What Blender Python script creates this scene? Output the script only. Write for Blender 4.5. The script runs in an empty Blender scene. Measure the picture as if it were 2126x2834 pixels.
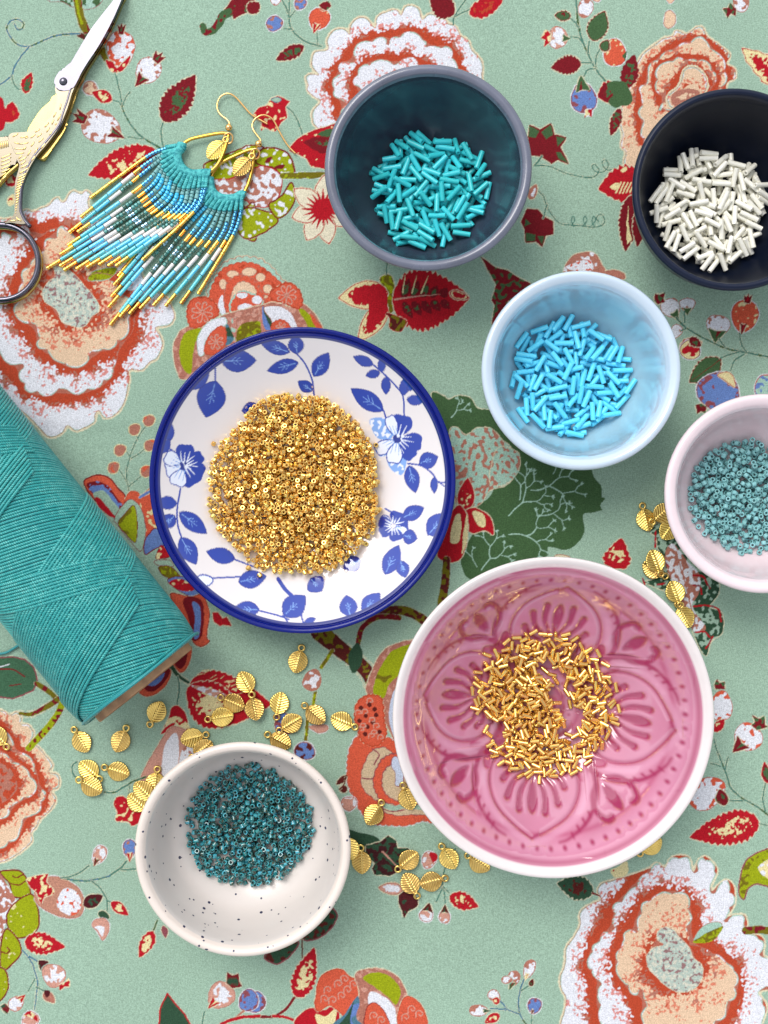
import bpy, bmesh, math, random
import numpy as np
from mathutils import Vector, Matrix, Quaternion

SC = bpy.context.scene
COL = SC.collection
R_ = math.radians
random.seed(7)
RNG = np.random.default_rng(11)

# ------------------------------------------------------------ camera, sky, sun, exposure
CAM_H = 0.44                       # metres above the cloth, looking straight down
FRAME_W = 0.256                    # metres of cloth across the frame
cam_data = bpy.data.cameras.new('camera')
cam_data.sensor_fit = 'HORIZONTAL'
cam_data.sensor_width = 36.0
cam_data.lens = 36.0 * CAM_H / FRAME_W
cam_data.clip_start = 0.01
cam_data.clip_end = 50.0
cam = bpy.data.objects.new('camera', cam_data)
cam.location = (0, 0, CAM_H)
COL.objects.link(cam)
SC.camera = cam

SUN_ELEV, SUN_AZ = 56.0, 120.0     # azimuth counter-clockwise from +X: light comes from the upper left of the picture
world = bpy.data.worlds.new("World")
SC.world = world
world.use_nodes = True
wn = world.node_tree.nodes; wl = world.node_tree.links
for n in list(wn): wn.remove(n)
sky = wn.new('ShaderNodeTexSky'); sky.sky_type = 'NISHITA'
sky.sun_disc = False
sky.sun_elevation = R_(SUN_ELEV)
sky.sun_rotation = R_(90.0 - SUN_AZ)
sky.air_density = 1.0; sky.dust_density = 1.4; sky.ozone_density = 1.0
hs = wn.new('ShaderNodeHueSaturation'); hs.inputs['Saturation'].default_value = 0.22
bg = wn.new('ShaderNodeBackground'); bg.inputs['Strength'].default_value = 0.15
wo = wn.new('ShaderNodeOutputWorld')
wl.new(sky.outputs[0], hs.inputs['Color']); wl.new(hs.outputs[0], bg.inputs['Color']); wl.new(bg.outputs[0], wo.inputs['Surface'])

sd = bpy.data.lights.new('sun', 'SUN')
sd.energy = 1.05; sd.angle = R_(30.0); sd.color = (1.0, 0.95, 0.90)
sun = bpy.data.objects.new('sun', sd)
_d = Vector((math.cos(R_(SUN_AZ)) * math.cos(R_(SUN_ELEV)), math.sin(R_(SUN_AZ)) * math.cos(R_(SUN_ELEV)), math.sin(R_(SUN_ELEV))))
sun.rotation_euler = _d.to_track_quat('Z', 'Y').to_euler()
sun.location = _d * 3
COL.objects.link(sun)

SC.view_settings.view_transform = 'Standard'
SC.view_settings.look = 'None'
SC.view_settings.gamma = 1.0
SC.view_settings.exposure = 0.68
SC.cycles.max_bounces = 8
SC.cycles.use_denoising = True

# ------------------------------------------------------------ helpers
KPX = FRAME_W / 2126.0
def W(u, v, z=0.0):
    """a point of the 2126 x 2834 photograph, seen at height z (metres) -> world"""
    f = KPX * (CAM_H - z) / CAM_H
    return Vector(((u - 1063.0) * f, -(v - 1417.0) * f, z))

TILES = {'m': (460, 690, .48319), 'n': (880, 1740, .45685), 'A': (0, 0, .42194), 'B': (700, 0, .42194), 'C': (1400, 0, .43761), 'D': (0, 700, .42194), 'E': (700, 700, .42194),
         'F': (1400, 700, .43761), 'G': (0, 1400, .42194), 'H': (700, 1400, .42194), 'I': (1400, 1400, .43761),
         'J': (0, 2100, .42194), 'K': (700, 2100, .42194), 'L': (1400, 2100, .43761), 'P': (0, 1050, .36166), 'Q': (0, 1450, .36166),
         'R': (380, 1740, .37372), 'S': (150, 1900, .21097), 'U': (950, 2100, .30139), 'V': (1720, 1350, .24473),
         'X': (1080, 1520, .96639), 'Y': (400, 890, .92437), 'a': (130, 340, .21097), 'b': (380, 340, .21097), 'c': (100, 600, .21097),
         'd': (350, 560, .21097), 'e': (560, 230, .18083), 'f': (0, 0, .21097), 'g': (0, 250, .21097), 'h': (0, 550, .21097)}
def tp(t, pts):
    ox, oy, s = TILES[t]
    return [(ox + x * s, oy + y * s) for x, y in pts]

def lin(r, g, b):
    def f(c):
        c /= 255.0
        return c / 12.92 if c <= 0.04045 else ((c + 0.055) / 1.055) ** 2.4
    return (f(r), f(g), f(b))

def catmull(pts, closed=False, n=6):
    P = [np.array(p, float) for p in pts]
    m = len(P)
    if m < 3: 
        return np.array(P)
    out = []
    rng = range(m) if closed else range(m - 1)
    for i in rng:
        if closed:
            p0, p1, p2, p3 = P[i - 1], P[i], P[(i + 1) % m], P[(i + 2) % m]
        else:
            p1, p2 = P[i], P[i + 1]
            p0 = P[i - 1] if i > 0 else 2 * p1 - p2
            p3 = P[i + 2] if i + 2 < m else 2 * p2 - p1
        for k in range(n):
            t = k / n
            out.append(0.5 * ((2 * p1) + (-p0 + p2) * t + (2 * p0 - 5 * p1 + 4 * p2 - p3) * t * t + (-p0 + 3 * p1 - 3 * p2 + p3) * t ** 3))
    if not closed: out.append(P[-1])
    return np.array(out)

def tag(o, label=None, cat=None, group=None, kind=None):
    if label: o['label'] = label
    if cat: o['category'] = cat
    if group: o['group'] = group
    if kind: o['kind'] = kind
    return o

def empty(name, loc=(0, 0, 0), label=None, cat=None, group=None):
    o = bpy.data.objects.new(name, None)
    o.location = loc; o.empty_display_size = 0.005
    COL.objects.link(o)
    return tag(o, label, cat, group)

def mesh_obj(name, verts, faces, mat=None, parent=None, smooth=True, flat_faces=None, mats=None, midx=None):
    me = bpy.data.meshes.new(name)
    me.from_pydata([tuple(v) for v in verts], [], [tuple(f) for f in faces])
    if smooth:
        me.polygons.foreach_set('use_smooth', [True] * len(me.polygons))
    if flat_faces is not None:
        for i in flat_faces: me.polygons[i].use_smooth = False
    for m in (mats or ([mat] if mat else [])): me.materials.append(m)
    if midx is not None: me.polygons.foreach_set('material_index', midx)
    me.update()
    return link(name, me, parent)

def link(name, me, parent=None, mw=None):
    o = bpy.data.objects.new(name, me)
    COL.objects.link(o)
    if parent is not None: o.parent = parent
    if mw is not None: o.matrix_basis = mw
    return o

def fast_mesh(name, V, F, mat=None, smooth=True):
    """V (n,3) array, F (m,4) int array of quads or (m,3) of triangles"""
    me = bpy.data.meshes.new(name)
    V = np.asarray(V, np.float32); F = np.asarray(F, np.int32)
    k = F.shape[1]
    me.vertices.add(len(V)); me.vertices.foreach_set('co', V.ravel())
    me.loops.add(F.size); me.loops.foreach_set('vertex_index', F.ravel())
    me.polygons.add(len(F))
    me.polygons.foreach_set('loop_start', np.arange(0, F.size, k, dtype=np.int32))
    me.polygons.foreach_set('loop_total', np.full(len(F), k, np.int32))
    if smooth: me.polygons.foreach_set('use_smooth', np.ones(len(F), bool))
    if mat: me.materials.append(mat)
    me.update(calc_edges=True)
    me.validate(verbose=False)
    return me

def tube_vf(path, rad, seg=8, flat=1.0, up=None, caps=True, closed=False):
    """swept tube; rad scalar or list; flat = vertical squash; returns verts, faces"""
    P = np.asarray(path, float); n = len(P)
    r = np.full(n, rad, float) if np.isscalar(rad) else np.asarray(rad, float)
    if closed:
        T = np.roll(P, -1, 0) - np.roll(P, 1, 0)
    else:
        T = np.gradient(P, axis=0)
    T /= np.maximum(np.linalg.norm(T, axis=1), 1e-12)[:, None]
    U = np.tile(np.array([0, 0, 1.0] if up is None else up, float), (n, 1))
    S = np.cross(T, U); ln = np.linalg.norm(S, axis=1)
    bad = ln < 1e-3
    if bad.any():
        S[bad] = np.cross(T[bad], np.array([1.0, 0, 0])); ln = np.linalg.norm(S, axis=1)
    S /= np.maximum(ln, 1e-9)[:, None]
    N = np.cross(S, T)
    a = np.arange(seg) * 2 * math.pi / seg
    V = P[:, None, :] + r[:, None, None] * (np.cos(a)[None, :, None] * S[:, None, :] + flat * np.sin(a)[None, :, None] * N[:, None, :])
    V = V.reshape(-1, 3)
    F = []
    m = n if closed else n - 1
    for i in range(m):
        i2 = (i + 1) % n
        for j in range(seg):
            j2 = (j + 1) % seg
            F.append((i * seg + j, i2 * seg + j, i2 * seg + j2, i * seg + j2))
    V = list(map(tuple, V))
    if caps and not closed:
        F.append(tuple(range(seg))); F.append(tuple(reversed(range((n - 1) * seg, n * seg))))
    return V, F

class MB:
    """collects pieces into one mesh"""
    def __init__(s): s.v = []; s.f = []
    def add(s, vf, mw=None):
        V, F = vf; o = len(s.v)
        if mw is not None: V = [tuple(mw @ Vector(v)) for v in V]
        s.v += list(V); s.f += [tuple(i + o for i in f) for f in F]
        return s
    def build(s, name, mat, parent=None, smooth=True): return mesh_obj(name, s.v, s.f, mat, parent, smooth)

# ------------------------------------------------------------ materials
def mat(name, color, rough=0.5, metal=0.0, coat=0.0, coat_rough=0.05, spec=0.5, var=0.0, var_scale=300.0, bump=0.0, bump_scale=2000.0,
        bump_dist=0.0002, trans=0.0, rand=0.0, sheen=0.0, sss=0.0, color2=None, attr=None, rough_var=0.0):
    m = bpy.data.materials.new(name); m.use_nodes = True
    nt = m.node_tree; N = nt.nodes; L = nt.links
    b = N['Principled BSDF']
    b.inputs['Roughness'].default_value = rough
    b.inputs['Metallic'].default_value = metal
    b.inputs['Coat Weight'].default_value = coat
    b.inputs['Coat Roughness'].default_value = coat_rough
    b.inputs['Specular IOR Level'].default_value = spec
    b.inputs['Transmission Weight'].default_value = trans
    if sheen: b.inputs['Sheen Weight'].default_value = sheen
    if sss:
        b.inputs['Subsurface Weight'].default_value = sss
        b.inputs['Subsurface Radius'].default_value = (0.001, 0.001, 0.001)
    tc = N.new('ShaderNodeTexCoord')
    if attr:
        a = N.new('ShaderNodeAttribute'); a.attribute_name = attr
        out = a.outputs['Color']
    else:
        rgb = N.new('ShaderNodeRGB'); rgb.outputs[0].default_value = (*color, 1); out = rgb.outputs[0]
    if color2 is not None:
        nz = N.new('ShaderNodeTexNoise'); nz.inputs['Scale'].default_value = var_scale; nz.inputs['Detail'].default_value = 4
        L.new(tc.outputs['Object'], nz.inputs['Vector'])
        cr = N.new('ShaderNodeValToRGB'); cr.color_ramp.elements[0].position = 0.42; cr.color_ramp.elements[1].position = 0.62
        L.new(nz.outputs[0], cr.inputs[0])
        mx = N.new('ShaderNodeMix'); mx.data_type = 'RGBA'
        L.new(cr.outputs[0], mx.inputs[0]); L.new(out, mx.inputs[6]); mx.inputs[7].default_value = (*color2, 1)
        out = mx.outputs[2]
    if var or rand:
        h = N.new('ShaderNodeHueSaturation')
        L.new(out, h.inputs['Color'])
        val = N.new('ShaderNodeMath'); val.operation = 'ADD'; val.inputs[0].default_value = 1.0; val.inputs[1].default_value = 0
        if var:
            nz = N.new('ShaderNodeTexNoise'); nz.inputs['Scale'].default_value = var_scale; nz.inputs['Detail'].default_value = 5
            L.new(tc.outputs['Object'], nz.inputs['Vector'])
            mr = N.new('ShaderNodeMapRange'); mr.inputs[1].default_value = 0.3; mr.inputs[2].default_value = 0.7
            mr.inputs[3].default_value = 1 - var; mr.inputs[4].default_value = 1 + var
            L.new(nz.outputs[0], mr.inputs[0]); L.new(mr.outputs[0], val.inputs[0])
        if rand:
            oi = N.new('ShaderNodeObjectInfo'); ge = N.new('ShaderNodeNewGeometry')
            ad = N.new('ShaderNodeMath'); ad.operation = 'ADD'
            L.new(oi.outputs['Random'], ad.inputs[0]); L.new(ge.outputs['Random Per Island'], ad.inputs[1])
            fr = N.new('ShaderNodeMath'); fr.operation = 'FRACT'; L.new(ad.outputs[0], fr.inputs[0])
            mr = N.new('ShaderNodeMapRange'); mr.inputs[3].default_value = -rand; mr.inputs[4].default_value = rand
            L.new(fr.outputs[0], mr.inputs[0]); L.new(mr.outputs[0], val.inputs[1])
            mh = N.new('ShaderNodeMapRange'); mh.inputs[3].default_value = 0.5 - rand * 0.06; mh.inputs[4].default_value = 0.5 + rand * 0.06
            L.new(fr.outputs[0], mh.inputs[0]); L.new(mh.outputs[0], h.inputs['Hue'])
        L.new(val.outputs[0], h.inputs['Value'])
        out = h.outputs[0]
    L.new(out, b.inputs['Base Color'])
    if rough_var:
        nz = N.new('ShaderNodeTexNoise'); nz.inputs['Scale'].default_value = 150; nz.inputs['Detail'].default_value = 6
        L.new(tc.outputs['Object'], nz.inputs['Vector'])
        mr = N.new('ShaderNodeMapRange'); mr.inputs[1].default_value = 0.3; mr.inputs[2].default_value = 0.7
        mr.inputs[3].default_value = max(0.02, rough - rough_var); mr.inputs[4].default_value = rough + rough_var
        L.new(nz.outputs[0], mr.inputs[0]); L.new(mr.outputs[0], b.inputs['Roughness'])
    if bump:
        nz = N.new('ShaderNodeTexNoise'); nz.inputs['Scale'].default_value = bump_scale; nz.inputs['Detail'].default_value = 3
        L.new(tc.outputs['Object'], nz.inputs['Vector'])
        bp = N.new('ShaderNodeBump'); bp.inputs['Strength'].default_value = bump; bp.inputs['Distance'].default_value = bump_dist
        L.new(nz.outputs[0], bp.inputs['Height']); L.new(bp.outputs[0], b.inputs['Normal'])
    m['bsdf'] = 1
    return m
# ------------------------------------------------------------ a small painter for flat print (cloth, plate, relief bowl)
def box1(a, r, ax):
    if r < 1: return a
    n = 2 * r + 1
    pad = [(0, 0), (0, 0)]; pad[ax] = (r + 1, r)
    c = np.cumsum(np.pad(a, pad, mode='edge'), axis=ax)
    if ax == 0: return (c[n:] - c[:-n]) / n
    return (c[:, n:] - c[:, :-n]) / n
def blur(a, s):
    r = max(1, int(round(s * 0.9)))
    a = a.astype(np.float32)
    for _ in range(3): a = box1(box1(a, r, 0), r, 1)
    return a

class Canvas:
    def __init__(s, x0, y0, x1, y1, sc, base):
        s.x0, s.y0, s.sc = x0, y0, sc
        s.w, s.h = int((x1 - x0) * sc), int((y1 - y0) * sc)
        s.c = np.empty((s.h, s.w, 3), np.float32); s.c[:] = base
        def unif(a):                                    # to uniform 0..1
            b = a.ravel(); o = np.argsort(b[::7]); srt = b[::7][o]
            return (np.searchsorted(srt, b) / len(srt)).reshape(a.shape).astype(np.float32)
        g = np.random.default_rng(5)
        s.n1 = unif(blur(g.random((s.h, s.w)), 1.0)); s.n2 = unif(blur(g.random((s.h, s.w)), 2.2)); s.n3 = unif(blur(g.random((s.h, s.w)), 7))
    def xy(s, pts):
        p = np.asarray(pts, float)
        return np.stack([(p[:, 0] - s.x0) * s.sc, (p[:, 1] - s.y0) * s.sc], 1)
    def box(s, p, m):
        x0 = max(0, int(p[:, 0].min() - m)); x1 = min(s.w, int(p[:, 0].max() + m) + 2)
        y0 = max(0, int(p[:, 1].min() - m)); y1 = min(s.h, int(p[:, 1].max() + m) + 2)
        if x1 <= x0 or y1 <= y0: return None
        return x0, y0, x1, y1
    def polymask(s, p, bx):
        x0, y0, x1, y1 = bx
        X = np.arange(x0, x1) + 0.5; par = np.zeros((y1 - y0, x1 - x0), bool)
        Yc = np.arange(y0, y1) + 0.5
        q = np.roll(p, -1, 0)
        for (ax, ay), (bx_, by) in zip(p, q):
            lo, hi = min(ay, by), max(ay, by)
            i0 = max(0, int(math.ceil(lo - 0.5)) - y0); i1 = min(y1 - y0, int(math.ceil(hi - 0.5)) - y0)
            if i1 <= i0: continue
            yy = Yc[i0:i1]
            xc = ax + (yy - ay) * (bx_ - ax) / (by - ay)
            par[i0:i1] ^= X[None, :] > xc[:, None]
        return par
    def linemask(s, p, w, bx, w2=None):
        x0, y0, x1, y1 = bx
        m = np.zeros((y1 - y0, x1 - x0), bool)
        seg = np.linalg.norm(np.diff(p, axis=0), axis=1); L = seg.sum()
        n = max(2, int(L / 0.7)); cs = np.concatenate([[0], np.cumsum(seg)])
        t = np.linspace(0, L, n)
        xs = np.interp(t, cs, p[:, 0]) - x0; ys = np.interp(t, cs, p[:, 1]) - y0
        ws = np.linspace(w, w if w2 is None else w2, n)
        rmax = int(max(ws.max() / 2, 0.5) + 1)
        for dy in range(-rmax, rmax + 1):
            for dx in range(-rmax, rmax + 1):
                xi = np.floor(xs).astype(int) + dx; yi = np.floor(ys).astype(int) + dy
                ok = (xi >= 0) & (xi < m.shape[1]) & (yi >= 0) & (yi < m.shape[0])
                d = np.hypot(xi + 0.5 - xs, yi + 0.5 - ys)
                ok &= d <= np.maximum(ws / 2, 0.6)
                m[yi[ok], xi[ok]] = True
        return m
    def paint(s, bx, m, col, alpha=1.0):
        x0, y0, x1, y1 = bx
        v = s.c[y0:y1, x0:x1]
        if np.isscalar(alpha) and alpha == 1.0: v[m] = col
        else: v[m] = v[m] * (1 - alpha) + np.array(col, np.float32) * alpha
    def nz(s, bx, k=1):
        x0, y0, x1, y1 = bx
        return (s.n1, s.n2, s.n3)[k - 1][y0:y1, x0:x1]
    # pts in photograph pixels
    def poly(s, pts, col, smooth=True, halo=None, hw=3.0, line=None, lw=2.0, speck=None, sp=0.25, k=2, inner=None, iw=4):
        p = catmull(pts, True, 5) if smooth else np.asarray(pts, float)
        p = s.xy(p); bx = s.box(p, 14)
        if bx is None: return None, None
        m = s.polymask(p, bx)
        if halo is not None:
            b = blur(m, hw * s.sc)
            s.paint(bx, (b > 0.17 + 0.14 * s.nz(bx, 1)) & ~m, halo, .85)
        if col is not None: s.paint(bx, m, col)
        if inner is not None:
            b = blur(m, iw * s.sc)
            s.paint(bx, m & (b < 0.72 + 0.1 * s.nz(bx, 2)), inner)
        if speck is not None:
            for (c_, pr) in (speck if isinstance(speck, list) else [(speck, sp)]):
                s.paint(bx, m & (s.nz(bx, k) < pr), c_)
        if line is not None:
            pc = np.vstack([p, p[:1]])
            s.paint(bx, s.linemask(pc, lw * s.sc, bx), line)
        return bx, m
    def line(s, pts, w, col, smooth=True, halo=None, w2=None, speck=None, sp=0.3):
        p = catmull(pts, False, 8) if smooth else np.asarray(pts, float)
        p = s.xy(p); bx = s.box(p, w * s.sc + 6)
        if bx is None: return
        m = s.linemask(p, w * s.sc, bx, None if w2 is None else w2 * s.sc)
        if halo is not None:
            s.paint(bx, s.linemask(p, w * s.sc + 2.2, bx) & ~m & (s.nz(bx, 1) < 0.75), halo, .55)
        s.paint(bx, m, col)
        if speck is not None: s.paint(bx, m & (s.nz(bx, 2) < sp), speck)
    def sample(s, u, v):
        """u, v photograph pixels, mirrored outside the painted area; bilinear"""
        x = (u - s.x0) * s.sc - 0.5; y = (v - s.y0) * s.sc - 0.5
        def mir(a, n):
            a = np.mod(a, 2 * (n - 1)); return np.where(a > n - 1, 2 * (n - 1) - a, a)
        x = mir(x, s.w); y = mir(y, s.h)
        xi = np.minimum(x.astype(int), s.w - 2); yi = np.minimum(y.astype(int), s.h - 2)
        fx = (x - xi)[..., None]; fy = (y - yi)[..., None]
        c = s.c
        return (c[yi, xi] * (1 - fx) * (1 - fy) + c[yi, xi + 1] * fx * (1 - fy) + c[yi + 1, xi] * (1 - fx) * fy + c[yi + 1, xi + 1] * fx * fy)
# ------------------------------------------------------------ the cloth's printed pattern
SAGE = lin(165, 196, 174); CREAM = lin(230, 222, 188); WHITE = lin(238, 240, 247); ORANGE = lin(194, 76, 48); CORAL = lin(222, 96, 68)
CRIM = lin(190, 26, 40); DRED = lin(128, 26, 36); BROWN = lin(186, 122, 104); PEACH = lin(238, 205, 172); STEM = lin(84, 132, 116)
GREEN = lin(72, 104, 66); LIME = lin(160, 172, 22); OLIVE = lin(122, 112, 24); BLUE = lin(108, 138, 200); YEL = lin(240, 226, 170)
MAUVE = lin(150, 80, 88); TEALB = lin(84, 128, 148); LSAGE = lin(172, 208, 190); DBRN = lin(96, 34, 30); DGRN = lin(52, 84, 62); PINKB = lin(214, 158, 140)

CL = Canvas(-60, -60, 2186, 2894, 0.72, SAGE)

def st(t, pts, w=14, col=STEM, halo=CREAM, w2=None, speck=None, sp=.3):
    s = TILES[t][2]
    CL.line(tp(t, pts), w * s, col, halo=halo, w2=None if w2 is None else w2 * s, speck=speck, sp=sp)

def pl(t, pts, col, **k):
    return CL.poly(tp(t, pts), col, **k)

def leaf(t, base, tip, w, col, c2=None, p2=.3, teeth=9, halo=CREAM, edge=None, bend=0.0, mid=.42, vein=None, tooth=.09):
    b, a = np.array(tp(t, [base])[0]), np.array(tp(t, [tip])[0])
    w = w * TILES[t][2] / 2
    d = a - b; L = np.hypot(*d); d /= L; e = np.array([-d[1], d[0]])
    n = max(teeth * 3, 14) if teeth > 1 else 14
    def side(sg):
        out = []
        for i in range(1, n):
            u = i / n
            h = math.sin(math.pi * u ** (math.log(.5) / math.log(mid))) ** 0.85
            h *= 1 + (tooth * 1.15 * ((i % 3) - 1 + random.uniform(-.4, .4)) if teeth > 1 else 0)
            out.append(b + d * (u * L) + e * (sg * h * w + bend * w * math.sin(math.pi * u)))
        return out
    P = [b] + side(1) + [a] + side(-1)[::-1]
    bx, m = CL.poly(P, col, smooth=False, halo=halo)
    if bx is None: return
    if edge is not None:
        bl = blur(m, 2.2); CL.paint(bx, m & (bl < .72), edge)
    if c2 is not None:
        bl = np.clip((blur(m, max(2, w * .5 * CL.sc)) - .5) / .4, 0, 1); CL.paint(bx, m & (CL.nz(bx, 1) * .5 + CL.nz(bx, 2) * .5 < p2 * 1.9 * bl - .12 + .25 * (CL.nz(bx, 3) < .5) * bl), c2)
    if vein is not None:
        CL.line([b, b + d * L * .5 + e * bend * w, a - d * L * .12], 2.2, vein, w2=1.0)

def bud(t, cx, cy, rx, ry, ang, fill=WHITE, line=BROWN, c1=DRED, c2=GREEN, crown=.7, base=.55, spk=BROWN, sp=.28, halo=LSAGE, spike=None):
    s = TILES[t][2]; c = np.array(tp(t, [(cx, cy)])[0]); rx, ry = rx * s, ry * s
    a = R_(ang); d = np.array([math.cos(a), math.sin(a)]); e = np.array([-d[1], d[0]])
    P = []
    for i in range(20):
        q = 2 * math.pi * i / 20
        P.append(c + d * (math.cos(q) * ry * (1 if math.cos(q) > 0 else 1.08)) + e * (math.sin(q) * rx * (1 + .16 * math.cos(q))))
    bx, m = CL.poly(P, fill, halo=WHITE if fill is not WHITE else halo, hw=2.6)
    if bx is None: return
    x0, y0, x1, y1 = bx
    Y, X = np.mgrid[y0:y1, x0:x1]
    px = X / CL.sc + CL.x0 - c[0]; py = Y / CL.sc + CL.y0 - c[1]
    al = (px * d[0] + py * d[1]) / ry; ac = (px * e[0] + py * e[1]) / rx
    f = np.maximum(np.abs(al), np.abs(ac) * .9) ** 2
    CL.paint(bx, m & (CL.nz(bx, 2) < sp * f * 2.1), spk)
    bl = blur(m, 2.2); CL.paint(bx, m & (bl < .66 + .1 * CL.nz(bx, 2)), line)
    if base:
        B = [c - d * ry * .45 + e * rx * .75 * base, c - d * ry * (1 + base * .75), c - d * ry * .45 - e * rx * .75 * base, c - d * ry * .62]
        CL.poly(B, c1, smooth=False, halo=CREAM)
        CL.poly([c - d * ry * .55 + e * rx * .35 * base, c - d * ry * (.9 + base * .4), c - d * ry * .6], c2, smooth=False)
    if crown:
        k = crown
        S = [c + d * ry * .8 + e * rx * .45 * k, c + d * ry * (1 + .95 * k) + e * rx * .8 * k, c + d * ry * (1 + .45 * k) + e * rx * .25 * k,
             c + d * ry * (1 + 1.1 * k), c + d * ry * (1 + .45 * k) - e * rx * .3 * k, c + d * ry * (1 + .8 * k) - e * rx * .85 * k, c + d * ry * .8 - e * rx * .45 * k]
        CL.poly(S, c1, smooth=False, halo=CREAM)
        CL.poly([c + d * ry * .95 + e * rx * .2 * k, c + d * ry * (1 + .7 * k), c + d * ry * .95 - e * rx * .25 * k], c2, smooth=False)

def peony(layers, centre=None, fills=None, rad=30, line=BROWN, cpat=True, cfill=None):
    """nested petal outlines (photograph px), outermost first; rust bands bleed outward from each inner layer"""
    layers = [l if (k == 0 or len(layers) == 1) else scal0(l, 13, 62) for k, l in enumerate(layers)]
    allp = np.vstack([np.array(l) for l in layers]); bx = CL.box(CL.xy(allp), 16)
    x0, y0, x1, y1 = bx
    M = []
    for l in layers + ([centre] if centre is not None else []):
        p = CL.xy(catmull(l, True, 5) if len(l) < 120 else np.array(l)); M.append((CL.polymask(p, bx), p))
    b = blur(M[0][0], 3); CL.paint(bx, (b > .12 + .1 * CL.nz(bx, 1)) & ~M[0][0], CREAM)
    for i in range(len(layers)):
        m, p = M[i]
        if i: m = m & M[0][0]
        CL.paint(bx, m, fills[i] if fills else WHITE)
        if fills and fills[i] is PEACH:
            bl = blur(m, 5); CL.paint(bx, m & (bl < .66 + .12 * CL.nz(bx, 2)), WHITE)
        bl = blur(m, 3.4); CL.paint(bx, m & (bl < .70 + .1 * CL.nz(bx, 3)) & (CL.nz(bx, 3) < .8), LSAGE)
        CL.paint(bx, CL.linemask(np.vstack([p, p[:1]]), 1.6 if i else 2.3, bx) & M[0][0], line)
        if i + 1 < len(M):
            mi = M[i + 1][0]
            rk = rad * (1.35 if i + 2 == len(M) else 1.0); b = blur(mi, rk * CL.sc) ; b2 = blur(mi, rad * .45 * CL.sc)
            n1, n2, n3 = CL.nz(bx, 1), CL.nz(bx, 2), CL.nz(bx, 3)
            sh = m & ~mi
            e = b + (n3 - .5) * .14
            nn = n1 * .72 + n2 * .28
            CL.paint(bx, sh & (e > .06) & (nn < .16 + (e - .06) * 2.6), CORAL, .75)
            CL.paint(bx, sh & (e > .17 + .12 * nn), ORANGE)
            CL.paint(bx, sh & (e > .2) & (e < .34) & (n3 > .6) & (nn < .45), BROWN)
            CL.paint(bx, sh & (b2 > .40 + .12 * n3), BROWN, .7)
    if centre is not None and cpat:
        m, p = M[-1]; n1, n2 = CL.nz(bx, 1), CL.nz(bx, 2)
        CL.paint(bx, m, cfill if cfill is not None else lin(186, 202, 190))
        CL.paint(bx, m & (n1 * .6 + n2 * .4 > .64), lin(220, 218, 200))
        CL.paint(bx, m & (n1 * .5 + n2 * .5 < .30), MAUVE, .8)
        CL.paint(bx, m & (blur(m, 2.4) < .64), CREAM)

T = tp
def scal0(pts, amp=7, per=26):
    p = catmull(pts, True, 8); q = np.vstack([p, p[:1]]); sg = np.linalg.norm(np.diff(q, axis=0), axis=1); cs = np.concatenate([[0], np.cumsum(sg)])
    n = int(cs[-1] / 5); t = np.linspace(0, cs[-1], n, endpoint=False); x = np.interp(t, cs, q[:, 0]); y = np.interp(t, cs, q[:, 1])
    tx = np.roll(x, -1) - np.roll(x, 1); ty = np.roll(y, -1) - np.roll(y, 1); L = np.hypot(tx, ty) + 1e-9
    A = np.sum(x * np.roll(y, -1) - np.roll(x, -1) * y); sg_ = 1 if A > 0 else -1
    m = max(3, round(cs[-1] / per)); ph = np.cumsum(1 + .35 * np.sin(np.arange(n) * .13)); ph = ph / ph[-1]
    f = np.abs(np.sin(ph * math.pi * m)) ** .6
    return [tuple(a) for a in np.stack([x + sg_ * ty / L * (f - .6) * amp, y - sg_ * tx / L * (f - .6) * amp], 1)]
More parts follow.
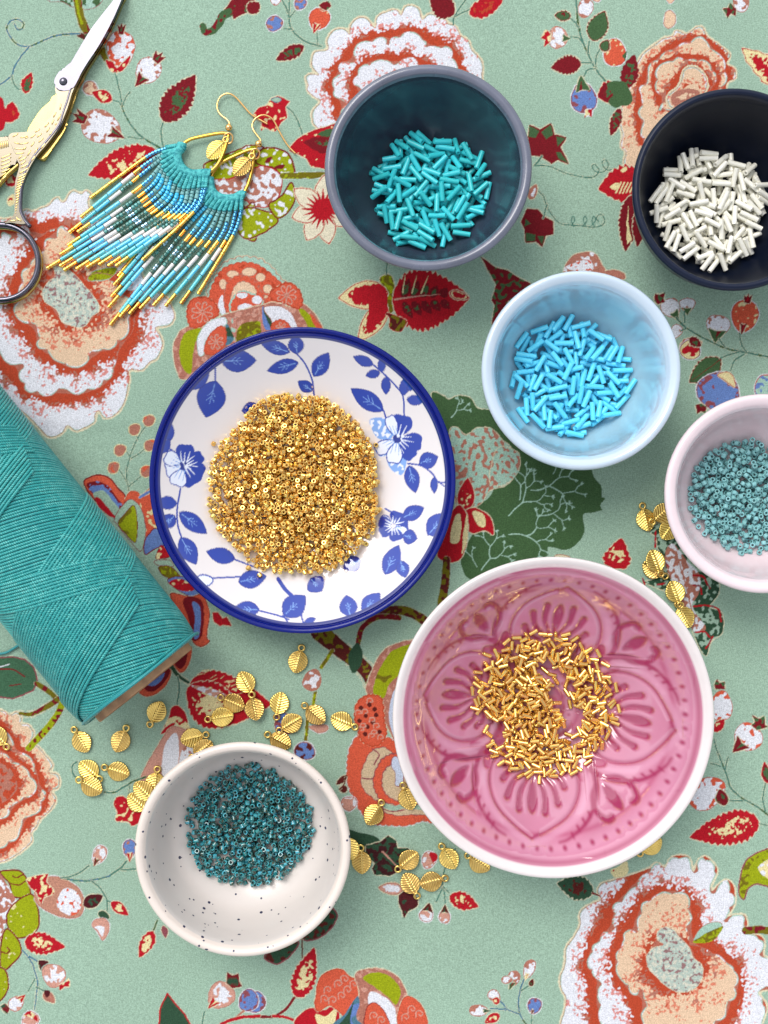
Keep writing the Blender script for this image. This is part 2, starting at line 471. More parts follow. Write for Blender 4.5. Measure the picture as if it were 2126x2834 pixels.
def print_cloth():
    # ---- big peony, left
    L1 = T('g', [(200, 1640), (330, 1560), (430, 1590), (520, 1540), (640, 1500), (690, 1430), (760, 1400), (800, 1460), (860, 1450), (900, 1350), (960, 1310), (1060, 1350), (1130, 1310), (1190, 1360), (1170, 1530)]) + \
        T('D', [(780, -80), (900, 60), (960, 200), (1090, 290), (1120, 340), (1145, 420), (1110, 475), (1020, 490), (1050, 540), (1068, 600), (1030, 690), (980, 715), (930, 770), (850, 770), (848, 830), (830, 930), (800, 1010), (740, 1070), (680, 1080), (648, 1038), (622, 1060), (620, 1110), (540, 1155), (490, 1168), (440, 1130), (410, 1178), (330, 1210), (280, 1180), (190, 1080), (60, 980), (-60, 900), (-200, 500), (-200, 0)]) + [(-80, 600), (0, 606), (40, 600)]
    L2 = T('h', [(0, 470), (80, 480), (150, 500), (110, 610), (240, 420), (330, 370), (520, 520), (700, 400), (800, 360), (900, 400)]) + \
        T('D', [(560, 0), (640, 100), (760, 250), (880, 400), (850, 520), (780, 620), (750, 700), (750, 760), (690, 840), (600, 895), (500, 920), (425, 890), (330, 925), (250, 920), (165, 890), (130, 800), (145, 740), (60, 718), (-20, 640), (-160, 500), (-120, 100)])
    L3 = T('h', [(560, 640), (620, 540), (720, 500), (800, 370), (900, 420), (1000, 560), (1180, 700), (1400, 800)]) + \
        T('D', [(700, 130), (800, 260), (850, 330), (850, 450), (820, 540), (760, 600), (680, 640), (600, 635), (585, 690), (530, 735), (440, 745), (370, 700), (300, 640), (245, 600), (250, 480), (180, 465), (120, 420), (90, 350), (130, 250), (150, 120), (230, 40)])
    C1 = T('D', [(350, 90), (360, 150), (310, 190), (275, 250), (290, 320), (370, 375), (400, 450), (470, 480), (520, 492), (570, 470), (600, 420), (645, 390), (650, 340), (610, 280), (560, 220), (500, 150), (430, 95)])
    peony([L1, L2, L3], C1, [WHITE, WHITE, PEACH], rad=50)
    pl('c', [(670, 820), (740, 720), (900, 680), (1050, 670), (980, 790), (820, 830)], LIME, halo=LSAGE, speck=OLIVE, sp=.3, k=1)
    pl('D', [(570, 160), (640, 130), (760, 160), (735, 235), (650, 215)], None, line=BROWN)
    # ---- peony, bottom right
    L1 = T('L', [(350, 1450), (345, 1380), (378, 1290), (380, 1200), (430, 1130), (470, 1050), (468, 980), (530, 925), (600, 895), (580, 840), (610, 790), (700, 765), (790, 740), (850, 718), (920, 690), (960, 662), (1010, 690), (1040, 640), (1080, 615), (1160, 625), (1178, 700), (1195, 712), (1222, 640), (1270, 620), (1310, 660), (1343, 710), (1300, 800), (1312, 840), (1350, 795), (1400, 772), (1440, 800), (1452, 880), (1438, 950), (1400, 1000), (1450, 992), (1510, 992), (1530, 1040), (1520, 1105), (1600, 1120), (1640, 1160), (1632, 1250), (1700, 1290), (1710, 1440), (1620, 1468), (1600, 1490), (1640, 1540), (1648, 1600), (1620, 1680), (1560, 1900), (420, 1900), (350, 1700), (370, 1600), (380, 1520)])
    L2 = T('L', [(830, 790), (960, 668), (1010, 696), (1040, 646), (1080, 622), (1156, 632), (1172, 706), (1198, 720), (1228, 648), (1265, 628), (1336, 712), (1294, 800), (1312, 848), (1354, 803), (1398, 780), (1444, 882), (1430, 946), (1380, 1030), (1450, 1000), (1506, 1000), (1522, 1042), (1512, 1112), (1594, 1128), (1630, 1165), (1624, 1255), (1690, 1290), (1700, 1430), (1610, 1465), (1592, 1490), (1632, 1545), (1636, 1600), (1540, 1860), (700, 1860), (620, 1700), (590, 1600), (592, 1470), (590, 1400), (530, 1340), (528, 1270), (550, 1190), (605, 1160), (620, 1100), (690, 1075), (682, 1010), (692, 930), (770, 865)])
    L3 = T('L', [(830, 1080), (850, 980), (885, 910), (960, 870), (1020, 845), (1120, 855), (1160, 900), (1172, 1000), (1150, 1100), (1165, 1160), (1210, 1200), (1330, 1232), (1395, 1300), (1450, 1330), (1465, 1420), (1442, 1520), (1392, 1570), (1380, 1640), (1310, 1700), (1250, 1800), (940, 1800), (870, 1640), (885, 1560), (870, 1470), (820, 1490), (775, 1455), (740, 1400), (700, 1330), (700, 1240), (740, 1200), (740, 1130), (790, 1090)])
    C1 = T('L', [(1000, 1068), (960, 1100), (962, 1150), (1000, 1180), (930, 1200), (890, 1260), (910, 1340), (960, 1390), (1000, 1430), (1080, 1480), (1150, 1480), (1220, 1440), (1250, 1370), (1240, 1300), (1190, 1260), (1160, 1190), (1100, 1130), (1060, 1080)])
    peony([L1, L2, L3], C1, [WHITE, WHITE, PEACH], rad=50)
    pl('L', [(1190, 1160), (1220, 1090), (1290, 1040), (1370, 1045), (1340, 1120), (1260, 1160)], LSAGE, line=BROWN)
    pl('L', [(1185, 1165), (1230, 1130), (1375, 1060), (1330, 1140), (1260, 1170)], LIME, speck=OLIVE, sp=.35, k=1)
    st('L', [(1520, 1090), (1600, 1085), (1680, 1090)], 50, OLIVE, speck=DRED, sp=.35)
    # ---- peony, top centre (under the dark bowl)
    L1 = T('B', [(420, 835), (390, 780), (395, 720), (440, 665), (400, 630), (357, 590), (360, 555), (345, 510), (370, 482), (430, 485), (388, 440), (385, 390), (410, 335), (490, 322), (487, 265), (515, 210), (560, 185), (610, 190), (635, 222), (640, 160), (690, 115), (750, 120), (800, 180), (812, 110), (870, 75), (940, 60), (972, 95), (990, 50), (1030, 30), (1090, 55), (1110, 125), (1150, 90), (1210, 95), (1250, 100), (1280, 150), (1330, 172), (1365, 230), (1420, 270), (1440, 330), (1500, 395), (1505, 490), (1450, 800), (600, 950)])
    L2 = T('B', [(590, 665), (530, 610), (530, 540), (560, 480), (580, 420), (655, 405), (660, 345), (700, 290), (780, 258), (870, 255), (890, 290), (920, 250), (1000, 215), (1080, 225), (1140, 265), (1130, 310), (1200, 308), (1260, 300), (1310, 350), (1330, 430), (1350, 700), (650, 850)])
    L3 = T('B', [(700, 580), (668, 540), (680, 480), (740, 420), (820, 400), (900, 400), (940, 412), (1000, 390), (1060, 390), (1100, 430), (1250, 600), (720, 760)])
    peony([L1, L2, L3], T('B', [(850, 600), (900, 520), (1000, 500), (1100, 600)]), [WHITE, WHITE, WHITE], rad=38)
    # ---- peach peony, top right (under the black bowl)
    L1 = T('C', [(755, 1040), (762, 960), (728, 920), (740, 850), (722, 780), (732, 700), (750, 600), (790, 545), (782, 450), (830, 400), (870, 335), (930, 290), (1000, 240), (1060, 222), (1080, 190), (1150, 212), (1200, 170), (1250, 170), (1278, 230), (1340, 270), (1400, 320), (1422, 350), (1400, 400), (1452, 430), (1455, 490), (1395, 545), (1380, 800), (900, 1060)])
    L2 = T('C', [(860, 870), (870, 800), (850, 700), (868, 600), (850, 545), (900, 500), (912, 430), (960, 370), (1040, 320), (1130, 275), (1230, 240), (1320, 310), (1390, 420), (1370, 560), (1200, 700), (940, 930)])
    L3 = T('C', [(985, 700), (1000, 640), (960, 560), (950, 470), (1000, 400), (1090, 360), (1140, 390), (1220, 370), (1310, 430), (1320, 520), (1240, 620)])
    L4 = T('C', [(1050, 680), (1030, 600), (1100, 540), (1130, 440), (1200, 420), (1260, 470), (1270, 560), (1200, 640)])
    peony([L1, L2, L3], L4, [PEACH, PEACH, PEACH], rad=24, cpat=False)
    peony([L4], T('C', [(1100, 640), (1120, 570), (1170, 530), (1220, 540), (1210, 620)]), [PEACH], rad=20, cpat=False)
    pl('C', [(1070, 690), (1050, 600), (1130, 560), (1230, 580), (1180, 680)], BROWN, speck=PEACH, sp=.2)
    # ---- peach peony, left edge bottom
    L1 = T('G', [(-200, 1340), (0, 1340), (60, 1372), (110, 1350), (142, 1400), (130, 1432), (190, 1440), (222, 1500), (195, 1560), (250, 1580), (300, 1640)]) + T('J', [(335, 20), (350, 50), (322, 90), (385, 110), (385, 190), (335, 212), (366, 260), (340, 330), (265, 400), (245, 440), (205, 490), (205, 550), (100, 640), (0, 682), (-150, 690)])
    L2 = T('G', [(-150, 1440), (0, 1460), (60, 1520), (110, 1600), (170, 1640)]) + T('J', [(230, 60), (240, 160), (290, 230), (260, 330), (190, 380), (140, 440), (90, 540), (0, 580), (-120, 560)])
    L3 = T('J', [(-100, -60), (60, 0), (130, 50), (200, 100), (235, 180), (180, 260), (90, 290), (30, 380), (-100, 420)])
    L4 = T('J', [(-100, 30), (30, 40), (90, 110), (110, 200), (30, 280), (-100, 300)])
    peony([L1, L2, L3], L4, [PEACH, PEACH, PEACH], rad=26, cpat=False)
    pl('J', [(-100, 30), (30, 40), (90, 110), (110, 200), (30, 280), (-100, 300)], BROWN, speck=ORANGE, sp=.35)
    # ================= tile A
    pl('A', [(320, 0), (400, 5), (470, 38), (520, 45), (560, 58), (620, 45), (665, 5), (665, -60), (320, -60)], LSAGE, line=MAUVE, speck=GREEN, sp=.4)
    st('A', [(505, -10), (520, 80), (545, 160), (590, 240), (650, 300), (700, 380)], 52, OLIVE, speck=DRED, sp=.3)
    st('A', [(500, -10), (512, 70), (535, 150)], 16, LIME, halo=None)
    st('A', [(590, 215), (560, 240), (520, 225)], 34, DBRN, speck=GREEN, sp=.4)
    st('A', [(520, 215), (380, 225), (280, 262), (190, 300), (110, 285), (60, 230), (42, 175), (65, 135), (110, 122), (150, 150), (140, 185), (110, 185), (92, 155)], 13, TEALB, w2=9, speck=GREEN, sp=.3)
    st('A', [(190, 300), (140, 360), (90, 440), (75, 490), (40, 520), (-20, 560)], 11, TEALB)
    st('A', [(75, 490), (88, 545), (120, 580), (150, 575)], 8, STEM)
    leaf('A', (165, 608), (205, 470), 76, CRIM, GREEN, .5, teeth=4, bend=-.2)
    bud('A', 790, 320, 92, 125, -88, spk=CORAL, sp=.5, crown=.38, base=0)
    pl('A', [(690, 390), (740, 400), (770, 440), (850, 360), (835, 420), (790, 465), (730, 465)], CRIM, halo=CREAM, speck=YEL, sp=.3)
    st('A', [(755, 475), (785, 600), (800, 690)], 9); st('A', [(850, 600), (820, 640), (800, 700)], 9); st('A', [(740, 655), (780, 665), (795, 690)], 9)
    st('A', [(800, 690), (830, 770), (890, 860), (960, 915), (1060, 975)], 10, w2=15, speck=GREEN, sp=.4)
    st('A', [(840, 898), (940, 908)], 8); st('A', [(1075, 785), (1055, 860), (1070, 970)], 11)
    bud('A', 970, 458, 82, 92, -52, crown=.62, base=.75, sp=.2)
    bud('A', 590, 575, 45, 50, 215, fill=PEACH, crown=0, base=0); leaf('A', (735, 650), (600, 600), 85, CRIM, YEL, .45, teeth=1)
    bud('A', 660, 830, 108, 132, 205, crown=.55, base=.5, sp=.42)
    leaf('A', (1070, 792), (1282, 485), 190, DRED, GREEN, .22, teeth=11, mid=.4)
    leaf('A', (1030, 990), (575, 1148), 200, CRIM, YEL, .2, teeth=12, mid=.42)
    leaf('A', (35, 800), (78, 665), 110, CRIM, ORANGE, .15, teeth=3, bend=.3); pl('A', [(-30, 650), (20, 655), (30, 830), (-30, 840)], CRIM)
    pl('A', [(1470, 60), (1500, 20), (1520, -10), (1670, -10), (1670, 90), (1640, 70), (1590, 90), (1530, 125), (1520, 90), (1485, 100)], DRED, smooth=False, halo=CREAM, speck=GREEN, sp=.12)
    st('A', [(1330, 165), (1345, 205), (1395, 195), (1435, 150), (1460, 100), (1500, 80)], 42, GREEN, w2=60, speck=DRED, sp=.35)
    leaf('A', (100, 1210), (30, 1150), 80, CRIM, YEL, .4, teeth=2); leaf('A', (60, 1350), (85, 1270), 50, YEL, CRIM, .3, teeth=1)
    # earrings background fruit
    pl('b', [(700, 620), (860, 620), (880, 540), (1100, 430), (1350, 340), (1450, 290), (1659, 320), (1700, 480), (1690, 700), (1400, 760), (1000, 760)], LIME, halo=CREAM, line=DRED, lw=4, speck=WHITE, sp=.3)
    pl('e', [(850, 1100), (900, 1010), (1050, 980), (1230, 1020), (1350, 1130), (1400, 1300), (1390, 1390), (1200, 1380), (1080, 1290), (900, 1250), (820, 1200)], LIME, halo=CREAM, line=DRED, lw=5, speck=WHITE, sp=.16)
    pl('e', [(960, 1210), (1000, 1140), (1070, 1130), (1020, 1210)], DRED); pl('e', [(1080, 1300), (1170, 1240), (1260, 1240), (1240, 1300), (1160, 1310)], DRED)
    pl('b', [(970, 740), (1200, 730), (1450, 620), (1659, 560), (1850, 650), (1900, 800), (1840, 1000), (1700, 1100), (1500, 1080), (1400, 1000), (1000, 900)], BROWN, line=CRIM, lw=3, speck=[(WHITE, .42)])
    pl('d', [(1480, 0), (1560, 60), (1680, 20), (1700, 480), (1560, 460), (1480, 380), (1540, 250)], LIME, halo=CREAM, line=DRED, lw=4, speck=WHITE, sp=.18)
    pl('B', [(-60, 1370), (0, 1360), (60, 1380), (140, 1400), (165, 1450), (110, 1500), (40, 1540), (-60, 1560), (-120, 1450)], LIME, halo=CREAM, line=DRED, lw=4, speck=WHITE, sp=.18)
    pl('B', [(105, 1340), (150, 1310), (200, 1270), (240, 1200), (265, 1210), (275, 1300), (240, 1380), (180, 1430), (140, 1410)], LIME, line=DRED, lw=4, speck=WHITE, sp=.15)
    st('B', [(195, 1150), (300, 1150), (470, 1145)], 40, OLIVE, halo=WHITE, speck=LIME, sp=.3)
    # ================= tile B
    pl('B', [(5, 740), (40, 700), (90, 690), (120, 640), (160, 625), (200, 640), (240, 660), (215, 700), (225, 770), (185, 800), (150, 860), (110, 850), (80, 830), (50, 860), (60, 800), (0, 770)], CRIM, smooth=False, halo=CREAM, speck=YEL, sp=.2)
    pl('B', [(120, 650), (155, 632), (185, 650), (155, 668)], SAGE, line=TEALB)
    st('B', [(225, 700), (285, 770), (325, 885)], 9, STEM)
    pl('B', [(245, 960), (290, 910), (330, 885), (400, 850), (480, 830), (560, 800), (600, 900), (600, 1050), (500, 1110), (440, 1100), (380, 1090), (350, 1040), (300, 1010), (240, 990)], CRIM, smooth=False, halo=CREAM, speck=[(YEL, .08)])
    leaf('B', (600, 960), (330, 930), 120, DRED, GREEN, .25, teeth=4, halo=None); leaf('B', (560, 860), (420, 880), 50, GREEN, None, teeth=2, halo=None)
    # star flower
    c = (460, 1370)
    for a in (-85, -25, 25, 80, 118, 165, 215):
        r = 235 if a != 165 else 215
        leaf('B', c, (c[0] + r * math.cos(R_(a)), c[1] + r * math.sin(R_(a))), 130, lin(240, 232, 204), None, teeth=1, edge=CRIM, mid=.5)
    for a in range(0, 360, 18):
        r = random.uniform(95, 150)
        st('B', [c, (c[0] + r * math.cos(R_(a)), c[1] + r * math.sin(R_(a)))], 42, CRIM, halo=None, w2=4)
    bud('B', 140, 150, 55, 50, 60, fill=BLUE, line=MAUVE, crown=0, base=0, spk=BROWN, halo=CREAM); bud('B', 310, 20, 38, 42, -60, fill=BLUE, line=MAUVE, crown=0, base=0, halo=CREAM)
    bud('B', 150, -10, 38, 40, -80, crown=0, base=0)
    st('B', [(190, -10), (230, 80), (245, 170), (300, 240), (370, 280), (450, 300)], 11); st('B', [(240, -10), (235, 110)], 9); st('B', [(200, 185), (260, 190)], 9)
    st('B', [(240, 110), (275, 65)], 8); st('B', [(420, 215), (425, 290)], 8)
    bud('B', 435, 120, 68, 72, -70, fill=CORAL, line=ORANGE, spk=YEL, sp=.08, crown=.5, base=.6, c1=CRIM, c2=YEL, halo=WHITE)
    pl('B', [(430, 30), (460, 10), (500, 5), (515, 40), (480, 65), (450, 50)], DRED, smooth=False, halo=CREAM, speck=GREEN, sp=.4)
    leaf('B', (335, 300), (150, 390), 90, DRED, GREEN, .35, teeth=6); leaf('B', (-30, 80), (42, 10), 90, DRED, None, teeth=3)
    leaf('B', (1320, 90), (1160, -10), 150, DRED, None, teeth=8); leaf('B', (1420, 90), (1640, 0), 120, CRIM, ORANGE, .2, teeth=6)
    st('B', [(1400, -10), (1320, 110), (1315, 160)], 10); st('B', [(1330, 105), (1420, 60)], 9)
    # ================= tile C
    leaf('C', (545, 255), (632, 65), 130, GREEN, None, teeth=8, edge=DRED)
    leaf('C', (478, 395), (285, 425), 120, DRED, None, teeth=9)
    bud('C', 505, 50, 50, 62, -70, fill=WHITE, crown=0, base=0); bud('C', 575, -15, 25, 30, 0, fill=PEACH, crown=0, base=0)
    leaf('C', (415, 100), (305, 95), 66, GREEN, DRED, .35, teeth=3, edge=DRED)
    bud('C', 330, 235, 72, 62, 185, fill=WHITE, spk=PINKB, sp=.6, crown=0, base=.5, c1=GREEN); pl('C', [(280, 260), (240, 295), (250, 250), (222, 240), (240, 215), (250, 185), (285, 210)], CRIM, smooth=False, halo=CREAM, speck=YEL, sp=.35)
    st('C', [(445, -10), (455, 120), (480, 240), (540, 380), (590, 460), (650, 530)], 13, STEM, speck=GREEN, sp=.3); st('C', [(410, 115), (445, 145), (460, 170)], 9); st('C', [(410, 230), (455, 235), (480, 260)], 9)
    st('C', [(525, 260), (520, 330)], 10); st('C', [(480, 395), (540, 395)], 10); st('C', [(595, 310), (575, 350), (570, 420)], 9); st('C', [(495, 480), (520, 440), (565, 430)], 10)
    bud('C', 690, 330, 72, 84, 85, fill=CORAL, line=ORANGE, spk=YEL, sp=.12, crown=0, base=0, halo=WHITE); leaf('C', (610, 320), (650, 250), 70, GREEN, None, teeth=1, edge=DRED); pl('C', [(735, 350), (770, 315), (760, 380)], GREEN, smooth=False)
    leaf('C', (760, 560), (815, 340), 110, DRED, GREEN, .3, teeth=6, halo=None); leaf('C', (690, 660), (760, 520), 180, GREEN, None, teeth=1, halo=None)
    leaf('C', (720, 560), (580, 610), 150, DRED, GREEN, .3, teeth=4, edge=CRIM); pl('C', [(640, 530), (700, 510), (770, 530), (740, 640), (700, 680), (650, 640), (680, 590)], GREEN)
    leaf('C', (725, 680), (665, 860), 70, DRED, GREEN, .35, teeth=6)
    bud('C', 495, 620, 82, 95, 82, fill=BLUE, line=MAUVE, spk=MAUVE, sp=.4, crown=0, base=.8, c1=GREEN, c2=DRED, halo=CREAM); pl('C', [(505, 690), (550, 690), (545, 740), (520, 720), (500, 745)], CRIM, smooth=False, halo=WHITE, speck=YEL, sp=.3)
    pl('C', [(1005, 120), (1015, 75), (1045, 65), (1075, 100), (1070, 150), (1030, 175), (1000, 150)], PEACH, halo=WHITE, line=BROWN); pl('C', [(1010, -20), (1075, -20), (1040, 18)], PEACH, halo=WHITE, line=BROWN)
    bud('C', 1490, 15, 60, 50, 155, fill=WHITE, crown=0, base=0, sp=.5); pl('C', [(1370, 50), (1410, 45), (1420, 15), (1460, 50), (1455, 100), (1425, 80), (1405, 115), (1390, 75)], DRED, smooth=False, halo=CREAM, speck=GREEN, sp=.35)
    leaf('C', (1760, 560), (1490, 300), 150, YEL, CRIM, .5, teeth=3, edge=CRIM, bend=.25)
    # maple leaves
    pl('C', [(140, 860), (150, 785), (220, 815), (290, 775), (310, 845), (388, 865), (350, 930), (405, 1038), (330, 1010), (290, 1035), (225, 990), (150, 980)], DRED, smooth=False, halo=CREAM)
    for q in [[(145, 860), (150, 795), (215, 825), (190, 870)], [(225, 835), (288, 785), (300, 850), (260, 880)], [(320, 860), (380, 870), (330, 925)], [(320, 960), (350, 960), (398, 1030), (335, 1000)]]: pl('C', q, GREEN, smooth=False)
    pl('C', [(135, 1315), (200, 1320), (240, 1360), (300, 1395), (305, 1480), (255, 1490), (232, 1560), (190, 1525), (125, 1535), (120, 1450), (95, 1400)], DRED, smooth=False, halo=CREAM)
    for q in [[(130, 1470), (190, 1480), (185, 1520), (128, 1525)], [(200, 1490), (245, 1490), (230, 1545)], [(125, 1380), (160, 1410), (120, 1430)]]: pl('C', q, GREEN, smooth=False)
    st('C', [(180, 1045), (230, 985)], 12, STEM)
    st('C', [(180, 1045), (280, 1050), (380, 1090), (480, 1115), (560, 1115), (590, 1080), (570, 1035), (550, 1050), (575, 1085), (625, 1080), (650, 1040), (630, 1008), (612, 1030), (640, 1070), (690, 1065)], 8, STEM)
    st('C', [(190, 1190), (240, 1240), (270, 1320), (330, 1400), (400, 1420), (480, 1425), (560, 1435), (610, 1420), (628, 1385), (600, 1350), (575, 1375), (590, 1400)], 8, STEM)
    for x in (425, 500, 555): st('C', [(x - 10, 1425), (x + 14, 1390), (x + 2, 1365), (x - 8, 1395), (x + 8, 1430)], 7, STEM, halo=None)
    st('C', [(240, 1375), (262, 1295)], 9); leaf('C', (150, 1260), (195, 1160), 60, BROWN, WHITE, .4, teeth=1)
    # red jagged leaves under black bowl
    leaf('C', (880, 1130), (588, 1195), 230, CRIM, None, teeth=8, mid=.4)
    pl('C', [(730, 1075), (760, 1050), (770, 1070), (745, 1090)], YEL); pl('C', [(660, 1180), (700, 1150), (720, 1165), (700, 1195)], YEL)
    for k in range(5): st('C', [(700 + k * 22, 1215), (730 + k * 22, 1150)], 10, YEL, halo=None)
    leaf('C', (800, 1230), (760, 1590), 130, DRED, None, teeth=12); leaf('C', (860, 1300), (835, 1560), 90, DRED, None, teeth=8)
    pl('C', [(780, 1290), (775, 1400), (800, 1520), (770, 1545), (765, 1400)], YEL, smooth=False)
    # ================= tile E
    pl('E', [(830, 175), (870, 140), (910, 155), (930, 230), (920, 290), (940, 340), (900, 400), (860, 390), (880, 300), (860, 230)], OLIVE, halo=CREAM, speck=LIME, sp=.3)
    leaf('E', (890, 260), (560, 295), 190, YEL, CRIM, .75, teeth=1, edge=CRIM); leaf('E', (880, 330), (690, 580), 140, YEL, CRIM, .65, teeth=1, edge=CRIM)
    pl('E', [(780, 220), (870, 230), (880, 400), (800, 470), (760, 400)], CRIM)
    leaf('E', (915, 315), (1425, 290), 400, CRIM, None, teeth=15, mid=.36, tooth=.06)
    for k in range(5):
        x = 985 + k * 62; leaf('E', (x, 300 - k * 3), (x + 40, 165 + k * 16), 62, DRED, GREEN, .45, teeth=3, halo=None); leaf('E', (x, 318 - k * 3), (x + 62, 430 - k * 16), 58, DRED, GREEN, .25, teeth=3, halo=None)
    for k in range(3): st('E', [(985 + 60 * k, 260), (1000 + 75 * k, 150)], 10, YEL, halo=None, w2=4)
    st('E', [(930, 305), (1100, 280), (1230, 270)], 13, PINKB, halo=None, w2=4); leaf('E', (1290, 260), (1420, 295), 60, YEL, CRIM, .6, teeth=1, edge=CRIM)
    pl('E', [(870, 390), (1000, 440), (990, 490), (960, 515), (900, 490), (900, 430)], OLIVE, halo=CREAM, line=CRIM, speck=DBRN, sp=.45)
    st('E', [(875, 140), (880, 60)], 9)
    # red-green leaf left of the blue bowl
    pl('F', [(-160, 20), (-60, 90), (20, 110), (90, 160), (160, 190), (100, 330), (20, 300), (-60, 420), (-90, 460), (-70, 330), (-90, 300), (-60, 200), (-110, 110)], DRED, smooth=False, halo=CREAM, speck=GREEN, sp=.35)
    pl('F', [(370, 100), (420, 20), (500, -10), (570, 5), (610, 70), (620, 130), (400, 140)], BROWN, halo=CREAM, speck=WHITE, sp=.2); pl('F', [(620, 120), (690, 105), (750, 130), (755, 165), (700, 160)], BROWN, halo=CREAM)
    pl('F', [(380, 90), (440, 60), (520, 40), (560, 100), (460, 115)], WHITE, speck=CORAL, sp=.35)
    # ================= tile F
    bud('F', 1045, 345, 62, 62, 235, crown=0, base=.7, sp=.2, c1=GREEN); pl('F', [(945, 255), (975, 265), (1010, 245), (1000, 290), (1015, 310), (965, 325), (940, 300)], DRED, smooth=False, halo=CREAM, speck=GREEN, sp=.4)
    bud('F', 1150, 325, 52, 42, -90, crown=0, base=.8, sp=.2, c1=GREEN); st('F', [(1130, 370), (1135, 440)], 9); st('F', [(1080, 405), (1150, 475), (1270, 545), (1390, 600), (1530, 630), (1680, 660)], 12, STEM, speck=GREEN, sp=.3)
    bud('F', 1080, 495, 38, 48, -60, crown=0, base=0); st('F', [(1110, 490), (1145, 475)], 9)
    leaf('F', (1100, 620), (1245, 560), 110, CRIM, YEL, .4, teeth=2, edge=CRIM); bud('F', 1170, 610, 66, 62, 110, fill=CRIM, line=DRED, spk=YEL, sp=.7, crown=.0, base=.5, c1=CRIM, c2=YEL, halo=CREAM)
    leaf('F', (1165, 540), (1240, 590), 60, DRED, GREEN, .2, teeth=3)
    bud('F', 1345, 455, 78, 66, -80, crown=0, base=1.0, sp=.15, c1=GREEN, c2=DRED); st('F', [(1350, 545), (1390, 595)], 9)
    bud('F', 1515, 395, 86, 100, -80, fill=CORAL, line=ORANGE, spk=YEL, sp=.12, crown=.4, base=.35, c1=DRED, c2=CRIM, halo=WHITE); st('F', [(1480, 505), (1495, 580), (1530, 630)], 9)
    leaf('F', (1365, 670), (1160, 820), 140, GREEN, None, teeth=9, edge=DRED, vein=DRED); st('F', [(1360, 665), (1420, 640), (1480, 625)], 9); st('F', [(1425, 745), (1450, 680), (1510, 640)], 9)
    bud('F', 1350, 880, 140, 120, 120, fill=BLUE, line=MAUVE, spk=MAUVE, sp=.4, crown=.0, base=0, halo=CREAM)
    pl('F', [(1340, 770), (1400, 755), (1440, 780), (1455, 850), (1420, 830), (1380, 800)], YEL, halo=CREAM, line=CRIM); pl('F', [(1205, 960), (1240, 950), (1270, 970), (1265, 1015), (1235, 1000), (1210, 1020)], DRED, smooth=False, halo=CREAM, speck=GREEN, sp=.5)
    bud('F', 1660, 850, 90, 80, 60, fill=LSAGE, line=ORANGE, spk=BLUE, sp=.4, crown=0, base=0, halo=CREAM)
    # green clump between plate, blue bowl and pink bowl
    pl('E', [(1170, 930), (1200, 915), (1260, 940), (1290, 960), (1350, 935), (1430, 955), (1480, 1020), (1560, 1030), (1700, 1100), (1700, 1250), (1250, 1250), (1200, 1080)], GREEN, halo=CREAM)
    pl('F', [(-100, 985), (60, 1000), (400, 1200), (520, 1300), (560, 1420), (606, 1480), (600, 1600), (560, 1640), (0, 1700), (-200, 1750), (-260, 1640), (-120, 1560), (-60, 1470), (60, 1300)], GREEN)
    pl('I', [(-100, 0), (580, -60), (570, 10), (490, 60), (500, 150), (460, 230), (380, 280), (270, 260), (262, 320), (100, 360), (-200, 420)], GREEN)
    pl('E', [(1290, 1170), (1340, 1150), (1400, 1195), (1470, 1150), (1560, 1150), (1640, 1230), (1700, 1300), (1690, 1500), (1550, 1560), (1480, 1659), (1340, 1659), (1320, 1400)], LSAGE, halo=CREAM, speck=[(BROWN, .4)], k=2)
    pl('F', [(-60, 1250), (10, 1230), (80, 1270), (90, 1340), (50, 1420), (-20, 1470), (-100, 1440)], LSAGE, halo=CREAM, speck=[(BROWN, .42)], k=2)
    pl('H', [(1370, 300), (1370, 400), (1420, 480), (1540, 470), (1700, 380), (1700, -60), (1570, -60), (1560, 150), (1450, 180), (1400, 260)], GREEN)
    rr = random.Random(3)
    def twig(x, y, a, L, dep):                       # pale branch lines in the green
        x2, y2 = x + L * math.cos(a), y + L * math.sin(a)
        CL.line([(x, y), ((x + x2) / 2 + rr.uniform(-4, 4), (y + y2) / 2 + rr.uniform(-4, 4)), (x2, y2)], 3.2 if dep > 1 else 2.4, LSAGE)
        if dep == 0:
            for k in range(3):
                b = a + rr.uniform(-1.6, 1.6); CL.line([(x2, y2), (x2 + 7 * math.cos(b), y2 + 7 * math.sin(b))], 4.5, LSAGE, smooth=False, w2=1.5)
            return
        for s_ in (-1, 1): twig(x2, y2, a + s_ * rr.uniform(.4, .8), L * rr.uniform(.65, .85), dep - 1)
    twig(*tp('F', [(20, 1660)])[0], -0.75, 52, 3); twig(*tp('F', [(160, 1500)])[0], -.2, 52, 3); twig(*tp('F', [(90, 1560)])[0], -1.5, 40, 2); twig(*tp('I', [(20, 180)])[0], .1, 48, 3)
    twig(*tp('I', [(200, 60)])[0], -.1, 44, 2); twig(*tp('H', [(1500, 420)])[0], -.9, 40, 3); twig(*tp('H', [(1470, 400)])[0], -2.0, 30, 1); twig(*tp('E', [(1300, 1080)])[0], -.9, 26, 2); twig(*tp('F', [(300, 1400)])[0], -1.2, 24, 1)
    # red tulip bud at the plate's right
    leaf('E', (1390, 1700), (1410, 1475), 110, CRIM, YEL, .2, teeth=1); pl('H', [(1400, 30), (1480, 20), (1560, 80), (1580, 190), (1520, 160), (1440, 180), (1380, 120)], CRIM, halo=CREAM); pl('H', [(1440, 40), (1510, 50), (1530, 130), (1480, 130)], YEL)
    pl('H', [(1210, 300), (1240, 150), (1320, 20), (1370, 0), (1410, 100), (1400, 250), (1360, 350), (1290, 372), (1230, 350)], CRIM, halo=CREAM)
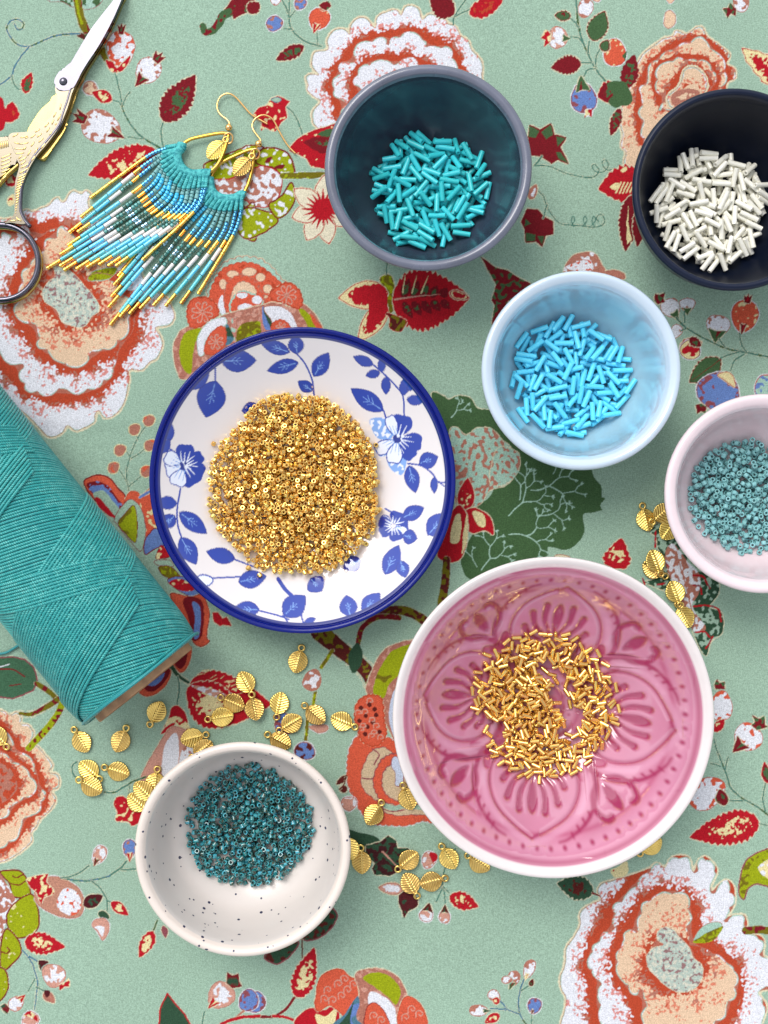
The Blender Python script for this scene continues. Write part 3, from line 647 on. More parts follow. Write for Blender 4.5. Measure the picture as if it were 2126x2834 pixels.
    pl('H', [(1290, 230), (1320, 80), (1360, 50), (1370, 150), (1350, 240)], YEL, line=CRIM); pl('H', [(1370, 300), (1400, 60), (1412, 180), (1385, 290)], YEL)
    st('H', [(1270, 360), (1265, 480), (1240, 640)], 52, OLIVE, speck=DBRN, sp=.45, w2=60)
    # ================= branch and orange flower between bowls (H / K)
    st('H', [(800, 720), (900, 690), (1000, 690), (1090, 730), (1180, 800)], 62, DBRN, speck=OLIVE, sp=.35); st('H', [(690, 900), (720, 800), (820, 730), (960, 735)], 34, DRED, speck=OLIVE, sp=.3)
    st('H', [(440, 830), (560, 930), (650, 1000), (740, 1080), (790, 1180)], 120, DBRN, speck=OLIVE, sp=.33, w2=80); pl('H', [(640, 950), (690, 900), (720, 980), (700, 1060), (655, 1100), (625, 1020)], DGRN)
    st('H', [(520, 950), (450, 1060)], 24, OLIVE, speck=LIME, sp=.3); st('H', [(415, 1190), (395, 1310)], 22, OLIVE, speck=LIME, sp=.3)
    bud('H', 390, 1145, 62, 72, 110, fill=WHITE, crown=0, base=0, sp=.9)
    st('H', [(360, 1380), (345, 1560)], 22, OLIVE, speck=LIME, sp=.3); bud('H', 340, 1610, 70, 56, 100, fill=BLUE, line=MAUVE, spk=DBRN, sp=.4, crown=0, base=0, halo=CREAM)
    pl('H', [(150, 1390), (190, 1350), (250, 1400), (260, 1480), (200, 1500), (150, 1470)], BLUE, halo=CREAM, line=MAUVE, speck=MAUVE, sp=.3); pl('H', [(370, 1450), (400, 1440), (480, 1440), (490, 1470), (440, 1490), (400, 1475)], PINKB, halo=WHITE, line=BROWN)
    pl('n', [(300, 400), (295, 340), (330, 250), (350, 200), (400, 130), (480, 90), (560, 70), (700, 60), (640, 300), (600, 500), (520, 760), (480, 720), (400, 560)], BROWN, halo=CREAM, speck=PINKB, sp=.2)
    pl('n', [(335, 400), (350, 300), (400, 200), (460, 130), (600, 90), (560, 200), (480, 290), (430, 340), (400, 420)], LIME, speck=OLIVE, sp=.12, k=3)
    pl('n', [(430, 560), (440, 440), (480, 350), (640, 300), (600, 800), (480, 700)], lin(206, 218, 240), line=BROWN)
    orf = [(240, 650), (300, 600), (460, 680), (520, 700), (640, 800), (760, 1000), (760, 1180), (640, 1165), (560, 1190), (480, 1195), (400, 1190), (330, 1180), (270, 1120), (210, 1020), (180, 930), (180, 800), (200, 710)]
    pl('n', scal0(orf, 10, 44), CORAL, smooth=False, halo=WHITE, line=BROWN)
    pl('n', scal0([(330, 740), (400, 720), (460, 760), (700, 900), (700, 1100), (560, 1130), (420, 1120), (380, 1060), (320, 1020), (270, 960), (265, 870), (290, 800)], 5, 60), lin(214, 190, 156), smooth=False, line=MAUVE)
    for q in [[(330, 730), (370, 765), (340, 825)], [(272, 905), (320, 912), (345, 900)], [(360, 1040), (400, 1120)]]: st('n', q, 9, MAUVE, halo=None)
    pl('n', scal0([(400, 780), (470, 760), (560, 800), (660, 950), (640, 1060), (520, 1080), (440, 1060), (380, 1040), (340, 960), (340, 880), (370, 820)], 8, 40), CORAL, smooth=False, line=MAUVE, lw=3)
    pl('n', scal0([(410, 850), (480, 830), (560, 900), (600, 980), (560, 1040), (480, 1040), (420, 1010), (390, 940)], 7, 36), lin(214, 190, 156), smooth=False, line=MAUVE, lw=2.5)
    pl('n', [(455, 780), (490, 790), (520, 900), (510, 950), (470, 950), (470, 880), (445, 830)], lin(206, 218, 240), line=MAUVE)
    st('n', [(410, 1075), (470, 1090), (520, 1075), (640, 1085)], 30, SAGE, halo=None); st('n', [(400, 1095), (450, 1108), (520, 1100)], 7, MAUVE, halo=None)
    pl('n', scal0([(250, 640), (225, 560), (230, 470), (270, 420), (330, 405), (385, 430), (400, 560), (410, 650), (350, 710), (280, 690)], 7, 34), CORAL, smooth=False, halo=CREAM, line=ORANGE, lw=4)
    for (x, y) in [(262, 482), (312, 462), (342, 490), (352, 525), (290, 530), (250, 560), (300, 595), (372, 625), (285, 640), (335, 570)]: pl('n', [(x - 15, y), (x, y - 15), (x + 15, y), (x, y + 15)], DBRN)
    for (x, y) in [(245, 510), (285, 505), (315, 440), (330, 555), (275, 590), (355, 590), (325, 650), (260, 610), (380, 660), (340, 630)]: st('n', [(x - 18, y + 12), (x - 14, y - 12), (x + 8, y - 14), (x + 16, y + 4), (x + 2, y + 8)], 7, PINKB, halo=None)
    leaf('K', (620, 110), (545, 170), 40, DBRN, None, teeth=2); leaf('K', (620, 200), (560, 200), 50, DBRN, None, teeth=2); bud('K', 630, 295, 52, 46, -90, fill=PINKB, line=BROWN, spk=WHITE, sp=.5, crown=0, base=0, halo=WHITE)
    st('K', [(610, 110), (600, 160), (570, 200)], 9, DBRN)
    # dark green leaf with maroon, below
    pl('K', [(600, 470), (680, 480), (800, 510), (840, 560), (780, 590), (700, 640), (600, 600)], DGRN)
    pl('K', [(740, 570), (830, 550), (890, 505), (940, 540), (950, 590), (1020, 590), (1050, 650), (1000, 720), (900, 770), (800, 760), (780, 720), (800, 690), (740, 630)], lin(70, 30, 34), smooth=False, halo=CREAM, speck=DGRN, sp=.4)
    st('K', [(955, 715), (850, 610)], 5, PINKB, halo=None, w2=12)
    pl('K', [(955, 940), (960, 880), (1020, 860), (1085, 920), (1080, 970), (1020, 1000), (992, 1050), (980, 1000)], lin(84, 30, 34), smooth=False, halo=CREAM, speck=DGRN, sp=.15)
    leaf('K', (990, 860), (820, 845), 84, PINKB, WHITE, .4, teeth=1, edge=BROWN); bud('K', 1155, 665, 48, 56, -70, fill=PINKB, line=BROWN, spk=WHITE, sp=.5, crown=0, base=0, halo=WHITE); pl('K', [(1160, 620), (1200, 620), (1215, 650), (1180, 680)], CRIM)
    st('K', [(1330, 590), (1260, 720), (1245, 850)], 10, STEM); st('K', [(1245, 845), (1200, 940)], 9, STEM); st('K', [(1250, 850), (1265, 950)], 9, STEM); st('K', [(1250, 840), (1285, 880)], 9, STEM)
    bud('K', 1140, 1025, 46, 46, 105, fill=PINKB, line=BROWN, spk=WHITE, sp=.5, crown=0, base=1.1, c1=DBRN, c2=DGRN, halo=WHITE); bud('K', 1258, 1035, 36, 46, 92, fill=PINKB, line=BROWN, spk=WHITE, sp=.5, crown=0, base=1.0, c1=DBRN, c2=DGRN, halo=WHITE)
    leaf('K', (1290, 900), (1480, 975), 110, CRIM, YEL, .3, teeth=6)
    # under the speckled bowl
    pl('K', [(540, 1000), (545, 1060), (500, 1130), (430, 1180), (330, 1190), (200, 1100), (400, 900)], DGRN, halo=CREAM, line=MAUVE, lw=4, speck=DBRN, sp=.3); pl('K', [(75, 1310), (120, 1260), (250, 1200), (300, 1210), (250, 1290), (200, 1330), (150, 1350)], DGRN, halo=CREAM, line=MAUVE, lw=4, speck=DBRN, sp=.3)
    st('K', [(320, 1190), (325, 1330)], 10, DBRN); leaf('K', (290, 1570), (405, 1240), 150, CRIM, YEL, .32, teeth=10, edge=CRIM, mid=.36)
    st('K', [(270, 1570), (220, 1640), (140, 1690), (-10, 1700)], 18, DRED); st('K', [(130, 1690), (210, 1700), (300, 1730)], 18, CRIM)
    pl('K', [(290, 1700), (370, 1640), (480, 1650), (520, 1600), (560, 1650), (540, 1740), (290, 1760)], CRIM, halo=CREAM); pl('K', [(410, 1680), (480, 1690), (545, 1640), (530, 1760), (440, 1760)], YEL)
    # coral and lime flower, bottom
    def cream_curl(t, pts, w=7): st(t, pts, w, PINKB, halo=None)
    pl('K', [(420, 1660), (410, 1560), (440, 1440), (520, 1385), (590, 1385), (640, 1430), (760, 1470), (770, 1560), (680, 1600), (620, 1700), (540, 1640), (500, 1620)], CORAL, halo=CREAM, line=ORANGE)
    pl('K', [(670, 1420), (740, 1380), (830, 1375), (900, 1400), (960, 1440), (1000, 1520), (1010, 1600), (960, 1760), (600, 1760), (700, 1560)], BROWN, halo=CREAM, speck=PINKB, sp=.2)
    pl('K', [(720, 1440), (800, 1400), (900, 1430), (970, 1520), (940, 1615), (880, 1560), (800, 1500)], LIME)
    pl('K', [(760, 1620), (770, 1530), (860, 1560), (930, 1640), (945, 1760), (860, 1760), (800, 1640)], WHITE); pl('K', [(740, 1760), (745, 1640), (800, 1600), (870, 1670), (890, 1760)], CORAL, line=DRED)
    pl('K', [(960, 1760), (960, 1640), (1010, 1560), (1090, 1600), (1140, 1700), (1130, 1760)], CORAL, halo=CREAM, line=ORANGE)
    pl('K', [(520, 1760), (600, 1680), (660, 1590), (690, 1560), (700, 1600), (680, 1700), (720, 1760)], TEALB, speck=BLUE, sp=.4, k=3); pl('K', [(560, 1760), (620, 1680), (660, 1600), (640, 1720), (650, 1760)], DGRN)
    for (x, y) in [(490, 1520), (560, 1480), (620, 1520), (520, 1590), (600, 1450), (580, 1560), (1040, 1650), (1000, 1700), (1090, 1680), (790, 1690), (840, 1720), (470, 1580), (660, 1480)]:
        cream_curl('K', [(x - 22, y + 20), (x - 20, y - 16), (x + 6, y - 26), (x + 24, y - 6), (x + 10, y + 10), (x - 2, y - 2)])
    bud('K', 20, 1600, 72, 60, 200, fill=BLUE, line=MAUVE, spk=MAUVE, sp=.4, crown=0, base=0, halo=CREAM)
    bud('K', 1585, 1560, 38, 48, -130, fill=WHITE, crown=0, base=0, sp=.5); leaf('K', (1620, 1600), (1570, 1580), 46, CRIM, YEL, .4, teeth=1); bud('K', 1480, 1655, 40, 62, 180, fill=WHITE, crown=0, base=.5, sp=.5, c1=DGRN); leaf('K', (1620, 1680), (1520, 1735), 60, CRIM, YEL, .4, teeth=1)
    st('K', [(1560, 1640), (1659, 1650)], 10, TEALB); st('K', [(1625, 1595), (1659, 1630)], 10, TEALB); leaf('K', (1659, 1480), (1640, 1430), 36, WHITE, BROWN, .4, teeth=1)
    # ================= flower between spool and plate (P, Q, H)
    st('P', [(1110, 360), (1040, 470), (985, 620), (965, 740), (985, 850)], 9, STEM); st('P', [(1035, 410), (1055, 460)], 8); st('P', [(960, 545), (1005, 610)], 8); st('P', [(1005, 605), (1120, 525)], 8); st('P', [(910, 690), (960, 770)], 8); st('P', [(980, 825), (1085, 735)], 8)
    for (x, y, a) in [(1140, 318, 45), (1030, 385, 90), (918, 545, 0), (868, 678, 20), (1150, 505, 0), (1120, 705, 0)]: pl('P', [(x - 40, y - 25), (x, y - 45), (x + 40, y - 30), (x + 30, y + 20), (x - 5, y + 42), (x - 40, y + 25)], BROWN, halo=YEL, speck=CORAL, sp=.12)
    pl('P', [(640, 790), (690, 745), (760, 730), (840, 760), (900, 830), (955, 900), (930, 1010), (880, 1060), (800, 1000), (700, 900)], CORAL, halo=CREAM, line=DRED, lw=4)
    pl('P', [(660, 810), (740, 780), (830, 820), (890, 900), (930, 960), (880, 1040), (780, 960)], DRED, speck=BLUE, sp=.3); pl('P', [(690, 840), (760, 810), (830, 850), (900, 940), (900, 990), (800, 960)], BLUE); pl('P', [(710, 880), (790, 850), (860, 930), (910, 1000), (870, 1060), (780, 980)], SAGE)
    pl('P', [(730, 900), (780, 930), (860, 1030), (880, 1060), (820, 1040), (740, 960)], CRIM)
    pl('P', [(950, 930), (990, 860), (1050, 860), (1080, 890), (1160, 830), (1250, 900), (1240, 1100), (1180, 1150), (1100, 1190), (1000, 950)], CORAL, halo=CREAM, line=ORANGE, speck=YEL, sp=.12); st('P', [(1070, 900), (1140, 860)], 20, BLUE)
    pl('P', [(870, 1070), (930, 970), (990, 920), (1060, 960), (1100, 1060), (1110, 1200), (1080, 1310), (1040, 1290), (900, 1120)], SAGE, line=MAUVE); pl('P', [(900, 1100), (960, 1020), (1020, 965), (1045, 1060), (1045, 1180), (1030, 1250), (960, 1180)], LIME, line=DRED, speck=OLIVE, sp=.5, k=3)
    pl('P', [(1100, 1270), (1130, 1190), (1200, 1140), (1260, 1260), (1200, 1290), (1110, 1340)], BLUE, line=DRED, lw=3); pl('P', [(1190, 1370), (1210, 1300), (1240, 1270), (1300, 1350), (1240, 1370)], CRIM, line=DRED, speck=YEL, sp=.2)
    pl('P', [(1180, 1390), (1290, 1380), (1330, 1430), (1260, 1430), (1200, 1420)], SAGE, line=MAUVE); pl('P', [(1210, 1440), (1290, 1430), (1350, 1470), (1380, 1530), (1290, 1520), (1240, 1500)], OLIVE, line=DRED, speck=LIME, sp=.3)
    pl('Q', [(1280, 430), (1400, 400), (1480, 430), (1560, 520), (1480, 560), (1380, 520)], BLUE, line=DRED); pl('Q', [(1290, 450), (1380, 420), (1470, 470), (1480, 510), (1380, 510)], CRIM, speck=YEL, sp=.2)
    pl('Q', [(1300, 540), (1450, 560), (1540, 540), (1590, 620), (1600, 720), (1580, 860), (1600, 900), (1540, 940), (1480, 910), (1430, 800)], CORAL, halo=CREAM, line=DRED); pl('Q', [(1400, 580), (1520, 570), (1560, 660), (1540, 860), (1470, 890), (1450, 760)], DRED)
    pl('Q', [(1470, 600), (1520, 620), (1535, 700), (1520, 860), (1480, 870), (1490, 720)], BLUE)
    pl('Q', [(1060, 1280), (1100, 1200), (1250, 1130), (1350, 1050), (1460, 940), (1440, 1080), (1380, 1140), (1320, 1090), (1290, 1200), (1210, 1290), (1120, 1320)], CORAL, halo=CREAM, line=ORANGE)
    pl('Q', [(1100, 1230), (1200, 1180), (1300, 1100), (1280, 1180), (1200, 1270), (1130, 1280)], DRED); pl('Q', [(1130, 1230), (1190, 1190), (1260, 1140), (1240, 1190), (1180, 1240)], BLUE); pl('Q', [(1340, 1060), (1430, 960), (1420, 1060), (1380, 1110)], DRED, speck=BLUE, sp=.5, k=3)
    st('Q', [(1310, 1090), (1360, 1160), (1440, 1215)], 34, DGRN, w2=20); st('Q', [(1360, 1170), (1370, 1260), (1355, 1390)], 12, STEM)
    # big red leaves right of the spool tube
    leaf('R', (375, 440), (990, 560), 400, CRIM, YEL, .22, teeth=14, mid=.36, tooth=.03, bend=.2)
    leaf('R', (370, 440), (820, 660), 330, CRIM, YEL, .42, teeth=12, mid=.42, tooth=.05, bend=.25)
    pl('R', [(400, 420), (560, 450), (720, 520), (640, 530), (480, 470)], PINKB, speck=WHITE, sp=.35)
    for k in range(14): x_ = random.uniform(440, 760); y_ = 330 + (x_ - 440) * .42 + random.uniform(-36, 36); st('R', [(x_, y_), (x_ + random.uniform(20, 60), y_ - random.uniform(8, 26))], random.uniform(5, 11), YEL, halo=None, w2=3)
    pl('R', [(180, 780), (240, 640), (250, 590), (300, 570), (350, 620), (380, 720), (400, 770), (320, 740), (280, 700), (230, 740)], YEL, halo=CREAM, speck=CRIM, sp=.25); pl('R', [(240, 660), (250, 590), (300, 570), (350, 620), (370, 700), (300, 650)], CRIM); leaf('R', (280, 700), (170, 785), 34, CRIM, None, teeth=1)
    pl('R', [(20, 1130), (120, 920), (240, 740), (330, 740), (400, 800), (420, 950), (300, 1100), (60, 1300)], PINKB, halo=CREAM, line=BROWN); pl('R', [(180, 1040), (200, 880), (260, 780), (300, 800), (300, 1000), (200, 1120)], WHITE); pl('R', [(310, 1000), (330, 900), (400, 860), (440, 950), (330, 1060)], WHITE, speck=BROWN, sp=.3)
    # curl and red flower left of speckled bowl
    st('S', [(300, 990), (240, 1040), (235, 1130), (290, 1190), (380, 1200)], 22, STEM, speck=GREEN, sp=.4); st('S', [(660, 1390), (760, 1400), (900, 1330), (1030, 1250), (1200, 1190)], 24, GREEN, speck=STEM, sp=.4); st('S', [(990, 1300), (965, 1470)], 14, STEM)
    pl('J', [(745, 300), (760, 255), (800, 245), (835, 265), (870, 250), (940, 240), (970, 350), (930, 400), (870, 445), (840, 415), (760, 410), (770, 350)], CRIM, halo=CREAM, speck=YEL, sp=.2)
    # ================= tile G left
    pl('G', [(-40, 1000), (80, 990), (160, 1010), (220, 1060), (245, 1140), (220, 1210), (150, 1240), (80, 1265), (-40, 1250)], lin(70, 110, 82), smooth=False, halo=CREAM, line=MAUVE, lw=4); st('G', [(-10, 1070), (80, 1075), (160, 1120)], 9, DRED, halo=None); st('G', [(60, 1180), (140, 1170)], 7, DRED, halo=None); st('G', [(-10, 1060), (60, 1040)], 7, WHITE, halo=None)
    st('G', [(240, 1165), (320, 1220), (400, 1290)], 34, OLIVE, speck=DRED, sp=.45); st('G', [(400, 1260), (300, 1320), (210, 1365), (130, 1365)], 42, OLIVE, speck=DRED, sp=.35, w2=20); st('G', [(420, 1270), (370, 1380), (290, 1480), (190, 1590)], 44, LIME, speck=DRED, sp=.25)
    # ================= tile J
    pl('J', [(0, 740), (60, 735), (130, 740), (175, 790), (195, 860), (190, 910), (130, 915), (80, 900), (60, 820), (10, 770)], LIME, halo=CREAM, line=DRED, lw=4); st('J', [(80, 770), (110, 780), (150, 760)], 8, DRED, halo=None); st('J', [(60, 820), (120, 830), (170, 800)], 8, DRED, halo=None)
    pl('J', [(-60, 700), (0, 760), (60, 850), (110, 950), (70, 1000), (30, 1100), (0, 1200), (-60, 1200)], BROWN, speck=WHITE, sp=.42)
    pl('J', [(40, 1060), (60, 990), (120, 930), (200, 890), (240, 960), (255, 1080), (220, 1150), (130, 1180), (70, 1150)], LIME, halo=CREAM, line=DRED, lw=4, speck=YEL, sp=.05)
    pl('J', [(0, 1350), (10, 1180), (50, 1120), (120, 1200), (135, 1280), (80, 1350), (30, 1390)], LIME, halo=CREAM, line=DRED, lw=4, speck=YEL, sp=.05); st('J', [(10, 1270), (40, 1280), (60, 1260), (45, 1240)], 9, DRED, halo=None)
    pl('J', [(-60, 1400), (20, 1380), (50, 1450), (45, 1530), (0, 1590), (-60, 1600)], LIME, halo=CREAM, line=DRED, lw=4, speck=YEL, sp=.05)
    pl('J', [(220, 900), (250, 820), (320, 775), (420, 790), (510, 850), (548, 920), (540, 1010), (490, 1048), (400, 1040), (300, 1000), (240, 950)], lin(196, 140, 118), halo=WHITE, line=BROWN)
    pl('J', [(370, 960), (400, 870), (450, 850), (510, 890), (530, 970), (480, 1030), (410, 1010)], WHITE, speck=CORAL, sp=.12)
    pl('J', [(170, 790), (240, 770), (318, 757), (300, 810), (355, 870), (350, 890), (290, 910), (270, 960), (240, 880), (200, 850)], CRIM, smooth=False, halo=CREAM, speck=YEL, sp=.35)
    leaf('J', (160, 1200), (425, 1240), 140, CRIM, YEL, .25, teeth=8, mid=.36)
    st('J', [(400, 785), (500, 800), (600, 800), (700, 775), (790, 720), (825, 675)], 13, STEM, speck=TEALB, sp=.3); st('J', [(400, 785), (490, 765), (585, 705)], 10); st('J', [(795, 730), (890, 730)], 10); st('J', [(600, 805), (660, 860), (700, 930), (700, 1010)], 10); st('J', [(705, 935), (730, 945)], 8)
    bud('J', 650, 630, 44, 62, -65, fill=PINKB, line=BROWN, spk=WHITE, sp=.3, crown=0, base=.6, halo=CREAM); pl('J', [(650, 610), (680, 590), (690, 640), (660, 640)], WHITE)
    bud('J', 850, 590, 44, 60, -90, fill=BLUE, line=MAUVE, crown=0, base=.7, c1=CRIM, c2=YEL, halo=CREAM)
    leaf('J', (545, 965), (675, 900), 90, lin(84, 26, 32), DGRN, .3, teeth=1, halo=CREAM); leaf('J', (728, 942), (840, 1030), 70, CRIM, YEL, .4, teeth=1, edge=CRIM)
    pl('J', [(640, 1015), (680, 1000), (712, 1030), (710, 1055), (660, 1045)], DGRN, halo=CREAM); pl('J', [(600, 1100), (620, 1060), (680, 1050), (715, 1090), (705, 1150), (670, 1195), (640, 1140)], PINKB, halo=WHITE, line=BROWN); pl('J', [(615, 1110), (650, 1100), (685, 1110), (668, 1170), (645, 1130)], WHITE)
    st('J', [(1028, 1065), (1005, 1135)], 11, GREEN); leaf('J', (1005, 1135), (910, 1308), 90, CRIM, YEL, .3, teeth=5); leaf('J', (1070, 1100), (1088, 1180), 40, MAUVE, None, teeth=1)
    st('J', [(145, 1260), (200, 1330), (235, 1430), (240, 1500), (225, 1650)], 12, TEALB, w2=7); st('J', [(235, 1500), (290, 1530)], 10); st('J', [(225, 1450), (180, 1530)], 8); st('J', [(190, 1300), (245, 1335)], 12, TEALB)
    pl('J', [(250, 1330), (315, 1335), (300, 1380), (270, 1400)], lin(84, 26, 32), halo=CREAM, speck=DGRN, sp=.4); bud('J', 350, 1425, 76, 80, 40, crown=0, base=0, spk=PINKB, sp=.8); pl('J', [(385, 1490), (430, 1470), (450, 1440), (455, 1500), (420, 1500), (390, 1525)], CRIM, smooth=False, halo=CREAM, speck=YEL, sp=.3)
    leaf('J', (285, 1535), (355, 1605), 66, BROWN, None, teeth=1, halo=CREAM); pl('J', [(285, 1525), (325, 1525), (320, 1560), (300, 1570)], lin(84, 26, 32))
    bud('J', 102, 1610, 48, 56, 135, crown=.0, base=.7, spk=PINKB, sp=.5, c1=CRIM, c2=YEL); pl('J', [(0, 1630), (30, 1610), (60, 1640), (45, 1680), (20, 1660)], DRED, smooth=False, halo=CREAM, speck=DGRN, sp=.4)
    bud('J', 195, 1720, 55, 60, -60, fill=PINKB, line=BROWN, crown=0, base=0, spk=WHITE, sp=.5, halo=WHITE); pl('J', [(150, 1690), (190, 1660), (235, 1690), (240, 1730), (200, 1700)], CRIM, speck=YEL, sp=.4)
    pl('J', [(1040, 1760), (1050, 1640), (1095, 1545), (1150, 1610), (1210, 1680), (1255, 1760)], DGRN, smooth=False, halo=CREAM, line=CRIM, lw=4)
    bud('J', 1450, 1555, 88, 92, -45, fill=WHITE, crown=.0, base=.5, spk=PINKB, sp=1.0, c1=CRIM, c2=YEL); pl('J', [(1485, 1475), (1490, 1400), (1525, 1425), (1565, 1412), (1565, 1460), (1590, 1495), (1520, 1510)], DRED, smooth=False, halo=CREAM); pl('J', [(1495, 1480), (1500, 1440), (1550, 1440), (1560, 1490)], DGRN)
    st('J', [(1340, 1665), (1325, 1750)], 10, STEM); bud('J', 1630, 1590, 76, 62, 200, fill=BLUE, line=MAUVE, spk=MAUVE, sp=.5, crown=0, base=0, halo=CREAM); st('J', [(1600, 1660), (1550, 1700)], 14, BROWN); st('J', [(1450, 1745), (1560, 1705), (1700, 1690)], 20, CRIM)
    # ================= tile I right (lace leaf)
    lace = [(900, 150), (960, 110), (1050, 140), (1120, 240), (1250, 380), (1340, 470), (1345, 560), (1290, 640), (1370, 680), (1370, 800), (1300, 860), (1270, 950), (1220, 880), (1180, 780), (1100, 640), (1040, 600), (1010, 540), (940, 510), (880, 480), (950, 460), (1010, 400), (1000, 330), (960, 260), (955, 200)]
    pl('I', lace, DGRN, halo=CREAM, speck=[(SAGE, .42)], k=2)
    pl('I', [(1010, 290), (1060, 240), (1150, 350), (1230, 440), (1220, 560), (1180, 640), (1270, 770), (1200, 800), (1130, 660), (1060, 500), (1020, 400)], BROWN, speck=[(WHITE, .45)])
    st('I', [(1080, 300), (1140, 500), (1200, 760)], 8, BROWN, halo=None)
    for q in [[(950, 160), (945, 260)], [(1190, 440), (1250, 450), (1290, 520)], [(1190, 500), (1230, 510), (1240, 560)], [(1190, 635), (1280, 630), (1350, 660), (1365, 730)], [(1200, 800), (1260, 800), (1290, 830)], [(1000, 350), (1030, 380)], [(870, 460), (880, 500)], [(1270, 900), (1310, 830)], [(960, 500), (1010, 490)]]: st('I', q, 12, CRIM, halo=None, speck=MAUVE, sp=.3)
    leaf('I', (690, 400), (735, 205), 170, CRIM, YEL, .32, teeth=6, mid=.3); pl('I', [(320, 310), (400, 320), (400, 340), (320, 335)], CREAM, line=BROWN)
    # buds on the right edge
    pl('I', [(1320, 1130), (1340, 1095), (1355, 1120), (1390, 1110), (1385, 1165), (1330, 1165)], DRED, smooth=False, halo=CREAM, speck=GREEN, sp=.4); bud('I', 1365, 1270, 75, 95, 95, crown=0, base=0, spk=CORAL, sp=.4); leaf('I', (1320, 1430), (1385, 1350), 60, CRIM, YEL, .3, teeth=2)
    bud('I', 1535, 1465, 92, 88, -45, crown=.0, base=.8, sp=.15, spk=CORAL); pl('I', [(1555, 1390), (1580, 1370), (1560, 1320), (1605, 1350), (1640, 1330), (1640, 1385), (1665, 1400), (1590, 1420)], DRED, smooth=False, halo=CREAM, speck=GREEN, sp=.4)
    st('I', [(1320, 1480), (1355, 1600)], 9); st('L', [(1350, -20), (1390, 80), (1430, 190), (1510, 260), (1600, 310), (1680, 370)], 12, STEM, speck=GREEN, sp=.3); st('L', [(1410, -10), (1390, 70)], 8); st('L', [(1400, 268), (1500, 268)], 9); st('L', [(1650, 150), (1630, 250), (1645, 330)], 9); st('L', [(1300, 30), (1360, 50)], 8)
    bud('L', 1270, 220, 100, 125, 150, crown=0, base=0, spk=CORAL, sp=.3); pl('L', [(1330, 260), (1355, 195), (1400, 230), (1410, 270), (1380, 300)], DRED, halo=CREAM, speck=GREEN, sp=.4)
    leaf('L', (1605, 400), (1165, 500), 210, CRIM, YEL, .2, teeth=12, mid=.36); st('L', [(1605, 415), (1680, 425)], 7); leaf('L', (1660, 160), (1640, 20), 60, DRED, GREEN, .3, teeth=1, edge=CRIM)
    pl('L', [(1480, 860), (1480, 780), (1510, 670), (1570, 610), (1700, 580), (1700, 800), (1590, 795), (1530, 830), (1510, 895)], LIME, halo=CREAM, line=MAUVE, lw=4, speck=OLIVE, sp=.2); pl('L', [(1600, 690), (1659, 640), (1700, 640), (1700, 760), (1640, 750)], YEL, speck=WHITE, sp=.5)
    leaf('L', (555, 850), (325, 790), 150, DGRN, DBRN, .35, teeth=8, bend=.1); st('L', [(550, 850), (595, 870)], 12, DRED); pl('L', [(665, 710), (700, 690), (770, 650), (770, 730), (700, 755)], YEL, speck=CRIM, sp=.02)
    st('L', [(120, 1390), (90, 1470), (85, 1600), (140, 1700)], 10, TEALB, speck=GREEN, sp=.3); st('L', [(-10, 1580), (90, 1620)], 10, TEALB); st('L', [(95, 1470), (150, 1435)], 9); st('L', [(165, 1630), (160, 1700)], 7)
    bud('L', 150, 1330, 38, 62, -70, fill=WHITE, crown=0, base=.5, c1=YEL, c2=CRIM, sp=.5); bud('L', 50, 1390, 42, 50, -70, fill=WHITE, crown=0, base=.8, c1=GREEN, c2=DRED, sp=.5); leaf('L', (155, 1440), (175, 1395), 34, DBRN, GREEN, .3, teeth=1); bud('L', 182, 1565, 44, 50, -70, fill=BLUE, line=MAUVE, spk=MAUVE, sp=.3, crown=0, base=.4, c1=MAUVE, halo=CREAM)
    bud('L', 5, 1400, 26, 36, 180, fill=WHITE, crown=0, base=0, sp=.5)
    # ================= coral flower above the plate
    def curls(t, cx, cy, r, n=7, a0=0):
        for k in range(n):
            a = a0 + k * 2 * math.pi / n; d = np.array([math.cos(a), math.sin(a)]); e = np.array([-d[1], d[0]]); c = np.array([cx, cy], float)
            st(t, [c + d * r * .12, c + d * r * .5, c + d * r * .8 + e * r * .12, c + d * r * .78 + e * r * .34, c + d * r * .58 + e * r * .34], 7, PINKB, halo=None)
    def scal(pts, amp=7, per=26):
        p = catmull(pts, True, 8); q = np.vstack([p, p[:1]]); sg = np.linalg.norm(np.diff(q, axis=0), axis=1); cs = np.concatenate([[0], np.cumsum(sg)])
        n = int(cs[-1] / 5); t = np.linspace(0, cs[-1], n, endpoint=False); x = np.interp(t, cs, q[:, 0]); y = np.interp(t, cs, q[:, 1])
        c = p.mean(0); v = np.stack([x, y], 1) - c; v /= np.linalg.norm(v, axis=1)[:, None]
        m = max(3, round(cs[-1] / per)); f = np.abs(np.sin(t / cs[-1] * math.pi * m)) ** .7
        return [tuple(a) for a in np.stack([x, y], 1) + v * ((f - .5) * amp)[:, None]]
    dome = [(250, 300), (235, 230), (280, 150), (330, 80), (420, 45), (520, 50), (600, 100), (660, 170), (740, 230), (700, 330), (560, 420), (330, 380)]
    pl('m', scal(dome, 14, 46), LSAGE, halo=CREAM, line=BROWN, smooth=False)
    dome2 = [(255, 300), (255, 230), (300, 140), (350, 95), (430, 75), (500, 80), (560, 110), (620, 160), (670, 220), (640, 320), (520, 400), (340, 360)]
    pl('m', scal(dome2, 8, 40), CORAL, smooth=False, line=ORANGE, speck=ORANGE, sp=.12)
    for q in [(325, 200, 20, 30), (380, 140, 34, 22), (475, 128, 42, 24), (540, 160, 28, 24), (580, 225, 26, 24), (560, 270, 24, 12)]:
        pl('m', [(q[0] + q[2] * math.cos(a), q[1] + q[3] * math.sin(a)) for a in np.linspace(0, 5.7, 8)], PEACH, line=BROWN, lw=1.6)
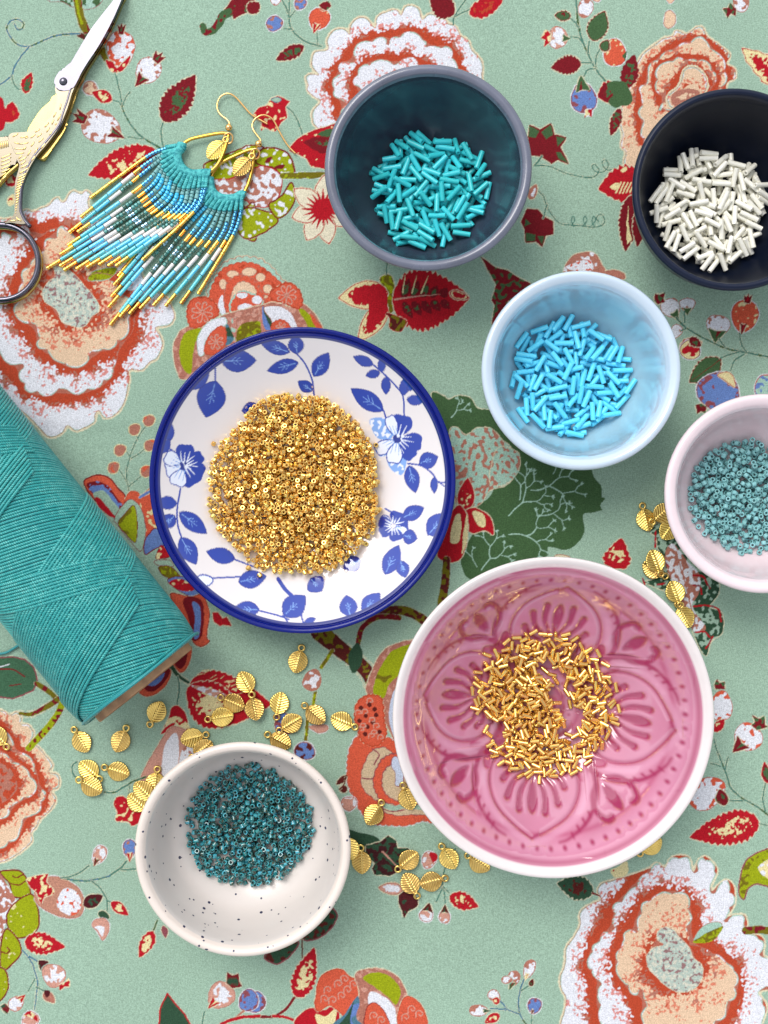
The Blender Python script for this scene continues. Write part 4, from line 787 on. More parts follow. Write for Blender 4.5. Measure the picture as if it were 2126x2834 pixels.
    pl('m', [(310, 270), (325, 265), (330, 330), (340, 365), (315, 365), (298, 320)], WHITE)
    pl('m', scal([(340, 330), (335, 250), (360, 180), (420, 145), (490, 165), (530, 220), (560, 270), (540, 350), (440, 400), (370, 380)], 8, 36), CORAL, smooth=False, line=BROWN)
    pl('m', scal([(372, 260), (400, 205), (450, 185), (500, 215), (515, 260), (470, 260), (430, 245), (400, 290), (375, 300)], 6, 32), PEACH, smooth=False, line=BROWN, lw=1.5)
    pl('m', scal([(365, 330), (380, 285), (430, 240), (490, 255), (545, 290), (550, 340), (500, 400), (420, 410), (380, 380)], 6, 30), CORAL, smooth=False, line=LSAGE, lw=5)
    for q in [(435, 262, 34, 18), (520, 290, 30, 26), (452, 335, 46, 26), (410, 388, 26, 12), (500, 365, 24, 14)]:
        pl('m', [(q[0] + q[2] * math.cos(a), q[1] + q[3] * math.sin(a)) for a in np.linspace(0, 5.5, 7)], WHITE, line=CORAL, lw=2)
    pl('m', [(40, 580), (50, 520), (90, 460), (170, 430), (280, 400), (350, 370), (540, 320), (620, 305), (720, 330), (780, 310), (850, 370), (895, 450), (880, 520), (500, 560), (130, 740), (60, 690)], BROWN, halo=CREAM, speck=PINKB, sp=.25)
    pl('m', [(420, 440), (530, 410), (540, 480), (410, 540)], OLIVE, speck=LIME, sp=.3); st('m', [(390, 400), (380, 520)], 26, lin(206, 140, 124), halo=None, speck=LSAGE, sp=.3); st('m', [(550, 380), (555, 470)], 22, lin(206, 140, 124), halo=None)
    pl('m', [(550, 335), (575, 345), (610, 430), (600, 460), (560, 450)], BLUE); pl('m', [(555, 340), (580, 360), (612, 440), (598, 450)], DGRN)
    pl('m', [(340, 440), (355, 430), (385, 500), (370, 540), (335, 540)], TEALB, speck=DGRN, sp=.5, k=3)
    pl('m', [(75, 600), (85, 520), (120, 470), (205, 455), (165, 540), (150, 640), (140, 710), (100, 690)], LIME)
    pl('m', [(185, 600), (180, 500), (250, 410), (335, 390), (345, 430), (280, 460), (225, 520), (215, 600)], WHITE, line=LSAGE)
    pl('m', scal([(220, 590), (235, 510), (290, 450), (335, 450), (340, 540), (270, 600)], 5, 26), CORAL, smooth=False, line=ORANGE); curls('m', 285, 530, 50, 7)
    pl('m', [(560, 335), (640, 325), (710, 360), (750, 430), (740, 470), (640, 480), (600, 400)], WHITE, line=BROWN)
    pl('m', scal([(605, 460), (620, 415), (670, 405), (710, 440), (700, 480)], 5, 26), CORAL, smooth=False, line=ORANGE); curls('m', 660, 450, 36, 6)
    pl('m', [(755, 345), (790, 345), (840, 400), (860, 450), (820, 450), (790, 400)], LIME); pl('m', [(820, 370), (860, 400), (890, 450), (860, 450)], CORAL)
    pl('m', scal([(120, 370), (125, 320), (160, 280), (230, 275), (280, 310), (300, 370), (250, 400), (200, 440), (140, 440)], 6, 30), CORAL, smooth=False, halo=CREAM, line=ORANGE, lw=4); curls('m', 205, 360, 72, 8)
    pl('m', scal([(595, 250), (640, 215), (700, 190), (760, 230), (780, 300), (750, 340), (690, 310), (610, 290)], 6, 30), CORAL, smooth=False, halo=CREAM, line=ORANGE, lw=4); curls('m', 690, 262, 66, 8)
    pl('H', [(-270, 700), (-230, 700), (-200, 740), (-170, 730), (-140, 790), (-200, 780), (-220, 790), (-260, 760)], CRIM, smooth=False, halo=CREAM)
print_cloth()
# ------------------------------------------------------------ the tablecloth: one sheet, fine where the print has detail
def cloth_z(x, y):
    mm = 1000.0
    z = -0.36 + 0.10 * np.sin(x * mm / 31.0 + 1.3 + np.sin(y * mm / 47)) + 0.10 * np.sin(y * mm / 26.0 + x * mm / 61.0)
    z = z + 0.045 * np.sin((x * .8 + y * .5) * mm / 9.0 + 2 * np.sin(y * mm / 40)) * np.sin(y * mm / 55 + 1)
    # pressed crease left of the plate
    yc = (-(1166 - 1417.0) * KPX); u = x / KPX + 1063
    w = 1 / (1 + np.exp((u - 560) / 25.0))
    z = z + w * (0.16 * np.exp(-((y - yc) * mm / 2.2) ** 2) - 0.10 * np.exp(-((y - yc) * mm + 5) ** 2 / 16.0))
    return np.minimum(z, -0.01) / mm

def cloth_material():
    m = mat('printed_cotton', (1, 1, 1), rough=0.92, spec=0.15, attr='print')
    nt = m.node_tree; N = nt.nodes; L = nt.links; b = N['Principled BSDF']
    at = [n for n in N if n.type == 'ATTRIBUTE'][0]
    tc = N.new('ShaderNodeTexCoord')
    def weave(sx, sy):
        mp = N.new('ShaderNodeMapping'); mp.inputs['Scale'].default_value = (sx, sy, 1)
        mp.inputs['Rotation'].default_value = (0, 0, 0.02)
        nz = N.new('ShaderNodeTexNoise'); nz.inputs['Scale'].default_value = 1.0; nz.inputs['Detail'].default_value = 2
        L.new(tc.outputs['Object'], mp.inputs['Vector']); L.new(mp.outputs[0], nz.inputs['Vector']); return nz.outputs[0]
    a = weave(700, 3000); c = weave(3000, 700)
    mx = N.new('ShaderNodeMath'); mx.operation = 'MAXIMUM'; L.new(a, mx.inputs[0]); L.new(c, mx.inputs[1])
    fine = N.new('ShaderNodeTexNoise'); fine.inputs['Scale'].default_value = 2600; fine.inputs['Detail'].default_value = 1
    L.new(tc.outputs['Object'], fine.inputs['Vector'])
    big = N.new('ShaderNodeTexNoise'); big.inputs['Scale'].default_value = 22; big.inputs['Detail'].default_value = 4
    L.new(tc.outputs['Object'], big.inputs['Vector'])
    sm = N.new('ShaderNodeMath'); sm.operation = 'ADD'; L.new(mx.outputs[0], sm.inputs[0]); L.new(fine.outputs[0], sm.inputs[1])
    mr = N.new('ShaderNodeMapRange'); mr.inputs[1].default_value = 0.82; mr.inputs[2].default_value = 1.34; mr.inputs[3].default_value = 0.74; mr.inputs[4].default_value = 1.16
    L.new(sm.outputs[0], mr.inputs[0])
    mb = N.new('ShaderNodeMapRange'); mb.inputs[1].default_value = 0.3; mb.inputs[2].default_value = 0.7; mb.inputs[3].default_value = 0.955; mb.inputs[4].default_value = 1.04
    L.new(big.outputs[0], mb.inputs[0])
    mu = N.new('ShaderNodeMath'); mu.operation = 'MULTIPLY'; L.new(mr.outputs[0], mu.inputs[0]); L.new(mb.outputs[0], mu.inputs[1])
    m2 = N.new('ShaderNodeMath'); m2.operation = 'MULTIPLY'; m2.inputs[1].default_value = PRINT_ALBEDO; L.new(mu.outputs[0], m2.inputs[0])
    vm = N.new('ShaderNodeVectorMath'); vm.operation = 'SCALE'; L.new(at.outputs['Color'], vm.inputs[0]); L.new(m2.outputs[0], vm.inputs['Scale'])
    L.new(vm.outputs[0], b.inputs['Base Color'])
    bp = N.new('ShaderNodeBump'); bp.inputs['Strength'].default_value = 0.5; bp.inputs['Distance'].default_value = 0.00012
    L.new(sm.outputs[0], bp.inputs['Height']); L.new(bp.outputs[0], b.inputs['Normal'])
    return m
PRINT_ALBEDO = 0.80

def build_cloth():
    S = 4                                            # fine cells per 1 mm block
    bw, bh = 400, 500                                # blocks: 0.4 x 0.5 m
    x0, y0 = -bw / 2 * 1e-3, -bh / 2 * 1e-3
    lx, ly = bw * S + 1, bh * S + 1
    gx = x0 + np.arange(lx) * 1e-3 / S; gy = y0 + np.arange(ly) * 1e-3 / S
    X, Y = np.meshgrid(gx, gy)
    wob = np.random.default_rng(2).random((2, ly // 2 + 2, lx // 2 + 2)).astype(np.float32)
    wu = (np.repeat(np.repeat(blur(wob[0], 1.2), 2, 0), 2, 1)[:ly, :lx] - .5) * 9; wv = (np.repeat(np.repeat(blur(wob[1], 1.2), 2, 0), 2, 1)[:ly, :lx] - .5) * 9
    U = X / KPX + 1063 + wu; Vv = -Y / KPX + 1417 + wv
    Cc = np.empty((ly, lx, 3), np.float32)
    for r in range(0, ly, 200): Cc[r:r + 200] = CL.sample(U[r:r + 200], Vv[r:r + 200])
    # detail per block
    g = Cc[:, :, 0] + Cc[:, :, 1] * 2 + Cc[:, :, 2]
    mxb = np.full((bh, bw), -9.0, np.float32); mnb = np.full((bh, bw), 9.0, np.float32)
    for i in range(S + 1):
        for j in range(S + 1):
            q = g[i:i + bh * S:S, j:j + bw * S:S][:bh, :bw]
            mxb = np.maximum(mxb, q); mnb = np.minimum(mnb, q)
    bx = np.abs(x0 + (np.arange(bw) + .5) * 1e-3)[None, :]; by = np.abs(y0 + (np.arange(bh) + .5) * 1e-3)[:, None]
    inside = (bx < 0.132) & (by < 0.174)
    fine = (mxb - mnb > 0.03) & inside
    bi, bj = np.nonzero(fine)
    a, b = np.meshgrid(np.arange(S), np.arange(S), indexing='ij')
    fi = (bi[:, None] * S + a.ravel()[None]).ravel(); fj = (bj[:, None] * S + b.ravel()[None]).ravel()
    idx = lambda i, j: i * lx + j
    q1 = np.stack([idx(fi, fj), idx(fi, fj + 1), idx(fi + 1, fj + 1), idx(fi + 1, fj)], 1)
    ci, cj = np.nonzero(~fine); ci *= S; cj *= S
    q2 = np.stack([idx(ci, cj), idx(ci, cj + S), idx(ci + S, cj + S), idx(ci + S, cj)], 1)
    Q = np.vstack([q1, q2]).astype(np.int64)
    used, inv = np.unique(Q.ravel(), return_inverse=True)
    F = inv.reshape(-1, 4)
    V = np.stack([X.ravel()[used], Y.ravel()[used], cloth_z(X.ravel()[used], Y.ravel()[used])], 1)
    colr = Cc.reshape(-1, 3)[used]
    # hem: the sheet continues coarsely to 1.2 x 1.4 m and has a thickness
    n0 = len(V)
    ex, ey = bw / 2 * 1e-3, bh / 2 * 1e-3
    rings = []
    n = 60
    def ring(hx, hy, z):
        t = np.linspace(0, 1, n, endpoint=False)
        P = [(-hx + 2 * hx * k, -hy, z) for k in t] + [(hx, -hy + 2 * hy * k, z) for k in t] + [(hx - 2 * hx * k, hy, z) for k in t] + [(-hx, hy - 2 * hy * k, z) for k in t]
        return np.array(P)
    r = [ring(ex, ey, 0), ring(ex + .1, ey + .1, -.0003), ring(.6, .7, -.0003), ring(.6, .7, -.0012), ring(.3, .3, -.0012)]
    r[0][:, 2] = cloth_z(r[0][:, 0], r[0][:, 1])
    RV = np.vstack(r); m4 = 4 * n
    RF = []
    for k in range(len(r) - 1):
        for i in range(m4):
            RF.append((n0 + k * m4 + i, n0 + (k + 1) * m4 + i, n0 + (k + 1) * m4 + (i + 1) % m4, n0 + k * m4 + (i + 1) % m4))
    V = np.vstack([V, RV]); F = np.vstack([F, np.array(RF)])
    colr = np.vstack([colr, np.tile(np.array([SAGE], np.float32), (len(RV), 1))])
    me = fast_mesh('tablecloth', V, F, cloth_material(), smooth=True)
    at = me.color_attributes.new('print', 'FLOAT_COLOR', 'POINT')
    rgba = np.ones((len(V), 4), np.float32); rgba[:, :3] = colr
    at.data.foreach_set('color', rgba.ravel())
    o = link('tablecloth', me)
    tag(o, 'sage green cotton tablecloth printed with large peonies, rosehips and red leaves', 'tablecloth')
    print('cloth verts', len(V), 'faces', len(F))
    return o
cloth = build_cloth()
tt = mesh_obj('table_top', [(x, y, z) for z in (-.03, -.0013) for x, y in ((-.55, -.65), (.55, -.65), (.55, .65), (-.55, .65))],
              [(0, 3, 2, 1), (4, 5, 6, 7), (0, 1, 5, 4), (1, 2, 6, 5), (2, 3, 7, 6), (3, 0, 4, 7)], mat('pale_wood', lin(190, 160, 120), 0.6, var=.1, var_scale=20), smooth=False)
tag(tt, 'plain wooden table top under the printed cloth', 'table', kind='structure'); del tt['category']
# ------------------------------------------------------------ bowls and plate
def lathe_vf(prof, seg=128):
    prof = np.asarray(prof, float); n = len(prof)
    a = np.arange(seg) * 2 * math.pi / seg
    V = np.stack([prof[:, None, 0] * np.cos(a)[None], prof[:, None, 0] * np.sin(a)[None], np.repeat(prof[:, 1:2], seg, 1)], 2).reshape(-1, 3)
    i = np.arange(n - 1)[:, None]; j = np.arange(seg)[None]; j2 = (j + 1) % seg
    F = np.stack([i * seg + j, i * seg + j2, (i + 1) * seg + j2, (i + 1) * seg + j], 2).reshape(-1, 4)
    return V, F
def lathe(name, prof, mat_, parent, seg=128):
    V, F = lathe_vf(prof, seg)
    me = fast_mesh(name, V, F, mat_)
    return link(name, me, parent)
def resample(pts, n):
    c = catmull(pts, False, 12); d = np.concatenate([[0], np.cumsum(np.linalg.norm(np.diff(c, axis=0), axis=1))])
    t = np.linspace(0, d[-1], n); return np.stack([np.interp(t, d, c[:, 0]), np.interp(t, d, c[:, 1])], 1)
mm = 0.001
BOWLS = {}
def bowl(key, name, uc, vc, rpx, H, outer, rim, inner, m_out, m_rim, m_in, label, cat='bowl', group=None, wob=0.0):
    """outer, rim, inner: (r as fraction of the rim radius, z as fraction of H) from foot to rim to the centre of the floor"""
    c = W(uc, vc, H); R = rpx * KPX * (CAM_H - H) / CAM_H
    root = empty(name, (c.x, c.y, 0), label, cat, group)
    S = lambda L: [(a * R, b * H) for a, b in L]
    po = resample(S(outer), 26); pr = resample(S(rim), 18); pi = resample(S(inner), 54)
    foot = np.array([(0.0001, 0.0012), (po[0][0] - .0030, .0012), (po[0][0] - .0020, 0.0), (po[0][0], 0.0)])
    lathe('foot', foot, m_out, root, 96)
    lathe('outer_wall', po, m_out, root); lathe('rim', pr, m_rim, root)
    if m_in is not None: lathe('inner_wall', pi, m_in, root)
    zi = lambda r: np.interp(r, pi[::-1, 0], pi[::-1, 1])
    root.scale = (1 + wob, 1 - wob, 1); root.rotation_euler = (0, 0, wob * 90)
    BOWLS[key] = dict(root=root, c=c, R=R, H=H, zi=zi, pi=pi)
    return root
OUT = [(.50, 0), (.53, .06), (.72, .22), (.88, .50), (.96, .78), (.995, .93)]
RIM = [(.995, .93), (1.0, .965), (.985, .99), (.95, 1.0), (.915, .985), (.893, .94)]
INN = [(.893, .94), (.89, .85), (.85, .66), (.76, .44), (.62, .27), (.44, .17), (.22, .125), (.004, .115)]

teal_out = mat('grey_blue_glaze', lin(98, 102, 118), .26, coat=.5, var=.14, var_scale=90, bump=.15, bump_scale=180, bump_dist=.0004, rough_var=.06)
teal_in = mat('dark_teal_glaze', lin(58, 74, 86), .26, coat=.5, coat_rough=.14, spec=.4, var=.10, var_scale=60, color2=lin(50, 60, 76), bump=.05, bump_scale=120, bump_dist=.0004)
bowl('teal', 'dark_teal_bowl', 1186, 461, 287, .034, OUT, RIM, INN, teal_out, teal_out, teal_in, 'dark teal glazed bowl with a grey rim holding turquoise bugle beads', wob=.006)
blk = mat('matte_navy_black', lin(10, 22, 46), .36, spec=.3, var=.06, bump=.06, bump_scale=900, bump_dist=.0001)
blk_in = mat('matte_black', lin(4, 13, 32), .42, spec=.22, var=.06, bump=.06, bump_scale=900, bump_dist=.0001)
bowl('black', 'black_bowl', 2033, 522, 281, .034, OUT, [(.995, .93), (1.0, .965), (.985, .99), (.96, 1.0), (.935, .985), (.92, .94)],
     [(.92, .94), (.91, .90), (.905, .85), (.86, .66), (.77, .44), (.63, .27), (.44, .17), (.22, .125), (.004, .115)], blk, blk, blk_in, 'matt black bowl holding white bugle beads, cut off by the picture edge')

def glaze_ramp(name, c_low, c_high, z0, z1, rough=.12):
    m = mat(name, c_low, rough, coat=.8, coat_rough=.04, bump=.05, bump_scale=300, bump_dist=.0003)
    N = m.node_tree.nodes; L = m.node_tree.links; b = N['Principled BSDF']
    tc = N.new('ShaderNodeTexCoord'); sp = N.new('ShaderNodeSeparateXYZ'); L.new(tc.outputs['Object'], sp.inputs[0])
    nz = N.new('ShaderNodeTexNoise'); nz.inputs['Scale'].default_value = 70; nz.inputs['Detail'].default_value = 5; L.new(tc.outputs['Object'], nz.inputs['Vector'])
    ml = N.new('ShaderNodeMath'); ml.operation = 'MULTIPLY_ADD'; ml.inputs[1].default_value = (z1 - z0) * .9; L.new(nz.outputs[0], ml.inputs[0]); L.new(sp.outputs[2], ml.inputs[2])
    mr = N.new('ShaderNodeMapRange'); mr.interpolation_type = 'SMOOTHSTEP'; mr.inputs[1].default_value = z0 + (z1 - z0) * .45; mr.inputs[2].default_value = z1 + (z1 - z0) * .45; L.new(ml.outputs[0], mr.inputs[0])
    mx = N.new('ShaderNodeMix'); mx.data_type = 'RGBA'; L.new(mr.outputs[0], mx.inputs[0]); mx.inputs[6].default_value = (*c_low, 1); mx.inputs[7].default_value = (*c_high, 1)
    L.new(mx.outputs[2], b.inputs['Base Color']); return m
pale = mat('pale_grey_blue_glaze', lin(188, 204, 218), .14, coat=.8, var=.04, var_scale=60, bump=.05, bump_scale=300, bump_dist=.0003)
blue_in = glaze_ramp('sky_blue_glaze', lin(160, 196, 210), lin(198, 208, 218), .019, .031)
RIM2 = [(.985, .92), (1.0, .955), (.985, .99), (.95, 1.0), (.90, .975), (.865, .92)]
INN2 = [(.865, .92), (.845, .84), (.80, .64), (.72, .44), (.58, .27), (.42, .17), (.22, .125), (.004, .115)]
OUT2 = [(.48, 0), (.52, .06), (.72, .22), (.88, .50), (.955, .78), (.985, .92)]
bowl('blue', 'sky_blue_bowl', 1610, 1024, 277, .033, OUT2, RIM2, INN2, pale, pale, blue_in, 'pale sky blue bowl with a whitish rim holding bright blue bugle beads')
pinkw = mat('blush_white_glaze', lin(226, 208, 212), .16, coat=.6, var=.02, bump=.04, bump_scale=300, bump_dist=.0003)
pinkw_in = mat('blush_glaze', lin(224, 204, 208), .18, coat=.5, var=.02)
bowl('blush', 'blush_bowl', 2118, 1366, 277, .031, OUT2, RIM2, INN2, pinkw, pinkw, pinkw_in, 'small pinkish white bowl at the picture edge holding matt sea green beads')

def speckled(name, col):
    m = mat(name, col, .28, coat=.25, coat_rough=.2, var=.03, var_scale=40, bump=.05, bump_scale=400, bump_dist=.0002)
    N = m.node_tree.nodes; L = m.node_tree.links; b = N['Principled BSDF']
    src = b.inputs['Base Color'].links[0].from_socket
    tc = N.new('ShaderNodeTexCoord'); last = src
    for sc, thr, keep in ((230, .12, .80), (430, .15, .45)):
        vo = N.new('ShaderNodeTexVoronoi'); vo.inputs['Scale'].default_value = sc; L.new(tc.outputs['Object'], vo.inputs['Vector'])
        lt = N.new('ShaderNodeMath'); lt.operation = 'LESS_THAN'; lt.inputs[1].default_value = thr; L.new(vo.outputs['Distance'], lt.inputs[0])
        sp = N.new('ShaderNodeSeparateColor'); L.new(vo.outputs['Color'], sp.inputs[0])
        l2 = N.new('ShaderNodeMath'); l2.operation = 'LESS_THAN'; l2.inputs[1].default_value = keep; L.new(sp.outputs[0], l2.inputs[0])
        mu = N.new('ShaderNodeMath'); mu.operation = 'MULTIPLY'; L.new(lt.outputs[0], mu.inputs[0]); L.new(l2.outputs[0], mu.inputs[1])
        mx = N.new('ShaderNodeMix'); mx.data_type = 'RGBA'; L.new(mu.outputs[0], mx.inputs[0]); L.new(last, mx.inputs[6]); mx.inputs[7].default_value = (*lin(40, 42, 74), 1)
        last = mx.outputs[2]
    L.new(last, b.inputs['Base Color']); return m
crm = speckled('speckled_cream', lin(220, 208, 198)); crm_in = speckled('speckled_grey_cream', lin(214, 206, 200))
bowl('speck', 'speckled_bowl', 671, 2353, 299, .031, [(.52, 0), (.56, .06), (.76, .22), (.90, .50), (.965, .78), (.99, .93)],
     [(.99, .93), (1.0, .96), (.985, .99), (.96, 1.0), (.93, .985), (.905, .94)], [(.905, .94), (.89, .88), (.88, .78), (.85, .58), (.76, .36), (.62, .23), (.44, .16), (.22, .125), (.004, .115)],
     crm, crm, crm_in, 'cream bowl with dark blue specks holding mottled teal beads', wob=.005)

# ---- pattern grid: inner surface carrying relief and glaze colour
def pattern_surface(name, prof, R, cv, disp, mat_, parent, nr, na, u0, v0, ppr):
    """polar sheet on a profile; cv colour canvas / disp height canvas in px around (u0, v0), ppr px per metre"""
    P = resample(prof, nr); P = P[::-1]                 # centre outwards
    a = np.arange(na) * 2 * math.pi / na
    r = P[:, 0][:, None]; z = P[:, 1][:, None]
    Xp = r * np.cos(a)[None]; Yp = r * np.sin(a)[None]
    U = u0 + Xp * ppr; Vv = v0 - Yp * ppr
    C_ = cv.sample(U, Vv)
    T_ = np.gradient(P, axis=0); T_ /= np.linalg.norm(T_, axis=1)[:, None]
    nrm = np.stack([-T_[:, 1], T_[:, 0]], 1)             # upward / inward normal
    h = 0 if disp is None else disp(U, Vv)
    rr = r + nrm[:, :1] * h; zz = z + nrm[:, 1:] * h
    V = np.stack([rr * np.cos(a)[None], rr * np.sin(a)[None], zz + 0 * rr], 2).reshape(-1, 3)
    i = np.arange(nr - 1)[:, None]; j = np.arange(na)[None]; j2 = (j + 1) % na
    F = np.stack([i * na + j, (i + 1) * na + j, (i + 1) * na + j2, i * na + j2], 2).reshape(-1, 4)
    me = fast_mesh(name, V, F, mat_)
    at = me.color_attributes.new('print', 'FLOAT_COLOR', 'POINT')
    rgba = np.ones((nr * na, 4), np.float32); rgba[:, :3] = C_.reshape(-1, 3); at.data.foreach_set('color', rgba.ravel())
    return link(name, me, parent)
def photo_uv(c, Xp, Yp, Z):
    k = KPX * (CAM_H - Z) / CAM_H
    return 1063 + (c.x + Xp) / k, 1417 - (c.y + Yp) / k

# ---- blue and white plate
CLOTH_CANVAS = CL
CL = Canvas(390, 880, 1290, 1780, 0.85, lin(222, 216, 216))
PB = lin(0, 48, 156); PB2 = lin(0, 34, 132); PL = lin(120, 160, 222); PW = lin(222, 228, 242); RB = lin(0, 20, 112)
def plf(b, t, w, vein=True, col=PB, bend=0.0):
    leaf('Y', b, t, w * 1.16, col, None, teeth=1, halo=None, mid=.45, edge=PB2, bend=bend)
    if vein:
        B, T2 = np.array(tp('Y', [b])[0]), np.array(tp('Y', [t])[0])
        CL.line([B + (T2 - B) * .1, B + (T2 - B) * .62], 2.4, PL, w2=1)
        d = (T2 - B); e = np.array([-d[1], d[0]])
        for k in (.3, .42):
            for s_ in (-1, 1): CL.line([B + d * k, B + d * (k + .13) + e * s_ * .10], 1.6, PL, smooth=False)
def pst(pts, w=5): st('Y', pts, w, PB, halo=None)
def petal(c, a, r0, r1, w, col=PB, notch=True, hollow=False):
    c = np.array(c, float); d = np.array([math.cos(R_(a)), math.sin(R_(a))]); e = np.array([-d[1], d[0]])
    P = [c + d * r0 - e * w * .12, c + d * (r0 + (r1 - r0) * .5) - e * w * .5, c + d * (r0 + (r1 - r0) * .9) - e * w * .38, c + d * r1 * (.94 if notch else 1.03), c + d * (r0 + (r1 - r0) * .92) + e * w * .36, c + d * (r0 + (r1 - r0) * .5) + e * w * .5, c + d * r0 + e * w * .12]
    pl('Y', P, PW if hollow else col, line=col, lw=3)
    for k in (-.16, 0, .16):
        st('Y', [c + d * r0 * .9 + e * w * k, c + d * (r0 + (r1 - r0) * random.uniform(.4, .6)) + e * w * k * 1.7], 4.5 if not hollow else 3, PW if not hollow else PL, halo=None, w2=1.5)
pst([(508, 220), (502, 175), (480, 125), (450, 90)]); plf((456, 98), (451, 38), 42); plf((436, 92), (346, 62), 36); plf((462, 122), (366, 148), 38); plf((506, 165), (552, 92), 44); plf((504, 208), (459, 178), 32)
plf((228, 118), (336, 116), 60); pst([(212, 135), (212, 180)]); plf((213, 176), (184, 288), 76); plf((128, 200), (196, 146), 44, False)
plf((74, 360), (76, 298), 26, False); plf((50, 395), (76, 350), 26, False); pst([(60, 360), (75, 380), (90, 390)])
for a, w, h in ((-85, 52, 0), (170, 56, 1), (25, 56, 0), (-30, 38, 0), (60, 58, 0), (112, 50, 1), (210, 44, 1)): petal((118, 432), a, 14, 66 if a != 170 else 58, w, PB, hollow=bool(h))
pl('Y', [(106, 424), (118, 418), (130, 426), (128, 440), (114, 444), (104, 436)], PB2, speck=PW, sp=.3)
pst([(108, 500), (98, 560), (100, 610), (112, 650)]); plf((98, 545), (36, 540), 36, False); plf((92, 580), (50, 618), 38); plf((104, 570), (188, 636), 44); plf((108, 645), (156, 728), 48)
plf((272, 712), (184, 688), 42, False); pst([(270, 712), (330, 735)]); pl('Y', [(150, 772), (175, 758), (203, 768), (200, 785), (170, 795)], PW, line=PB, lw=4); pst([(203, 768), (290, 764)]); plf((280, 780), (366, 762), 48); plf((345, 862), (262, 862), 44); pst([(345, 866), (400, 880), (432, 892)])
plf((416, 882), (482, 820), 60); pst([(416, 880), (432, 905)]); pst([(466, 840), (470, 880), (477, 905)], 5); plf((478, 903), (514, 888), 18, False); pst([(400, 770), (420, 800), (440, 820)], 12); plf((496, 768), (532, 808), 52); plf((648, 712), (594, 740), 42)
plf((616, 884), (604, 818), 48); plf((652, 872), (706, 812), 46); plf((720, 758), (762, 668), 46); plf((766, 715), (782, 768), 36); pst([(766, 690), (764, 725)])
for a, w, h in ((-70, 40, 0), (0, 44, 0), (35, 36, 1), (75, 38, 0), (150, 34, 0), (-150, 34, 1), (200, 34, 0)): petal((745, 612), a, 10, 46, w, PB, hollow=bool(h))
plf((772, 640), (818, 650), 40); pst([(752, 640), (776, 645)]); plf((772, 588), (838, 556), 40); pst([(720, 560), (750, 575), (775, 582)]); plf((848, 640), (908, 572), 54)
plf((716, 268), (617, 200), 48); pst([(716, 266), (722, 285)]); plf((686, 130), (624, 104), 28, False); plf((706, 152), (661, 162), 24, False); plf((712, 152), (708, 106), 22, False); plf((722, 165), (724, 220), 26, False)
pst([(686, 130), (715, 155), (750, 190), (774, 225), (778, 285)]); plf((778, 222), (776, 170), 26, False); plf((784, 232), (838, 240), 28, False); plf((784, 205), (812, 190), 16, False)
for q in [[(676, 292), (720, 290), (745, 330), (735, 352), (700, 350), (680, 320)], [(690, 380), (735, 365), (742, 385), (710, 405)], [(735, 380), (775, 370), (785, 420), (768, 460), (730, 430)]]: pl('Y', q, PL, speck=PW, sp=.2)
for a, w, h in ((-75, 62, 0), (10, 52, 0), (50, 44, 0), (-110, 34, 1), (150, 40, 1), (100, 46, 1)): petal((757, 352), a, 12, 76, w, PB, hollow=bool(h))
pl('Y', [(744, 345), (757, 336), (770, 346), (766, 360), (750, 362)], PB2, speck=PW, sp=.3)
plf((822, 425), (880, 404), 44); plf((792, 430), (812, 514), 40); plf((866, 466), (868, 516), 20, False); pst([(788, 425), (830, 432), (862, 455), (880, 480), (912, 480)]); pst([(880, 480), (905, 500), (915, 530)], 4)
plf((345, 258), (290, 268), 40, False); plf((70, 690), (40, 640), 30, False)
PLC = CL
pc = W(837, 1329, .019); PR = 425 * KPX * (CAM_H - .019) / CAM_H
cx_, cy_ = 837, 1329
Yg, Xg = np.mgrid[0:PLC.h, 0:PLC.w]
# plate bodies
plate = empty('blue_white_plate', (pc.x, pc.y, 0), 'round white plate with blue leaf print and navy rim under a heap of gold beads', 'plate')
PH = .019
navy = mat('navy_glaze', RB, .2, coat=.25, coat_rough=.03, spec=.2, var=.05, var_scale=50)
wglz = mat('white_glaze', lin(216, 212, 218), .12, coat=1.0, coat_rough=.02)
pglz = mat('printed_plate_glaze', (1, 1, 1), .12, coat=1.0, coat_rough=.025, attr='print', bump=.04, bump_scale=60, bump_dist=.0006)
lathe('foot', [(.0001, .001), (.024, .001), (.025, 0), (.0265, 0), (.027, .002)], wglz, plate, 96)
lathe('outer_wall', resample([(.027, .002), (.034, .006), (.043, .0125), (.97 * PR, .0158)], 20), navy, plate)
lathe('rim', resample([(.97 * PR, .0158), (PR * .995, .0175), (PR, .0183), (PR * .993, PH), (PR * .972, .01885), (PR * .962, .0179), (PR * .955, .0181), (PR * .945, .0180)], 40), navy, plate, 200)
pprof = [(PR * .945, .0180), (PR * .90, .0162), (PR * .80, .0128), (PR * .68, .0096), (PR * .55, .0072), (PR * .4, .0057), (PR * .2, .0051), (.0003, .005)]
